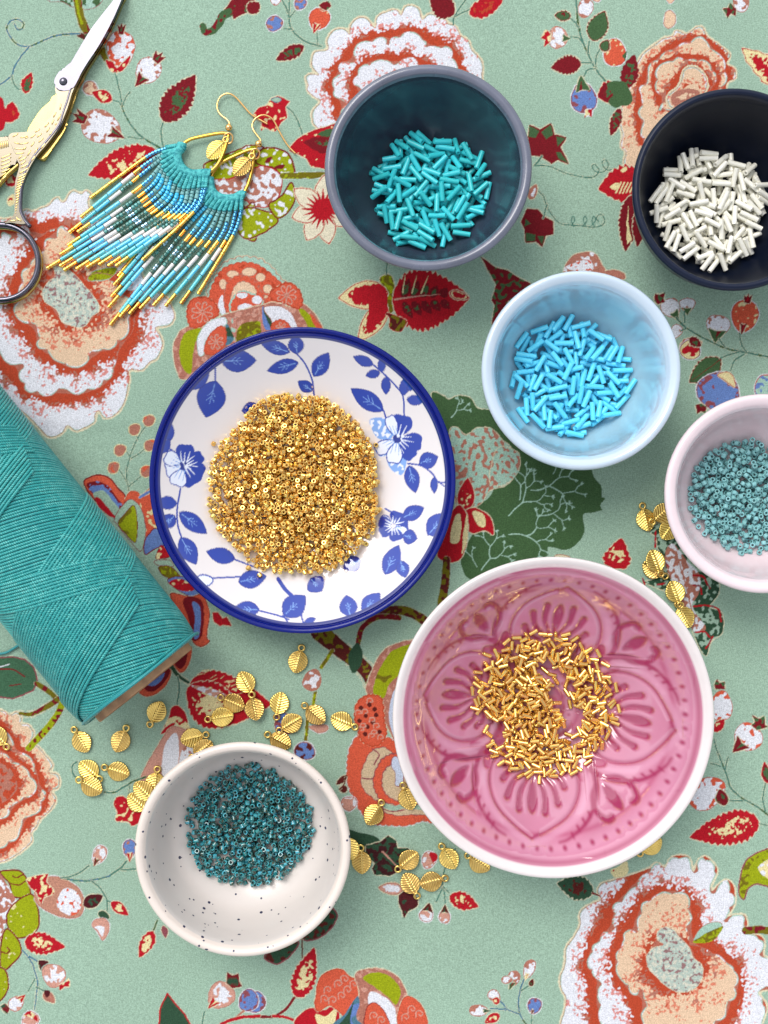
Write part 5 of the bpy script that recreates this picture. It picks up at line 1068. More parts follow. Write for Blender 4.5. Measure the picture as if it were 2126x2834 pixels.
def plate_surface():
    P = resample(pprof, 190)[::-1]; na = 760; nr = len(P)
    a = np.arange(na) * 2 * math.pi / na
    r = P[:, 0][:, None]; z = P[:, 1][:, None]
    Xp = r * np.cos(a)[None]; Yp = r * np.sin(a)[None]
    U, Vv = photo_uv(pc, Xp, Yp, z)
    C_ = PLC.sample(U, Vv)
    edge = np.broadcast_to((r > PR * .932), Xp.shape); C_[edge] = RB
    V = np.stack([Xp, Yp, z + 0 * Xp], 2).reshape(-1, 3)
    i = np.arange(nr - 1)[:, None]; j = np.arange(na)[None]; j2 = (j + 1) % na
    F = np.stack([i * na + j, (i + 1) * na + j, (i + 1) * na + j2, i * na + j2], 2).reshape(-1, 4)
    me = fast_mesh('printed_well', V, F, pglz)
    at = me.color_attributes.new('print', 'FLOAT_COLOR', 'POINT')
    rgba = np.ones((nr * na, 4), np.float32); rgba[:, :3] = C_.reshape(-1, 3); at.data.foreach_set('color', rgba.ravel())
    link('printed_well', me, plate)
    BOWLS['plate'] = dict(root=plate, c=pc, R=PR, H=PH, zi=lambda q: np.interp(q, P[:, 0], P[:, 1]), pi=P)
plate_surface()

# ---- pink relief bowl: pattern drawn in the bowl's own plane, 500 px = rim radius
CL = Canvas(0, 0, 1200, 1200, .9, lin(190, 120, 146))
TILES['Z'] = (0, 0, 1.0)
DP = lin(152, 42, 84); MP = lin(168, 66, 104); LP = lin(208, 152, 176)
REL = np.zeros((CL.h, CL.w), np.float32)
def rot(pts, deg):
    a = R_(deg); c, s = math.cos(a), math.sin(a)
    return [(600 + x * c - y * s, 600 + x * s + y * c) for x, y in pts]
def eng(kind, pts, deg, w=0, w2=None, depth=1.0, col=DP):
    """engraved stroke or shape: dark pooled glaze in a recess"""
    p = CL.xy(catmull(rot(pts, deg), kind == 'poly', 6)); bx = CL.box(p, w + 8)
    m = CL.polymask(p, bx) if kind == 'poly' else CL.linemask(p, w * CL.sc, bx, None if w2 is None else w2 * CL.sc)
    x0, y0, x1, y1 = bx
    b = blur(m, 2.6)[..., None]
    CL.c[y0:y1, x0:x1] = CL.c[y0:y1, x0:x1] * (1 - b * .95) + np.array(col, np.float32) * b * .95
    REL[y0:y1, x0:x1] = np.minimum(REL[y0:y1, x0:x1], -blur(m, 3.5) * depth)
def raised(pts, deg, w, h=.5):
    p = CL.xy(catmull(rot(pts, deg), False, 6)); bx = CL.box(p, w + 8); x0, y0, x1, y1 = bx
    m = CL.linemask(p, w * CL.sc, bx); b = blur(m, 3.0)[..., None]
    CL.c[y0:y1, x0:x1] = CL.c[y0:y1, x0:x1] * (1 - b * .7) + np.array(LP, np.float32) * b * .7
    REL[y0:y1, x0:x1] = np.maximum(REL[y0:y1, x0:x1], blur(m, 4) * h)
Yg, Xg = np.mgrid[0:CL.h, 0:CL.w]; RD = np.hypot(Xg / .9 - 600, Yg / .9 - 600)
ringc = lambda r0, w: np.exp(-((RD - r0) / w) ** 2)[..., None].astype(np.float32)
for r0, w_, c_, k_, d_ in ((456, 8, DP, .7, -.25), (424, 16, LP, .55, .25), (392, 7, MP, .75, -.3), (95, 14, LP, .6, .35), (66, 10, DP, .7, -.4), (122, 8, MP, .7, -.4), (0, 70, DP, .8, -.3), (160, 40, DP, .6, -.2), (355, 60, LP, .25, 0)):
    b = ringc(r0, w_) * k_; CL.c = CL.c * (1 - b) + np.array(c_, np.float32) * b; REL += (ringc(r0, w_)[..., 0] * d_).astype(np.float32)
for k in range(60): eng('poly', [(7 * math.cos(q), -424 + 7 * math.sin(q)) for q in np.linspace(0, 5.3, 6)], k * 6, depth=.4)
for k in range(16): eng('poly', [(5 * math.cos(q), -95 + 5 * math.sin(q)) for q in np.linspace(0, 5.3, 6)], k * 22.5, depth=.3)
for q4 in range(4):
    D = q4 * 90 + 8
    for s_ in (-1, 1):
        eng('line', [(s_ * 72, -128), (s_ * 168, -160), (s_ * 196, -215), (s_ * 196, -275), (s_ * 172, -335), (s_ * 120, -385), (s_ * 85, -402)], D, 24, 5, 1.0)
        for k in range(5): eng('line', [(s_ * (194 - k * 17), -285 - k * 22), (s_ * (201 - k * 17), -297 - k * 22)], D, 9, 4, .5)
        raised([(s_ * 60, -138), (s_ * 140, -170), (s_ * 168, -220), (s_ * 166, -275), (s_ * 140, -330), (s_ * 70, -385), (0, -418)], D, 16, .55)
        eng('line', [(s_ * 60, -150), (s_ * 120, -178), (s_ * 144, -225), (s_ * 140, -280), (s_ * 112, -330), (s_ * 60, -370), (0, -402)], D, 9, 7, .8)
        for k, (a_, L0, L1) in enumerate(((18, 52, 150), (38, 50, 140), (60, 48, 118), (82, 46, 98))):
            aa = R_(a_); d = np.array([s_ * math.sin(aa), -math.cos(aa)]); e = np.array([d[1], -d[0]]) * s_
            b0 = np.array([0, -188.0])
            eng('line', [b0 + d * L0, b0 + d * (L0 + L1) / 2 - e * 9, b0 + d * L1 + e * 4], D, 8, 22, .8)
        raised([(s_ * 6, -196), (s_ * 40, -190), (s_ * 70, -176)], D, 7, .3)
    eng('poly', [(0, -236), (15, -290), (13, -325), (0, -342), (-13, -325), (-15, -290)], D, depth=.8)
    D2 = D + 45
    eng('poly', [(0, -310), (17, -340), (17, -370), (0, -392), (-17, -370), (-17, -340)], D2, depth=.8)
    for s_ in (-1, 1):
        eng('line', [(s_ * 20, -300), (s_ * 52, -318), (s_ * 70, -352), (s_ * 60, -384), (s_ * 42, -388)], D2, 12, 22, .8)
    eng('line', [(-40, -262), (0, -238), (40, -262)], D2, 26, 26, .7, MP)
PKC = CL; RELB = REL
k_ = mat('pink_relief_glaze', (1, 1, 1), .10, coat=1.0, coat_rough=.02, attr='print', var=.06, var_scale=60, bump=.06, bump_scale=160, bump_dist=.0005)
pkw = mat('milk_white_glaze', lin(216, 208, 206), .12, coat=.9, coat_rough=.03, var=.02)
bc = W(1533, 1987, .034); BR = 446 * KPX * (CAM_H - .034) / CAM_H
pinkb = empty('pink_relief_bowl', (bc.x, bc.y, 0), 'wide pink bowl with embossed flower relief and white rim holding short gold bugle beads', 'bowl')
lathe('foot', [(.0001, .001), (.019, .001), (.02, 0), (.022, 0), (.0225, .002)], pkw, pinkb, 96)
lathe('outer_wall', resample([(.0225, .002), (.030, .006), (.040, .016), (.9 * BR, .024), (.965 * BR, .0305)], 24), pkw, pinkb)
lathe('rim', resample([(.965 * BR, .0305), (BR * .997, .0327), (BR, .0333), (BR * .988, .034), (BR * .965, .0337), (BR * .942, .0326)], 18), pkw, pinkb, 200)
kprof = [(BR * .942, .0326), (BR * .88, .0295), (BR * .80, .0235), (BR * .68, .0165), (BR * .52, .0100), (BR * .38, .0065), (BR * .26, .0050), (BR * .12, .0046), (.0003, .0045)]
def disp(U, Vv):
    x = np.clip(U * .9, 0, PKC.w - 2); y = np.clip(Vv * .9, 0, PKC.h - 2)
    xi = x.astype(int); yi = y.astype(int); fx = x - xi; fy = y - yi
    q = RELB
    v = q[yi, xi] * (1 - fx) * (1 - fy) + q[yi, xi + 1] * fx * (1 - fy) + q[yi + 1, xi] * (1 - fx) * fy + q[yi + 1, xi + 1] * fx * fy
    return v * .00065
def pink_surface():
    P = resample(kprof, 200); na = 760
    o = pattern_surface('relief_well', kprof, BR, PKC, disp, k_, pinkb, 200, na, 600, 600, 500 / BR)
    me = o.data; n = len(me.vertices)
    at = me.color_attributes['print']; a = np.empty(n * 4, np.float32); at.data.foreach_get('color', a); a = a.reshape(-1, 4)
    co = np.empty(n * 3, np.float32); me.vertices.foreach_get('co', co); co = co.reshape(-1, 3)
    q = np.hypot(co[:, 0], co[:, 1]) / BR
    t = np.clip((q - .93) / .010, 0, 1)[:, None]
    a[:, :3] = a[:, :3] * (1 - t) + np.array(lin(216, 208, 206)) * t
    at.data.foreach_set('color', a.ravel())
    Pq = P[::-1]
    BOWLS['pink'] = dict(root=pinkb, c=bc, R=BR, H=.034, zi=lambda r: np.interp(r, Pq[:, 0], Pq[:, 1]), pi=P)
pink_surface()
# ------------------------------------------------------------ beads
def bead_mesh(name, R, Ri, L, m, seg=12, b=.00007, axis='x'):
    prof = [(Ri, -L / 2 + b), (Ri + b, -L / 2), (R - b, -L / 2), (R, -L / 2 + b), (R, L / 2 - b), (R - b, L / 2), (Ri + b, L / 2), (Ri, L / 2 - b)]
    n = len(prof); V = []; F = []; flat = []
    for (r, z) in prof:
        for k in range(seg):
            a = 2 * math.pi * k / seg
            V.append((z, r * math.cos(a), r * math.sin(a)))
    for i in range(n):
        i2 = (i + 1) % n
        for k in range(seg):
            k2 = (k + 1) % seg
            F.append((i * seg + k, i2 * seg + k, i2 * seg + k2, i * seg + k2))
            flat.append(i not in (3, 7))
    me = bpy.data.meshes.new(name); me.from_pydata(V, [], F)
    me.polygons.foreach_set('use_smooth', [not f for f in flat]); me.materials.append(m); me.update()
    me.polygons.foreach_set('use_smooth', [True] * len(me.polygons)); me.set_sharp_from_angle(angle=R_(40))
    return me

class Heap:
    """beads dropped one by one onto a height map of the dish, so they rest on it and on each other"""
    tilt = .5
    def __init__(s, key, cell=.00022):
        B = BOWLS[key]; s.B = B; s.cell = cell; R = B['R'] * .9; s.n = int(2 * R / cell) + 1; s.R = R
        ax = (np.arange(s.n) - s.n // 2) * cell; X, Y = np.meshgrid(ax, ax)
        s.h = B['zi'](np.hypot(X, Y)).astype(np.float32); s.id = np.full(s.h.shape, -1, np.int32); s.out = []
    def at(s, x, y): 
        i = np.clip(np.round(y / s.cell).astype(int) + s.n // 2, 0, s.n - 1); j = np.clip(np.round(x / s.cell).astype(int) + s.n // 2, 0, s.n - 1); return s.h[i, j]
    def rest(s, x, y, ang, L, r):
        t = np.linspace(-L / 2, L / 2, 7); c, sn = math.cos(ang), math.sin(ang)
        hs = np.full(7, -1.0)
        for o in (-.7, 0, .7):
            hh = s.at(x + t * c - o * r * sn, y + t * sn + o * r * c) - r * (1 - math.sqrt(1 - o * o)) * (1 if o else 0)
            hs = np.maximum(hs, hh)
        k1 = int(np.argmax(hs[:3])); k2 = 4 + int(np.argmax(hs[4:]))
        sl = (hs[k2] - hs[k1]) / (t[k2] - t[k1]); sl = max(-s.tilt, min(s.tilt, sl))
        z0 = float(np.max(hs - sl * t)) + r
        return z0, sl
    def stamp(s, x, y, z0, ang, sl, L, r, k):
        c, sn = math.cos(ang), math.sin(ang); Lh = L / 2 / math.sqrt(1 + sl * sl)
        m = int((Lh + r) / s.cell) + 2; ci = int(round(y / s.cell)) + s.n // 2; cj = int(round(x / s.cell)) + s.n // 2
        i0, i1, j0, j1 = max(0, ci - m), min(s.n, ci + m + 1), max(0, cj - m), min(s.n, cj + m + 1)
        if i1 <= i0 or j1 <= j0: return
        Y, X = np.mgrid[i0:i1, j0:j1]; dx = (X - s.n // 2) * s.cell - x; dy = (Y - s.n // 2) * s.cell - y
        t = dx * c + dy * sn; p = -dx * sn + dy * c
        ok = (np.abs(t) < Lh + r * .15) & (np.abs(p) < r)
        top = np.where(ok, z0 + sl * t + np.sqrt(np.maximum(r * r - p * p, 0)), -1)
        w = s.h[i0:i1, j0:j1]; up = top > w
        w[up] = top[up]; s.id[i0:i1, j0:j1][up] = k
    def drop(s, n, L, r, sample, cand=5, upright=0.0, maxh=None, seed=1):
        rg = random.Random(seed)
        for q in range(n):
            best = None
            for _ in range(cand):
                xy = sample(rg)
                if xy is None: continue
                ang = rg.uniform(0, math.pi)
                if rg.random() < upright:
                    hh = [float(s.at(np.array(xy[0] + dx * r * .6), np.array(xy[1] + dy * r * .6))) for dx, dy in ((0, 0), (1, 0), (-1, 0), (0, 1), (0, -1))]
                    z0, sl, up = max(hh) + L / 2, 0, True
                else:
                    z0, sl = s.rest(xy[0], xy[1], ang, L, r); up = False
                cost = z0 + abs(sl) * L * .38
                if best is None or cost < best[6]: best = (xy[0], xy[1], z0, ang, sl, up, cost)
            if best is None: continue
            x, y, z0, ang, sl, up, _c = best
            if maxh and z0 > maxh: continue
            k = len(s.out)
            if up:
                s.stamp(x, y, z0 + L / 2 - r, 0, 0, 2 * r, r, k)
                tl = Vector((rg.gauss(0, .22), rg.gauss(0, .22), 1)).normalized()
                M = tl.to_track_quat('X', 'Z')
            else:
                s.stamp(x, y, z0, ang, sl, L, r, k)
                d = Vector((math.cos(ang), math.sin(ang), sl)).normalized(); M = d.to_track_quat('X', 'Z')
            M = M @ Quaternion((1, 0, 0), rg.uniform(0, 6.283))
            c = s.B['c']; s.out.append((Vector((c.x + x, c.y + y, z0)), M, rg.uniform(.93, 1.05)))
        return s
    def emit(s, me, name, label, cat, group, limit=300, stuff_label=None):
        cnt = np.bincount(s.id[s.id >= 0].ravel(), minlength=len(s.out))
        order = np.argsort(-cnt)
        vis = [k for k in order if cnt[k] > 0]
        if len(vis) <= 330: limit = len(vis)
        ind = set(int(k) for k in order[:limit])
        o = None
        for k in sorted(ind):
            p, q, ls = s.out[k]
            ob = link(name, me, None, Matrix.LocRotScale(p, q, Vector((ls, 1, 1)))); tag(ob, label, cat, group)
        rest = [s.out[k] for k in range(len(s.out)) if k not in ind]
        if rest:
            nv = len(me.vertices); co = np.empty(nv * 3, np.float32); me.vertices.foreach_get('co', co); co = co.reshape(-1, 3)
            F0 = np.array([tuple(p.vertices) for p in me.polygons]); sm = np.array([p.use_smooth for p in me.polygons])
            V = []; F = []
            for i, (p, q, ls) in enumerate(rest):
                m3 = np.array(q.to_matrix()); V.append((co * np.array([ls, 1, 1])) @ m3.T + np.array(p)); F.append(F0 + i * nv)
            m2 = fast_mesh(name + '_heap', np.vstack(V), np.vstack(F), me.materials[0])
            m2.set_sharp_from_angle(angle=R_(40))
            ob = link(name + '_heap', m2); tag(ob, stuff_label or ('rest of the heap of ' + label), cat, group, kind='stuff')
        print(name, 'total', len(s.out), 'visible', len(vis), 'single', len(ind), 'rest', len(rest))

def blob(key, uc, vc, ru, rv, z=.010, power=.5, wob=.07, seed=0, skip=None):
    """sampler: an uneven round heap centred on photo px (uc, vc) with radii in px"""
    c = W(uc, vc, z); b = BOWLS[key]['c']; cx, cy = c.x - b.x, c.y - b.y
    k = KPX * (CAM_H - z) / CAM_H; rx, ry = ru * k, rv * k; ph = random.Random(seed); p1, p2, p3 = [ph.uniform(0, 6.28) for _ in range(3)]
    def f(rg):
        for _ in range(30):
            a = rg.uniform(0, 2 * math.pi); r = rg.random() ** power
            if rg.random() < .012: r *= rg.uniform(1.02, 1.12)
            r *= 1 + wob * (math.sin(3 * a + p1) + .7 * math.sin(5 * a + p2) + .5 * math.sin(8 * a + p3)) * .6
            x, y = cx + rx * r * math.cos(a), cy + ry * r * math.sin(a)
            if skip and skip(x + b.x, y + b.y, rg, k): continue
            return x, y
        return None
    return f

GOLD = lin(255, 208, 116)
m_turq = mat('turquoise_glass', lin(62, 212, 220), .34, coat=.15, coat_rough=.1, spec=.5, rand=.10, sss=.4)
m_sky = mat('sky_blue_glass', lin(104, 222, 255), .38, coat=.1, coat_rough=.1, spec=.45, rand=.07, sss=.4)
m_wht = mat('pearl_white_glass', lin(255, 252, 236), .26, coat=.5, coat_rough=.08, spec=.5, rand=.04, sss=.5)
m_gold = mat('gold_plated', lin(255, 214, 126), .20, metal=.88, rand=.10)
m_golds = mat('gold_plated_seed', lin(255, 212, 122), .22, metal=.85, rand=.14)
m_matt = mat('matt_sea_green_glass', lin(126, 186, 188), .42, spec=.45, rand=.16, sheen=.2)
m_pic = mat('mottled_teal_glass', lin(62, 166, 176), .18, coat=.6, spec=.55, rand=.42, color2=lin(58, 66, 44), var_scale=620)

bug = bead_mesh('turquoise_bugle_bead', .00085, .00038, .0061, m_turq, 12)
Heap('teal').drop(330, .0061, .00085, blob('teal', 1198, 533, 155, 150, seed=1), cand=8, maxh=.0130, seed=5).emit(bug, 'turquoise_bugle_bead', 'turquoise glass bugle bead lying in the pile in the dark teal bowl', 'bead', 'turquoise bugle beads in the dark teal bowl', 300)
bug2 = bead_mesh('white_bugle_bead', .00085, .00038, .0061, m_wht, 12)
Heap('black').drop(400, .0061, .00085, blob('black', 1958, 580, 150, 152, seed=2), cand=8, maxh=.0135, seed=6).emit(bug2, 'white_bugle_bead', 'pearly white bugle bead lying in the pile in the black bowl', 'bead', 'white bugle beads in the black bowl', 300)
bug3 = bead_mesh('sky_blue_bugle_bead', .00085, .00038, .0061, m_sky, 12)
Heap('blue').drop(400, .0061, .00085, blob('blue', 1563, 1049, 172, 158, seed=3), cand=8, maxh=.0135, seed=7).emit(bug3, 'sky_blue_bugle_bead', 'bright sky blue bugle bead lying in the pile in the pale blue bowl', 'bead', 'sky blue bugle beads in the pale blue bowl', 300)

# gold bugles in the pink bowl lie as a ring with bare places
GAPS = [((445, 345), (505, 395), 26, .85), ((470, 400), (500, 470), 22, .9), ((230, 500), (300, 520), 34, .97), ((255, 560), (262, 610), 22, .95), ((505, 440), (520, 500), 24, .9), ((540, 480), (500, 530), 22, .9), ((500, 560), (570, 520), 14, .8), ((330, 545), (345, 600), 12, .6)]
def gaps(x, y, rg, k):
    u = (1063 + x / k - 1080) / .96639; v = (1417 - y / k - 1520) / .96639
    for (a, b, r, p) in GAPS:
        A = np.array(a, float); B = np.array(b, float); d = B - A; t = max(0, min(1, float(np.dot(np.array([u, v]) - A, d) / max(1e-9, np.dot(d, d)))))
        if np.hypot(*(A + d * t - np.array([u, v]))) < r and rg.random() < p: return True
    return False
gb = bead_mesh('short_gold_bugle_bead', .00066, .00030, .0030, m_gold, 10, .00005)
Heap('pink', .0002).drop(640, .0030, .00066, blob('pink', 1487, 1944, 226, 222, z=.007, power=.55, seed=4, skip=gaps), cand=5, maxh=.0105, seed=8).emit(gb, 'short_gold_bugle_bead', 'short gold bugle bead scattered in the pink relief bowl', 'bead', 'short gold bugle beads in the pink bowl', 300, 'remaining short gold bugle beads of the ring in the pink bowl')
db = bead_mesh('gold_seed_bead', .00077, .00042, .00118, m_golds, 10, .00006)
Heap('plate').drop(2700, .00118, .00077, blob('plate', 818, 1345, 235, 250, z=.008, power=.62, wob=.05, seed=5), cand=3, upright=.36, maxh=.016, seed=9).emit(db, 'gold_seed_bead', 'tiny gold cylinder seed bead in the heap on the blue and white plate', 'bead', 'gold seed beads on the plate', 300, 'the many other gold seed beads heaped on the blue and white plate')
mb_ = bead_mesh('sea_green_seed_bead', .00084, .00042, .0013, m_matt, 10, .00012)
Heap('blush').drop(760, .0013, .00084, blob('blush', 2062, 1383, 167, 165, seed=6, wob=.04), cand=4, upright=.32, maxh=.0125, seed=10).emit(mb_, 'sea_green_seed_bead', 'tiny matt sea green seed bead in the pinkish white bowl', 'bead', 'matt sea green seed beads in the blush bowl', 300, 'the many other matt sea green seed beads in the pinkish white bowl')
pb_ = bead_mesh('mottled_teal_seed_bead', .00080, .00044, .0013, m_pic, 10, .00008)
Heap('speck').drop(900, .0013, .00080, blob('speck', 686, 2288, 178, 172, seed=7, wob=.04), cand=4, upright=.36, maxh=.0125, seed=11).emit(pb_, 'mottled_teal_seed_bead', 'tiny mottled teal and brown seed bead in the speckled cream bowl', 'bead', 'mottled teal seed beads in the speckled bowl', 300, 'the many other mottled teal seed beads in the speckled cream bowl')
# ------------------------------------------------------------ brass leaf charms
m_brass = mat('raw_brass', lin(230, 196, 112), .28, metal=1.0, var=.16, var_scale=260, rand=.16, rough_var=.12, bump=.08, bump_scale=3000, bump_dist=.00005)
def charm_meshes():
    Lf, Wf = .0076, .0066                          # blade length and width
    nu, nv = 61, 21; V = []; F = []
    def shape(u): return math.sin(math.pi * min(1, max(0, u)) ** .92) ** .62
    for side in (1, -1):
        for i in range(nu):
            u = i / (nu - 1); hw = shape(u) * Wf / 2
            for j in range(nv):
                v = -1 + 2 * j / (nv - 1); x = .00105 + u * Lf; y = v * hw
                av = abs(v); ay = abs(y)
                z = .00042 + .00006 * (1 - v * v) * shape(u)
                rib = (x - ay * .55) / .00088                      # herringbone ribs
                z += .00019 * math.cos(rib * 2 * math.pi) * (1 - math.exp(-(ay / .0004) ** 2)) * (1 - av ** 6)
                z += .00030 * math.exp(-(ay / .00022) ** 2)        # midrib
                if side < 0: z = z - .00035
                V.append((x, y, z))
    o2 = nu * nv
    for i in range(nu - 1):
        for j in range(nv - 1):
            a = i * nv + j; F.append((a, a + nv, a + nv + 1, a + 1)); b = o2 + a; F.append((b, b + 1, b + nv + 1, b + nv))
    for i in range(nu - 1):
        for j in (0, nv - 1):
            a = i * nv + j; F.append((a, a + nv, o2 + a + nv, o2 + a) if j else (a + nv, a, o2 + a, o2 + a + nv))
    blade = bpy.data.meshes.new('leaf_blade'); blade.from_pydata(V, [], F); blade.polygons.foreach_set('use_smooth', [True] * len(F)); blade.materials.append(m_brass); blade.update()
    a = np.linspace(0, 2 * math.pi, 20, endpoint=False)
    P = np.stack([.00095 * np.cos(a), .00095 * np.sin(a), np.full(20, .00045)], 1)
    lv, lf = tube_vf(P, .00036, 8, closed=True)
    loop = bpy.data.meshes.new('loop'); loop.from_pydata(lv, [], lf); loop.polygons.foreach_set('use_smooth', [True] * len(lf)); loop.materials.append(m_brass); loop.update()
    return blade, loop
CH_BLADE, CH_LOOP = charm_meshes()
CH_GROUP = 'loose brass leaf charms on the tablecloth'
def charm(t, leafc, loopc, label, z=0.0, tilt=0.0, roll=0.0, mirror=False):
    a, b = [W(*p, .0006 + z) for p in tp(t, [leafc, loopc])]
    d = (a - b); ang = math.atan2(d.y, d.x)
    root = empty('leaf_charm', (b.x, b.y, z), label, 'charm', CH_GROUP)
    root.rotation_euler = (Matrix.Rotation(ang, 3, 'Z') @ Matrix.Rotation(-tilt, 3, 'Y') @ Matrix.Rotation(roll, 3, 'X')).to_euler()
    link('blade', CH_BLADE, root); link('loop', CH_LOOP, root)
    return root
CH = [
 ('S', (1365, 300), (1257, 498), 'brass leaf charm lying alone below the cardboard end of the turquoise spool, loop downwards'),
 ('S', (375, 750), (262, 568), 'brass leaf charm below the spool tip, highest at the left of the loose group'),
 ('S', (862, 735), (945, 548), 'brass leaf charm below the spool with its loop pointing up right'),
 ('S', (430, 1075), (590, 1215), 'brass leaf charm whose loop end is tucked under another charm, left of the speckled bowl', ),
 ('S', (520, 1335), (322, 1228), 'brass leaf charm lying across another, loop at upper left, left of the speckled bowl', .0011),
 ('S', (870, 1125), (660, 1062), 'brass leaf charm lying sideways with loop at left, left of the speckled bowl'),
 ('S', (1330, 1240), (1352, 1088), 'brass leaf charm standing loop upwards against the upper left rim of the speckled bowl'),
 ('S', (1175, 1380), (1300, 1500), 'brass leaf charm overlapping the upright one at the left rim of the speckled bowl', .0011),
 ('S', (1135, 1560), (1230, 1640), 'brass leaf charm mostly hidden under the left wall of the speckled bowl'),
 ('G', (-22, 1505), (42, 1580), 'brass leaf charm cut off by the left picture edge on the peach flower'),
 ('R', (805, 405), (850, 490), 'brass leaf charm at the top of the cluster over the big red leaf', .0006),
 ('R', (730, 560), (618, 510), 'brass leaf charm mid cluster on the big red leaf, loop at left'),
 ('R', (870, 600), (848, 490), 'brass leaf charm hanging down in the cluster on the red leaf, loop upwards', .0016),
 ('R', (650, 652), (523, 672), 'brass leaf charm lowest in the cluster on the red leaf, loop at left', .0004),
 ('R', (395, 812), (508, 786), 'brass leaf charm above the speckled bowl with its loop to the right'),
 ('R', (450, 920), (405, 955), 'brass leaf charm peeping out over the top left rim of the speckled bowl'),
 ('R', (1185, 260), (1216, 142), 'brass leaf charm lying alone right of the plate bottom, loop upwards'),
 ('R', (1055, 545), (1032, 655), 'brass leaf charm with loop downwards above the speckled bowl'),
 ('R', (1160, 690), (1052, 755), 'brass leaf charm slanting with loop at lower left, above the right of the speckled bowl', .0002),
 ('R', (1340, 655), (1240, 570), 'brass leaf charm crossing its neighbour at the stem, loop at upper left', .0010),
 ('R', (1500, 680), (1610, 728), 'brass leaf charm beside the red flower, loop at its right end'),
 ('R', (1070, 840), (965, 785), 'brass leaf charm half hidden behind the upper right rim of the speckled bowl'),
 ('U', (262, 540), (350, 405), 'brass leaf charm on the red flower between the speckled and the pink bowl'),
 ('U', (600, 380), (550, 245), 'brass leaf charm leaning against the left rim of the pink bowl'),
 ('U', (170, 965), (162, 820), 'brass leaf charm right beside the speckled bowl, loop upwards'),
 ('U', (50, 795), (20, 700), 'brass leaf charm almost wholly under the right wall of the speckled bowl'),
 ('U', (620, 918), (503, 1015), 'top brass leaf charm of the three below the pink bowl, loop at lower left', .0010),
 ('U', (605, 1130), (678, 1260), 'brass leaf charm in the group of three with its loop pointing down right', .0008),
 ('U', (800, 1132), (935, 1100), 'brass leaf charm in the group of three with its loop to the right'),
 ('U', (985, 935), (905, 805), 'brass leaf charm below the pink bowl with loop at upper left over a printed stem'),
 ('U', (1270, 975), (1145, 890), 'brass leaf charm half covered by the lower left rim of the pink bowl'),
 ('L', (930, 545), (850, 600), 'brass leaf charm showing only its edge under the lower right of the pink bowl'),
 ('V', (285, 385), (240, 205), 'brass leaf charm at the top of the trail beside the blush bowl, loop upwards'),
 ('V', (455, 300), (350, 382), 'brass leaf charm against the blush bowl with its loop lying on the neighbour', .0010),
 ('V', (560, 450), (640, 350), 'brass leaf charm nearly hidden under the left wall of the blush bowl'),
 ('V', (380, 810), (445, 975), 'upper of two stacked brass leaf charms between the pink and blush bowls', .0012),
 ('V', (330, 900), (495, 1000), 'lower of two stacked brass leaf charms between the pink and blush bowls'),
 ('V', (610, 1175), (668, 1325), 'brass leaf charm near the pink bowl rim, loop downwards touching the next charm', .0008),
 ('V', (705, 1440), (640, 1320), 'brass leaf charm partly under the upper right rim of the pink bowl'),
]
for c_ in CH:
    k_ = random.Random(c_[3]); charm(c_[0], c_[1], c_[2], c_[3], (c_[4] if len(c_) > 4 else 0.0) + .0002, tilt=k_.uniform(-.01, .07), roll=k_.uniform(-.09, .09))
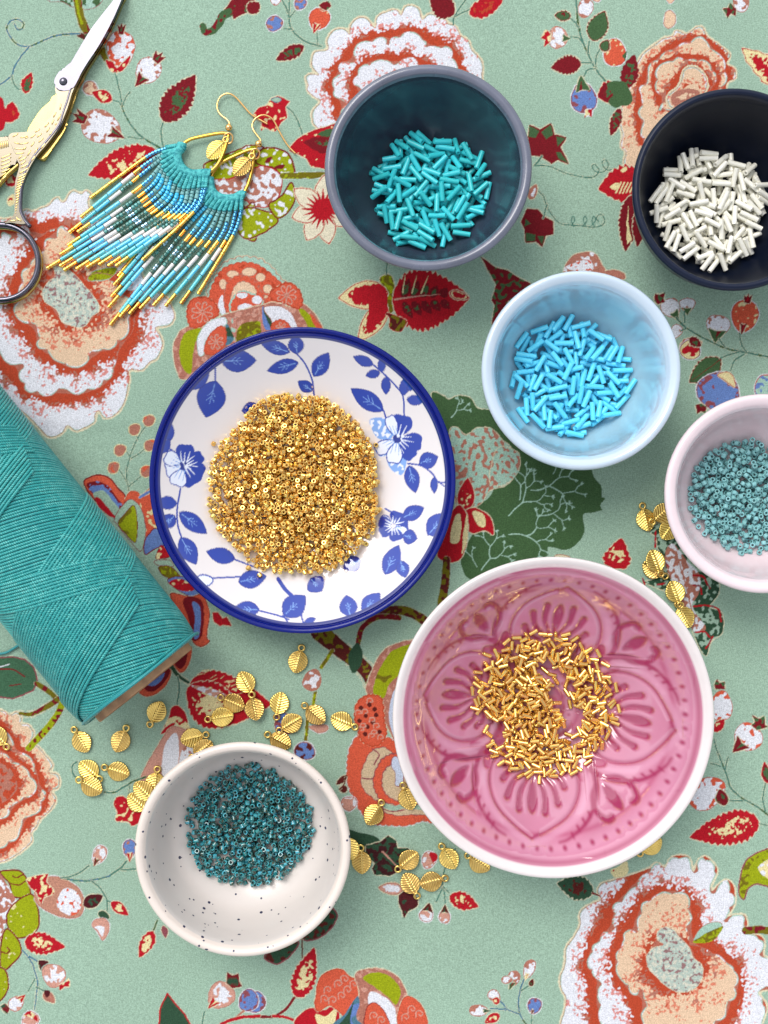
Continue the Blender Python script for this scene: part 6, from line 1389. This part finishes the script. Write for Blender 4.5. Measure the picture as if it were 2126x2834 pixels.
# ------------------------------------------------------------ spool of turquoise waxed cord
def build_spool():
    K2 = FRAME_W / 1659.0                                   # the axis was measured on a 1659 px wide copy
    Rw = .0232; zc = Rw + .0004
    e = W(304 * 1.2815, 1464 * 1.2815, zc)
    ax2 = Vector((-.625, .78, 0)).normalized()              # from the near end towards the upper left
    side = Vector((ax2.y, -ax2.x, 0)); 
    if side.x < 0: side = -side                             # towards the right
    Z = Vector((0, 0, 1)); root = empty('cord_spool', (e.x, e.y, 0), 'large spool of turquoise waxed cord on a cardboard tube, entering at the left edge', 'spool')
    mpx = K2 * (CAM_H - 2 * zc) / CAM_H
    def pt(s, th, r):                                       # s metres along the axis, th angle from the top towards the right
        return ax2 * s + side * (r * math.sin(th)) + Z * (zc + r * math.cos(th))
    cord = mat('waxed_turquoise_cord', lin(38, 158, 156), .42, spec=.5, sheen=.1)
    N = cord.node_tree.nodes; L = cord.node_tree.links; b = N['Principled BSDF']
    uv = N.new('ShaderNodeUVMap'); wv = N.new('ShaderNodeTexWave'); wv.wave_type = 'BANDS'; wv.bands_direction = 'DIAGONAL'; wv.inputs['Scale'].default_value = 1.0; wv.inputs['Distortion'].default_value = 1.5; wv.inputs['Detail'].default_value = 1
    L.new(uv.outputs[0], wv.inputs[0])
    tc = N.new('ShaderNodeTexCoord'); nz = N.new('ShaderNodeTexNoise'); nz.inputs['Scale'].default_value = 500; nz.inputs['Detail'].default_value = 3; L.new(tc.outputs['Object'], nz.inputs[0])
    n2 = N.new('ShaderNodeTexNoise'); n2.inputs['Scale'].default_value = 60; n2.inputs['Detail'].default_value = 4; L.new(tc.outputs['Object'], n2.inputs[0])
    mu = N.new('ShaderNodeMath'); mu.operation = 'MULTIPLY'; L.new(wv.outputs[1], mu.inputs[0]); L.new(nz.outputs[0], mu.inputs[1])
    ad = N.new('ShaderNodeMath'); ad.operation = 'MULTIPLY_ADD'; ad.inputs[1].default_value = .5; L.new(n2.outputs[0], ad.inputs[0]); L.new(mu.outputs[0], ad.inputs[2])
    cr = N.new('ShaderNodeValToRGB'); el = cr.color_ramp.elements
    el[0].position = .16; el[0].color = (*lin(22, 132, 136), 1); el[1].position = .88; el[1].color = (*lin(112, 198, 190), 1); q = el.new(.48); q.color = (*lin(24, 144, 144), 1); q = el.new(.70); q.color = (*lin(42, 164, 158), 1)
    L.new(ad.outputs[0], cr.inputs[0]); L.new(cr.outputs[0], b.inputs['Base Color'])
    bp = N.new('ShaderNodeBump'); bp.inputs['Strength'].default_value = .45; bp.inputs['Distance'].default_value = .00015; L.new(wv.outputs[1], bp.inputs['Height']); L.new(bp.outputs[0], b.inputs['Normal'])
    rg = random.Random(4)
    seg = 6
    V = []; F = []; UV = []
    def thread(s50, slope, layer, t0=-105, t1=105, rad=.00047, lift=None, n=30, smin=0.0006, name=None, jit=.00006):
        P = []; u = 0; j1, j2, j3 = rg.uniform(0, 6.28), rg.uniform(0, 6.28), rg.uniform(-jit, jit)
        for i in range(n + 1):
            t = t0 + (t1 - t0) * i / n; a = R_(t)
            s = s50 + slope * Rw * (a - R_(50)) + jit * math.sin(2.3 * a + j1) + j3
            if s < smin: s = smin + (rg.random() * .0003)
            if s > .150: s = .150
            r = Rw - .0009 + layer * .00030
            if s < .010: r -= .0011 * (1 - s / .010) ** 2
            P.append(pt(s, a, r))
        P = np.array(P); vf = tube_vf(P, rad, seg, caps=False)
        o = len(V); V.extend(vf[0]); F.extend([tuple(i + o for i in f) for f in vf[1]])
        ln = np.concatenate([[0], np.cumsum(np.linalg.norm(np.diff(P, axis=0), axis=1))]) / .0011 + rg.random() * 5
        for i in range(len(P) - 1):
            for j in range(seg): UV.extend([(ln[i], j / seg), (ln[i + 1], j / seg), (ln[i + 1], (j + 1) / seg), (ln[i], (j + 1) / seg)])
    pit = .00104
    px = mpx * 1.0
    n = int(.150 / pit) + 22
    for k in range(n): thread(-.018 + k * pit, -.36, 0)                                # the ground winding
    for k in range(3):
        off = k * 373 * px
        for j in range(int((372 - 186) * px / pit)): thread(off + 188 * px + j * pit, .34, 1, -105, 100)       # steep zone
        for j in range(10): thread(off + 184 * px + j * pit * 1.02, -.40, 2, -105, 62)                          # flat band
        for j in range(8): thread(off + 186 * px - j * pit * 1.02, .33, 3, -105, 56 - j * 1.2)                  # steep band
    me = bpy.data.meshes.new('wound_cord'); me.from_pydata([tuple(v) for v in V], [], F); me.polygons.foreach_set('use_smooth', [True] * len(F))
    ul = me.uv_layers.new(name='UVMap'); ul.data.foreach_set('uv', np.array(UV, np.float32).ravel()); me.materials.append(cord); me.update()
    o = link('wound_cord', me, root); o['kind'] = 'stuff'
    # solid core under the top layer
    core = mat('cord_core', lin(16, 96, 104), .6)
    mc = np.linspace(0, 2 * math.pi, 64, endpoint=False)
    def cyl(r0, prof, name, m):
        Vv = []; Ff = []
        for (s, r) in prof:
            for a in mc: Vv.append(pt(s, a, r))
        for i in range(len(prof) - 1):
            for j in range(64): Ff.append((i * 64 + j, i * 64 + (j + 1) % 64, (i + 1) * 64 + (j + 1) % 64, (i + 1) * 64 + j))
        bm = bmesh.new(); vs = [bm.verts.new(v) for v in Vv]; [bm.faces.new([vs[i] for i in f]) for f in Ff]
        bmesh.ops.recalc_face_normals(bm, faces=bm.faces[:])
        me = bpy.data.meshes.new(name); bm.to_mesh(me); bm.free(); me.polygons.foreach_set('use_smooth', [True] * len(me.polygons)); me.materials.append(m)
        return link(name, me, root)
    cyl(0, [(.0004, .0183), (.0005, Rw - .0026), (.003, Rw - .0017), (.010, Rw - .0010), (.150, Rw - .0010), (.1502, .0183)], 'inner_cord', core)
    card = mat('cardboard', lin(176, 138, 104), .85, spec=.2, color2=lin(146, 112, 86), var_scale=160, bump=.3, bump_scale=900)
    cyl(0, [(-.0026, .0164), (-.0030, .0168), (-.0030, .0179), (-.0026, .0183), (.153, .0183), (.153, .0164), (-.0026, .0164)], 'cardboard_tube', card)
    # frayed end turns of cord at the rim of the winding
    mb = MB()
    for k in range(5):
        P = [pt(-.0002 + .0003 * math.sin(3 * a + k) - k * .0001 + .0004, a, .0192 + k * .00085) for a in np.linspace(R_(-110), R_(110), 40)]
        mb.add(tube_vf(P, .00045, 6, caps=False))
    mb.build('end_turns', cord, root)
    # loose end lying on the cloth at the left
    P = catmull([tuple(W(*p, .0006)) for p in tp('G', [(135, 905), (90, 935), (40, 962), (-30, 972), (-110, 960)])], False, 6)
    mesh_obj('loose_end', *tube_vf([Vector(p) - root.location for p in P], .00042, 7), cord, root)
    return cord
m_cord = build_spool()
# ------------------------------------------------------------ stork embroidery scissors
def slab(name, uvs, z0, z1, m, parent, bev=.0007, smooth_pts=True, org=None, segs=3):
    """outline in photograph px -> solid with rounded upper edge"""
    pts = catmull(uvs, True, 4) if smooth_pts else np.array(uvs)
    c = [W(x, y, z1) for x, y in pts]
    A = sum(c[i].x * c[(i + 1) % len(c)].y - c[(i + 1) % len(c)].x * c[i].y for i in range(len(c)))
    if A < 0: c = c[::-1]
    bm = bmesh.new()
    lo = [bm.verts.new((p.x, p.y, z0)) for p in c]; hi = [bm.verts.new((p.x, p.y, z1)) for p in c]
    n = len(c); top = bm.faces.new(hi); bot = bm.faces.new(lo[::-1])
    for i in range(n): bm.faces.new([lo[i], lo[(i + 1) % n], hi[(i + 1) % n], hi[i]])
    bmesh.ops.bevel(bm, geom=[e for e in top.edges], offset=bev, segments=segs, profile=.6, affect='EDGES', clamp_overlap=True)
    big = max((f for f in bm.faces if f.normal.z > .9 or True), key=lambda f: f.calc_area() if f.calc_center_median().z > (z0 + z1) / 2 else 0)
    bmesh.ops.inset_region(bm, faces=[big], thickness=.00006)
    bmesh.ops.triangulate(bm, faces=[f for f in bm.faces if len(f.verts) > 4])
    if org is not None: bmesh.ops.translate(bm, verts=bm.verts[:], vec=-Vector(org))
    me = bpy.data.meshes.new(name); bm.to_mesh(me); bm.free()
    me.materials.append(m); me.polygons.foreach_set('use_smooth', [True] * len(me.polygons))
    me.set_sharp_from_angle(angle=R_(40))
    return link(name, me, parent)

def build_scissors():
    steel = mat('satin_steel', lin(104, 102, 112), .2, metal=1.0, var=.04, var_scale=200, bump=.05, bump_scale=1500, bump_dist=.00004, rough_var=.03)
    pgold = mat('pale_gold_wash', lin(116, 110, 97), .2, metal=1.0, var=.05, var_scale=300, rough_var=.03)
    gold = mat('gold_plate_edge', lin(196, 166, 92), .18, metal=1.0, var=.06, var_scale=300)
    gold2 = mat('gold_engraving', lin(236, 204, 130), .2, metal=1.0)
    o0 = W(175, 225, 0); root = empty('embroidery_scissors', (o0.x, o0.y, 0), 'stork shaped silver and gold embroidery scissors entering at the top left corner', 'scissors')
    org = (o0.x, o0.y, 0)
    # lower half: shows as a gold strip along the right and as the left wing
    low = tp('f', [(1660, -60), (1600, 60), (1500, 300), (1400, 500), (1290, 700), (1160, 900), (1090, 1040), (1040, 1130), (990, 1280), (935, 1440), (870, 1610)]) + \
        tp('g', [(860, 490), (800, 600), (700, 740), (640, 830), (540, 920), (300, 700), (500, 300), (700, 100)]) + tp('f', [(800, 1100), (1100, 700), (1560, -60)])
    slab('lower_blade', low, .0003, .0019, gold, root, .0006, org=org)
    wing = tp('g', [(-120, 640), (0, 632), (60, 600), (100, 598), (120, 640), (170, 770), (232, 930), (180, 962), (110, 1010), (60, 1070), (0, 1140), (-80, 1230), (-160, 1300)])
    slab('wing', wing, .0006, .0027, pgold, root, .0005, org=org)
    P = [tuple(W(x, y, .0016) - Vector(org)) for x, y in tp('g', [(258, 975), (180, 1040), (100, 1110), (20, 1200), (-60, 1290), (-160, 1380)])]
    mesh_obj('lower_bow_arm', *tube_vf(catmull(P, False, 5), .0009, 10, flat=1.3), gold, root)
    # upper half
    blade = tp('f', [(1610, -60), (1590, 0), (1500, 210), (1400, 410), (1280, 620), (1150, 815), (1065, 955), (1020, 1050), (960, 1150), (900, 1180), (780, 1190), (722, 1130), (712, 1060), (740, 990), (800, 915), (905, 850), (1000, 700), (1100, 530), (1200, 370), (1330, 200), (1450, 50), (1540, -60)])
    slab('upper_blade', blade, .0024, .0045, steel, root, .0009, org=org)
    body = tp('f', [(985, 1100), (940, 1230), (900, 1370), (860, 1480)]) + tp('g', [(800, 430), (720, 560), (600, 720), (480, 860), (390, 1010), (320, 1160), (285, 1300), (272, 1440), (275, 1600)]) + tp('h', [(300, 230), (345, 320), (250, 330), (120, 310), (60, 330), (90, 290), (150, 250), (185, 200)]) + \
        tp('g', [(190, 1450), (192, 1300), (205, 1180), (250, 1010), (255, 970), (232, 930), (185, 800), (140, 690), (108, 620), (130, 570), (200, 552), (330, 545), (460, 512), (560, 450), (650, 360), (715, 260), (745, 150), (748, 60)]) + tp('f', [(735, 1230), (722, 1130), (760, 1100), (880, 1090)])
    slab('stork_body', body, .0022, .0043, pgold, root, .0009, org=org)
    # bright silver flank of the neck and leg
    P = [tuple(W(x, y, .0036) - Vector(org)) for x, y in tp('f', [(985, 1060), (925, 1200), (885, 1340), (845, 1450)]) + tp('g', [(790, 440), (715, 550), (600, 690), (480, 830), (395, 960), (325, 1100), (290, 1250), (272, 1400), (270, 1560)]) + tp('h', [(285, 200), (330, 290), (400, 370)])]
    mesh_obj('bright_edge', *tube_vf(catmull(P, False, 4), [.0007] * (4 * (len(P) - 1) + 1), 10, flat=1.2), steel, root)
    # finger ring
    c = W(*tp('h', [(18, 835)])[0], .0026) - Vector(org)
    a = np.linspace(0, 2 * math.pi, 72, endpoint=False)
    rx, ry = 487 * .21097 * KPX * .994, 492 * .21097 * KPX * .994
    Pn = np.stack([c.x + rx * np.cos(a), c.y + ry * np.sin(a), np.full(72, .0026)], 1)
    mesh_obj('finger_ring', *tube_vf(Pn, .00102, 12, flat=1.35, closed=True), steel, root)
    Pn[:, 2] = .0012; Pn[:, 0] += .0003; Pn[:, 1] -= .0004
    mesh_obj('ring_underside', *tube_vf(Pn, .00095, 10, flat=.8, closed=True), gold, root)
    # screw
    s = W(*tp('f', [(830, 1067)])[0], .0046) - Vector(org)
    V, F = lathe_vf([(.0001, .0006), (.0009, .00055), (.00118, .0003), (.0012, 0), (.00135, -.0001), (.0014, -.0004)], 28)
    o = mesh_obj('screw', V, [tuple(f)[::-1] for f in F], steel, root); o.location = s
    # engraved feathers: short bright dashes let into the metal
    mb = MB()
    def dash(p, q, w=.00024, z=.0043):
        A = W(*p, z) - Vector(org); B = W(*q, z) - Vector(org)
        mb.add(tube_vf([A, A.lerp(B, .15), A.lerp(B, .85), B], [w * .5, w, w, w * .5], 6, flat=.7))
    D = [(800, 175, 785, 260), (735, 285, 700, 355), (795, 310, 755, 400), (705, 385, 680, 450), (640, 420, 585, 485), (740, 430, 725, 455), (650, 485, 610, 550), (525, 505, 460, 550), (680, 545, 650, 590), (550, 565, 485, 615), (465, 575, 400, 625),
         (570, 625, 505, 685), (450, 675, 405, 740), (595, 690, 535, 770), (495, 750, 455, 830), (405, 785, 360, 860), (465, 855, 410, 930), (240, 565, 165, 610), (265, 620, 360, 600), (370, 610, 330, 630), (185, 680, 260, 705), (260, 705, 375, 685), (190, 765, 340, 770), (200, 830, 320, 820), (345, 740, 300, 780), (290, 850, 240, 900), (350, 870, 250, 930), (340, 920, 265, 980), (380, 960, 270, 1020), (385, 1010, 250, 1090)]
    for x0, y0, x1, y1 in D: dash(*tp('g', [(x0, y0), (x1, y1)]))
    for k in range(15):
        y = 1085 + k * 37; xr = 355 - 90 * min(1, k / 6) - 8 * max(0, k - 7); xl = 232 - 30 * min(1, k / 5)
        dash(*tp('g', [(xr, y), (xl, y + 66 - k * 4.2)]))
    dash(*tp('h', [(215, 235), (240, 290)])); dash(*tp('h', [(130, 290), (215, 285)])); dash(*tp('h', [(225, 260), (285, 295)]))
    o = mb.build('feather_engraving', gold2, root); o['kind'] = 'stuff'
    mb = MB()
    for k in range(7):
        y = 830 + k * 48; dash(*tp('g', [(150 - k * 2 - (k > 4) * 50, y), (10, y + 62)]), z=.0027)
    for k in range(6): dash(*tp('g', [(95 - k * 26, 655 + k * 5), (108 - k * 22, 745 + k * 6)]), z=.0027)
    o = mb.build('wing_engraving', gold2, root); o['kind'] = 'stuff'
build_scissors()
# ------------------------------------------------------------ fringe earrings
def build_earrings():
    gf = mat('gold_filled_wire', lin(246, 196, 128), .13, metal=1.0)
    brs = mat('brass_hoop', lin(214, 172, 76), .28, metal=1.0, var=.06, var_scale=500)
    mets = {'B': mat('steel_blue_lustre_glass', lin(96, 178, 220), .14, metal=.7, rand=.12), 'G': mat('sage_matt_glass', lin(120, 176, 176), .5, rand=.07),
            'S': mat('aqua_glass', lin(74, 200, 240), .25, coat=.4, rand=.05), 'A': mat('gold_bead', lin(252, 196, 92), .16, metal=1.0, rand=.12),
            'P': mat('picasso_teal_glass', lin(84, 160, 154), .28, coat=.4, rand=.25, color2=lin(66, 100, 84), var_scale=500), 'W': mat('pearl_glass', lin(230, 226, 222), .2, coat=.7, rand=.04),
            'K': mat('sky_bugle_glass', lin(100, 210, 244), .15, coat=.8, rand=.04), 'T': mat('turquoise_bugle_glass', lin(84, 200, 212), .16, coat=.8, rand=.05),
            'M': mat('mirror_blue_glass', lin(170, 205, 222), .1, metal=.9)}
    LN = {'B': .00118, 'G': .00118, 'S': .00118, 'P': .00118, 'M': .00118, 'a': .00112, 'A': .0030, 'W': .0050, 'K': .0058, 'T': .0062}
    RD_ = .00071
    me = {}
    for k, m in mets.items():
        if k in 'BGSPM': me[k] = bead_mesh('fringe_bead', RD_, .00026, LN[k] * .88, m, 12, .00014)
        else: me[k] = bead_mesh('fringe_bugle', RD_ * (.94 if k != 'A' else .9), .00028, LN[k] * .965, m, 12, .00006)
    me['a'] = bead_mesh('fringe_bead', RD_, .00026, LN['a'] * .90, mets['A'], 12, .00009)
    thr = mat('fringe_thread', lin(18, 70, 96), .6)  # thread colour darkened to stand in for shadow in the gaps between beads
    cordm = mat('knotted_turquoise_cord', lin(84, 190, 190), .55, spec=.4, color2=lin(40, 142, 150), var_scale=900, bump=.7, bump_scale=2600, bump_dist=.00012)
    def earring(lab, S, V, Tt, hoopL, hoopR, coil, ball, wire, ringc, leafc, loopc, zf, hz, centre):
        o = W(*ball, 0); root = empty('fringe_earring', (o.x, o.y, 0), lab, 'earring', 'pair of fringe earrings')
        org = Vector((o.x, o.y, 0)); n = len(S)
        def w(p, z): return W(p[0], p[1], z) - org
        cc = catmull(coil, False, 10); cd = np.concatenate([[0], np.cumsum(np.linalg.norm(np.diff(cc, axis=0), axis=1))])
        def coil_at(t): q = t * cd[-1]; return (np.interp(q, cd, cc[:, 0]), np.interp(q, cd, cc[:, 1]))
        # hoop
        for nm, pts in (('hoop_arm', hoopL), ('hoop_arm', hoopR)):
            P = catmull([tuple(w(p, hz)) for p in pts], False, 8); mesh_obj(nm, *tube_vf(P, .00062, 10, flat=.8), brs, root)
        # wrapped coil over the hoop
        mb = MB(); m_ = 46
        for i in range(m_):
            t = i / (m_ - 1); c = Vector(w(coil_at(t), hz)); t2 = coil_at(min(1, t + .02)); t1 = coil_at(max(0, t - .02))
            d = np.array([t2[0] - t1[0], -(t2[1] - t1[1])]); d /= np.linalg.norm(d) + 1e-9; e = Vector((-d[1], d[0], 0))
            P = [c + e * (.00125 * math.cos(a)) + Vector((0, 0, .0011 * math.sin(a))) + Vector((d[0], d[1], 0)) * (.0002 * math.cos(a)) for a in np.linspace(0, 2 * math.pi, 14, endpoint=False)]
            mb.add(tube_vf(P, .00040, 6, closed=True, up=(d[0], d[1], 0)))
        o_ = mb.build('wrapped_cord', cordm, root); o_['kind'] = 'stuff'
        # knots fanning out
        mb = MB(); rg = random.Random(len(lab))
        for i in range(n):
            t = (i + .5) / n; a = Vector(w(coil_at(t), hz + .0004)); b = Vector(w(S[i], zf(i, 0) + .0004)); d = b - a; L = d.length
            k = max(2, int(L / .00105)); e = Vector((-d.y, d.x, 0)).normalized()
            for sgn in (-1, 1):
                P = []
                for j in range(k * 6 + 1):
                    q = j / (k * 6); ph = q * k * math.pi * 1.0
                    P.append(a + d * (q * 1.04) + e * (sgn * .00042 * math.cos(ph * 2) ) + Vector((0, 0, .00030 + .00028 * sgn * math.sin(ph * 2))))
                rr_ = [  .00016 + .00044 * abs(math.sin(j / 6 * math.pi + (0 if sgn > 0 else 1.57))) for j in range(k * 6 + 1)]; mb.add(tube_vf(P, rr_, 7))
        o_ = mb.build('knotted_cord', cordm, root); o_['kind'] = 'stuff'
        # fringe
        for i in range(n):
            s, v, t = S[i], V[i], Tt[i]
            a = np.array(s, float); b = np.array(v, float); c = np.array(t, float)
            mid = (a + b) / 2 + (b - a)[::-1] * np.array([1, -1]) * 0
            P2 = catmull([a, b, c], False, 26)
            # keep the first stretch tangent to the fan
            z = [zf(i, q) for q in np.linspace(0, 1, len(P2))]
            P = np.array([list(w(p, zz)) for p, zz in zip(P2, z)])
            seg = np.linalg.norm(np.diff(P, axis=0), axis=1); cs = np.concatenate([[0], np.cumsum(seg)]); tot = cs[-1]
            iv = cs[26]
            st_ = mesh_obj('fringe_strand', *tube_vf(P[::2], .00020, 5), thr, root)
            at = lambda q: np.array([np.interp(q, cs, P[:, k]) for k in range(3)])
            nb = max(1, int(round(iv / LN['B'])))
            edge = i == 0 or i == n - 1
            f = abs(i - centre) / (n / 2)
            up = []
            for k in range(nb):
                q = k / nb
                if edge or f > .85: up.append('B')
                elif q < .10 + .14 * (1 - f) and f > .1: up.append('G')
                elif f < .42 and q < .62: up.append('S')
                elif q < (.30 + .5 * (1 - f)): up.append('G')
                else: up.append('B')
            rest = tot - iv
            if edge:
                dn = []
                acc = 0
                while acc < rest - .0078:
                    dn += ['A', 'a']; acc += LN['A'] + LN['a']
                dn += ['A', 'A', 'a', 'a']
            else:
                tail = ['T', 'A', 'a', 'a']; base = sum(LN[k] for k in tail)
                mids = []
                left = rest - base
                hd = ['W'] if f < .18 and i % 2 else ['A']
                hd = ['A'] if f > .2 else ['A']; left -= .0030
                if left > .0055: mids = ['K']; left -= LN['K']
                if left > .0048: mids = ['W'] + mids; left -= LN['W']
                pc = []
                while left > .0008: pc.append('M' if (abs(i - centre) < 2.2 and len(pc) % 7 in (3, 4)) else 'P'); left -= LN['P']
                if len(pc) < 3: pc = ['a'] * len(pc)
                dn = hd + pc + mids + tail
            q = 0; seq = []
            sc_u = iv / (nb * LN['B'])
            for k in up: seq.append((k, q + LN[k] * sc_u / 2)); q += LN[k] * sc_u
            tl = sum(LN[k] for k in dn); sc_d = rest / tl
            for k in dn: seq.append((k, q + LN[k] * sc_d / 2)); q += LN[k] * sc_d
            for k, q in seq:
                p = at(q); d = at(min(tot, q + .0004)) - at(max(0, q - .0004)); d = Vector(d).normalized()
                ob = link('bugle_bead' if k in 'AWKT' else 'seed_bead', me[k], st_, None)
                s_ = (sc_u if q < iv else sc_d)
                ob.matrix_basis = Matrix.LocRotScale(Vector(p), d.to_track_quat('X', 'Z') @ Quaternion((1, 0, 0), rg.uniform(0, 6)), (min(1.12, s_) if s_ > 1 else s_, 1, 1))
        # hook, ball, ring
        P = catmull([tuple(w(p, z)) for p, z in wire], False, 8); mesh_obj('ear_wire', *tube_vf(P, .00030, 8), gf, root)
        bm = bmesh.new(); bmesh.ops.create_uvsphere(bm, u_segments=24, v_segments=16, radius=.00118); mb2 = bpy.data.meshes.new('ball'); bm.to_mesh(mb2); bm.free()
        mb2.polygons.foreach_set('use_smooth', [True] * len(mb2.polygons)); mb2.materials.append(gf); ob = link('wire_ball', mb2, root); ob.location = w(ball, .0016)
        c = w(ringc, hz); a = np.linspace(0, 2 * math.pi, 28, endpoint=False)
        mesh_obj('jump_ring', *tube_vf(np.stack([c.x + .00148 * np.cos(a), c.y + .00162 * np.sin(a), hz + .0004 * np.sin(a * 1) + .0002], 1), .00030, 8, closed=True), gf, root)
        # leaf charm hanging in the hoop
        A = w(leafc, .0012); B = w(loopc, .0018); d = A - B
        for nm, mm_ in (('hoop_leaf', CH_BLADE), ('leaf_loop', CH_LOOP)):
            ob = link(nm, mm_, root); ob.matrix_basis = Matrix.LocRotScale(B, Quaternion((0, 0, 1), math.atan2(d.y, d.x)) , (1.0, .88, 1))
        return root
    T = tp
    S1 = T('b', [(392, 328), (352, 400), (335, 455), (335, 530), (345, 590), (375, 640), (415, 690), (455, 740), (505, 790), (560, 835), (620, 855), (680, 855), (745, 850), (815, 840), (870, 835), (905, 835)])
    V1 = T('b', [(110, 455), (48, 590), (25, 700), (62, 820), (100, 905), (140, 965), (180, 1030), (225, 1090), (270, 1130), (345, 1165), (430, 1185), (500, 1195), (570, 1195), (640, 1190), (700, 1180), (742, 1165)])
    T1 = [(250, 548), (223, 602), (191, 644), (214, 643), (187, 680), (166, 705), (130, 743), (165, 737), (176, 748), (211, 745), (240, 740), (273, 733), (299, 736), (320, 737), (341, 724), (394, 720)]
    z1 = lambda i, q: .0008 + .0014 * max(0, min(1, (i - 7) / 5)) + (.0006 if i % 2 and q > .2 else 0)
    e1 = earring('fringe earring lying upper left, its gold hook furthest to the left, fringe over the peony', S1, V1, T1,
            T('b', [(1195, 140), (1100, 135), (1000, 148), (860, 175), (700, 215), (600, 280), (560, 340)]), T('b', [(1200, 150), (1170, 270), (1120, 420), (1050, 550), (950, 650)]),
            T('b', [(585, 275), (580, 330), (535, 375), (520, 430), (545, 530), (600, 610), (690, 665), (790, 672), (890, 660), (950, 665)]),
            T('e', [(405, 680)])[0], [(p, z) for p, z in zip(T('e', [(402, 720), (415, 620), (380, 560), (300, 500), (245, 430), (225, 340), (262, 230), (340, 168), (430, 165), (520, 225), (620, 335), (720, 450), (800, 515), (900, 570), (1000, 625)]), [.0018, .0018, .0016, .0012, .001, .0009, .0009, .0009, .0009, .0008, .0007, .0006, .0005, .0005, .0005])],
            T('e', [(400, 845)])[0], T('b', [(1000, 400)])[0], T('b', [(1165, 225)])[0], z1, .0020, 7.0)
    S2 = T('b', [(770, 880), (800, 935), (840, 985), (880, 1035), (915, 1080), (965, 1110), (1020, 1130), (1085, 1145), (1150, 1150), (1220, 1150), (1300, 1140), (1372, 1130)])
    V2 = T('d', [(570, 120), (610, 190), (660, 250), (710, 300), (770, 355), (840, 420), (905, 465), (1000, 490), (1100, 500), (1200, 505), (1300, 495), (1400, 430)])
    T2 = [(326, 765), (315, 790), (308, 822), (300, 851), (305, 900), (331, 878), (358, 869), (387, 855), (424, 846), (458, 848), (500, 841), (548, 814)]
    z2 = lambda i, q: .0008 + (.0005 if i % 2 and q > .2 else 0)
    earring('fringe earring lying lower right of its twin and partly under it', S2, V2, T2,
            T('b', [(1530, 345), (1440, 365), (1320, 415), (1180, 480), (1080, 540), (1000, 640), (970, 720)]), T('b', [(1532, 350), (1522, 500), (1500, 640), (1460, 790), (1395, 935)]),
            T('b', [(945, 720), (950, 790), (965, 870), (1010, 935), (1090, 985), (1190, 1000), (1290, 985), (1360, 945), (1400, 950)]),
            T('e', [(860, 930)])[0], [(p, z) for p, z in zip(T('e', [(850, 965), (892, 880), (840, 800), (783, 720), (765, 640), (800, 558), (880, 500), (965, 490), (1050, 530), (1110, 600), (1180, 740), (1260, 880), (1330, 980), (1430, 1080)]), [.0018, .0018, .0017, .0016, .0014, .0014, .0014, .0013, .0012, .001, .0008, .0006, .0005, .0005])],
            T('e', [(812, 1085)])[0], T('b', [(1375, 585)])[0], T('b', [(1505, 440)])[0], z2, .0009, 4.2)
build_earrings()
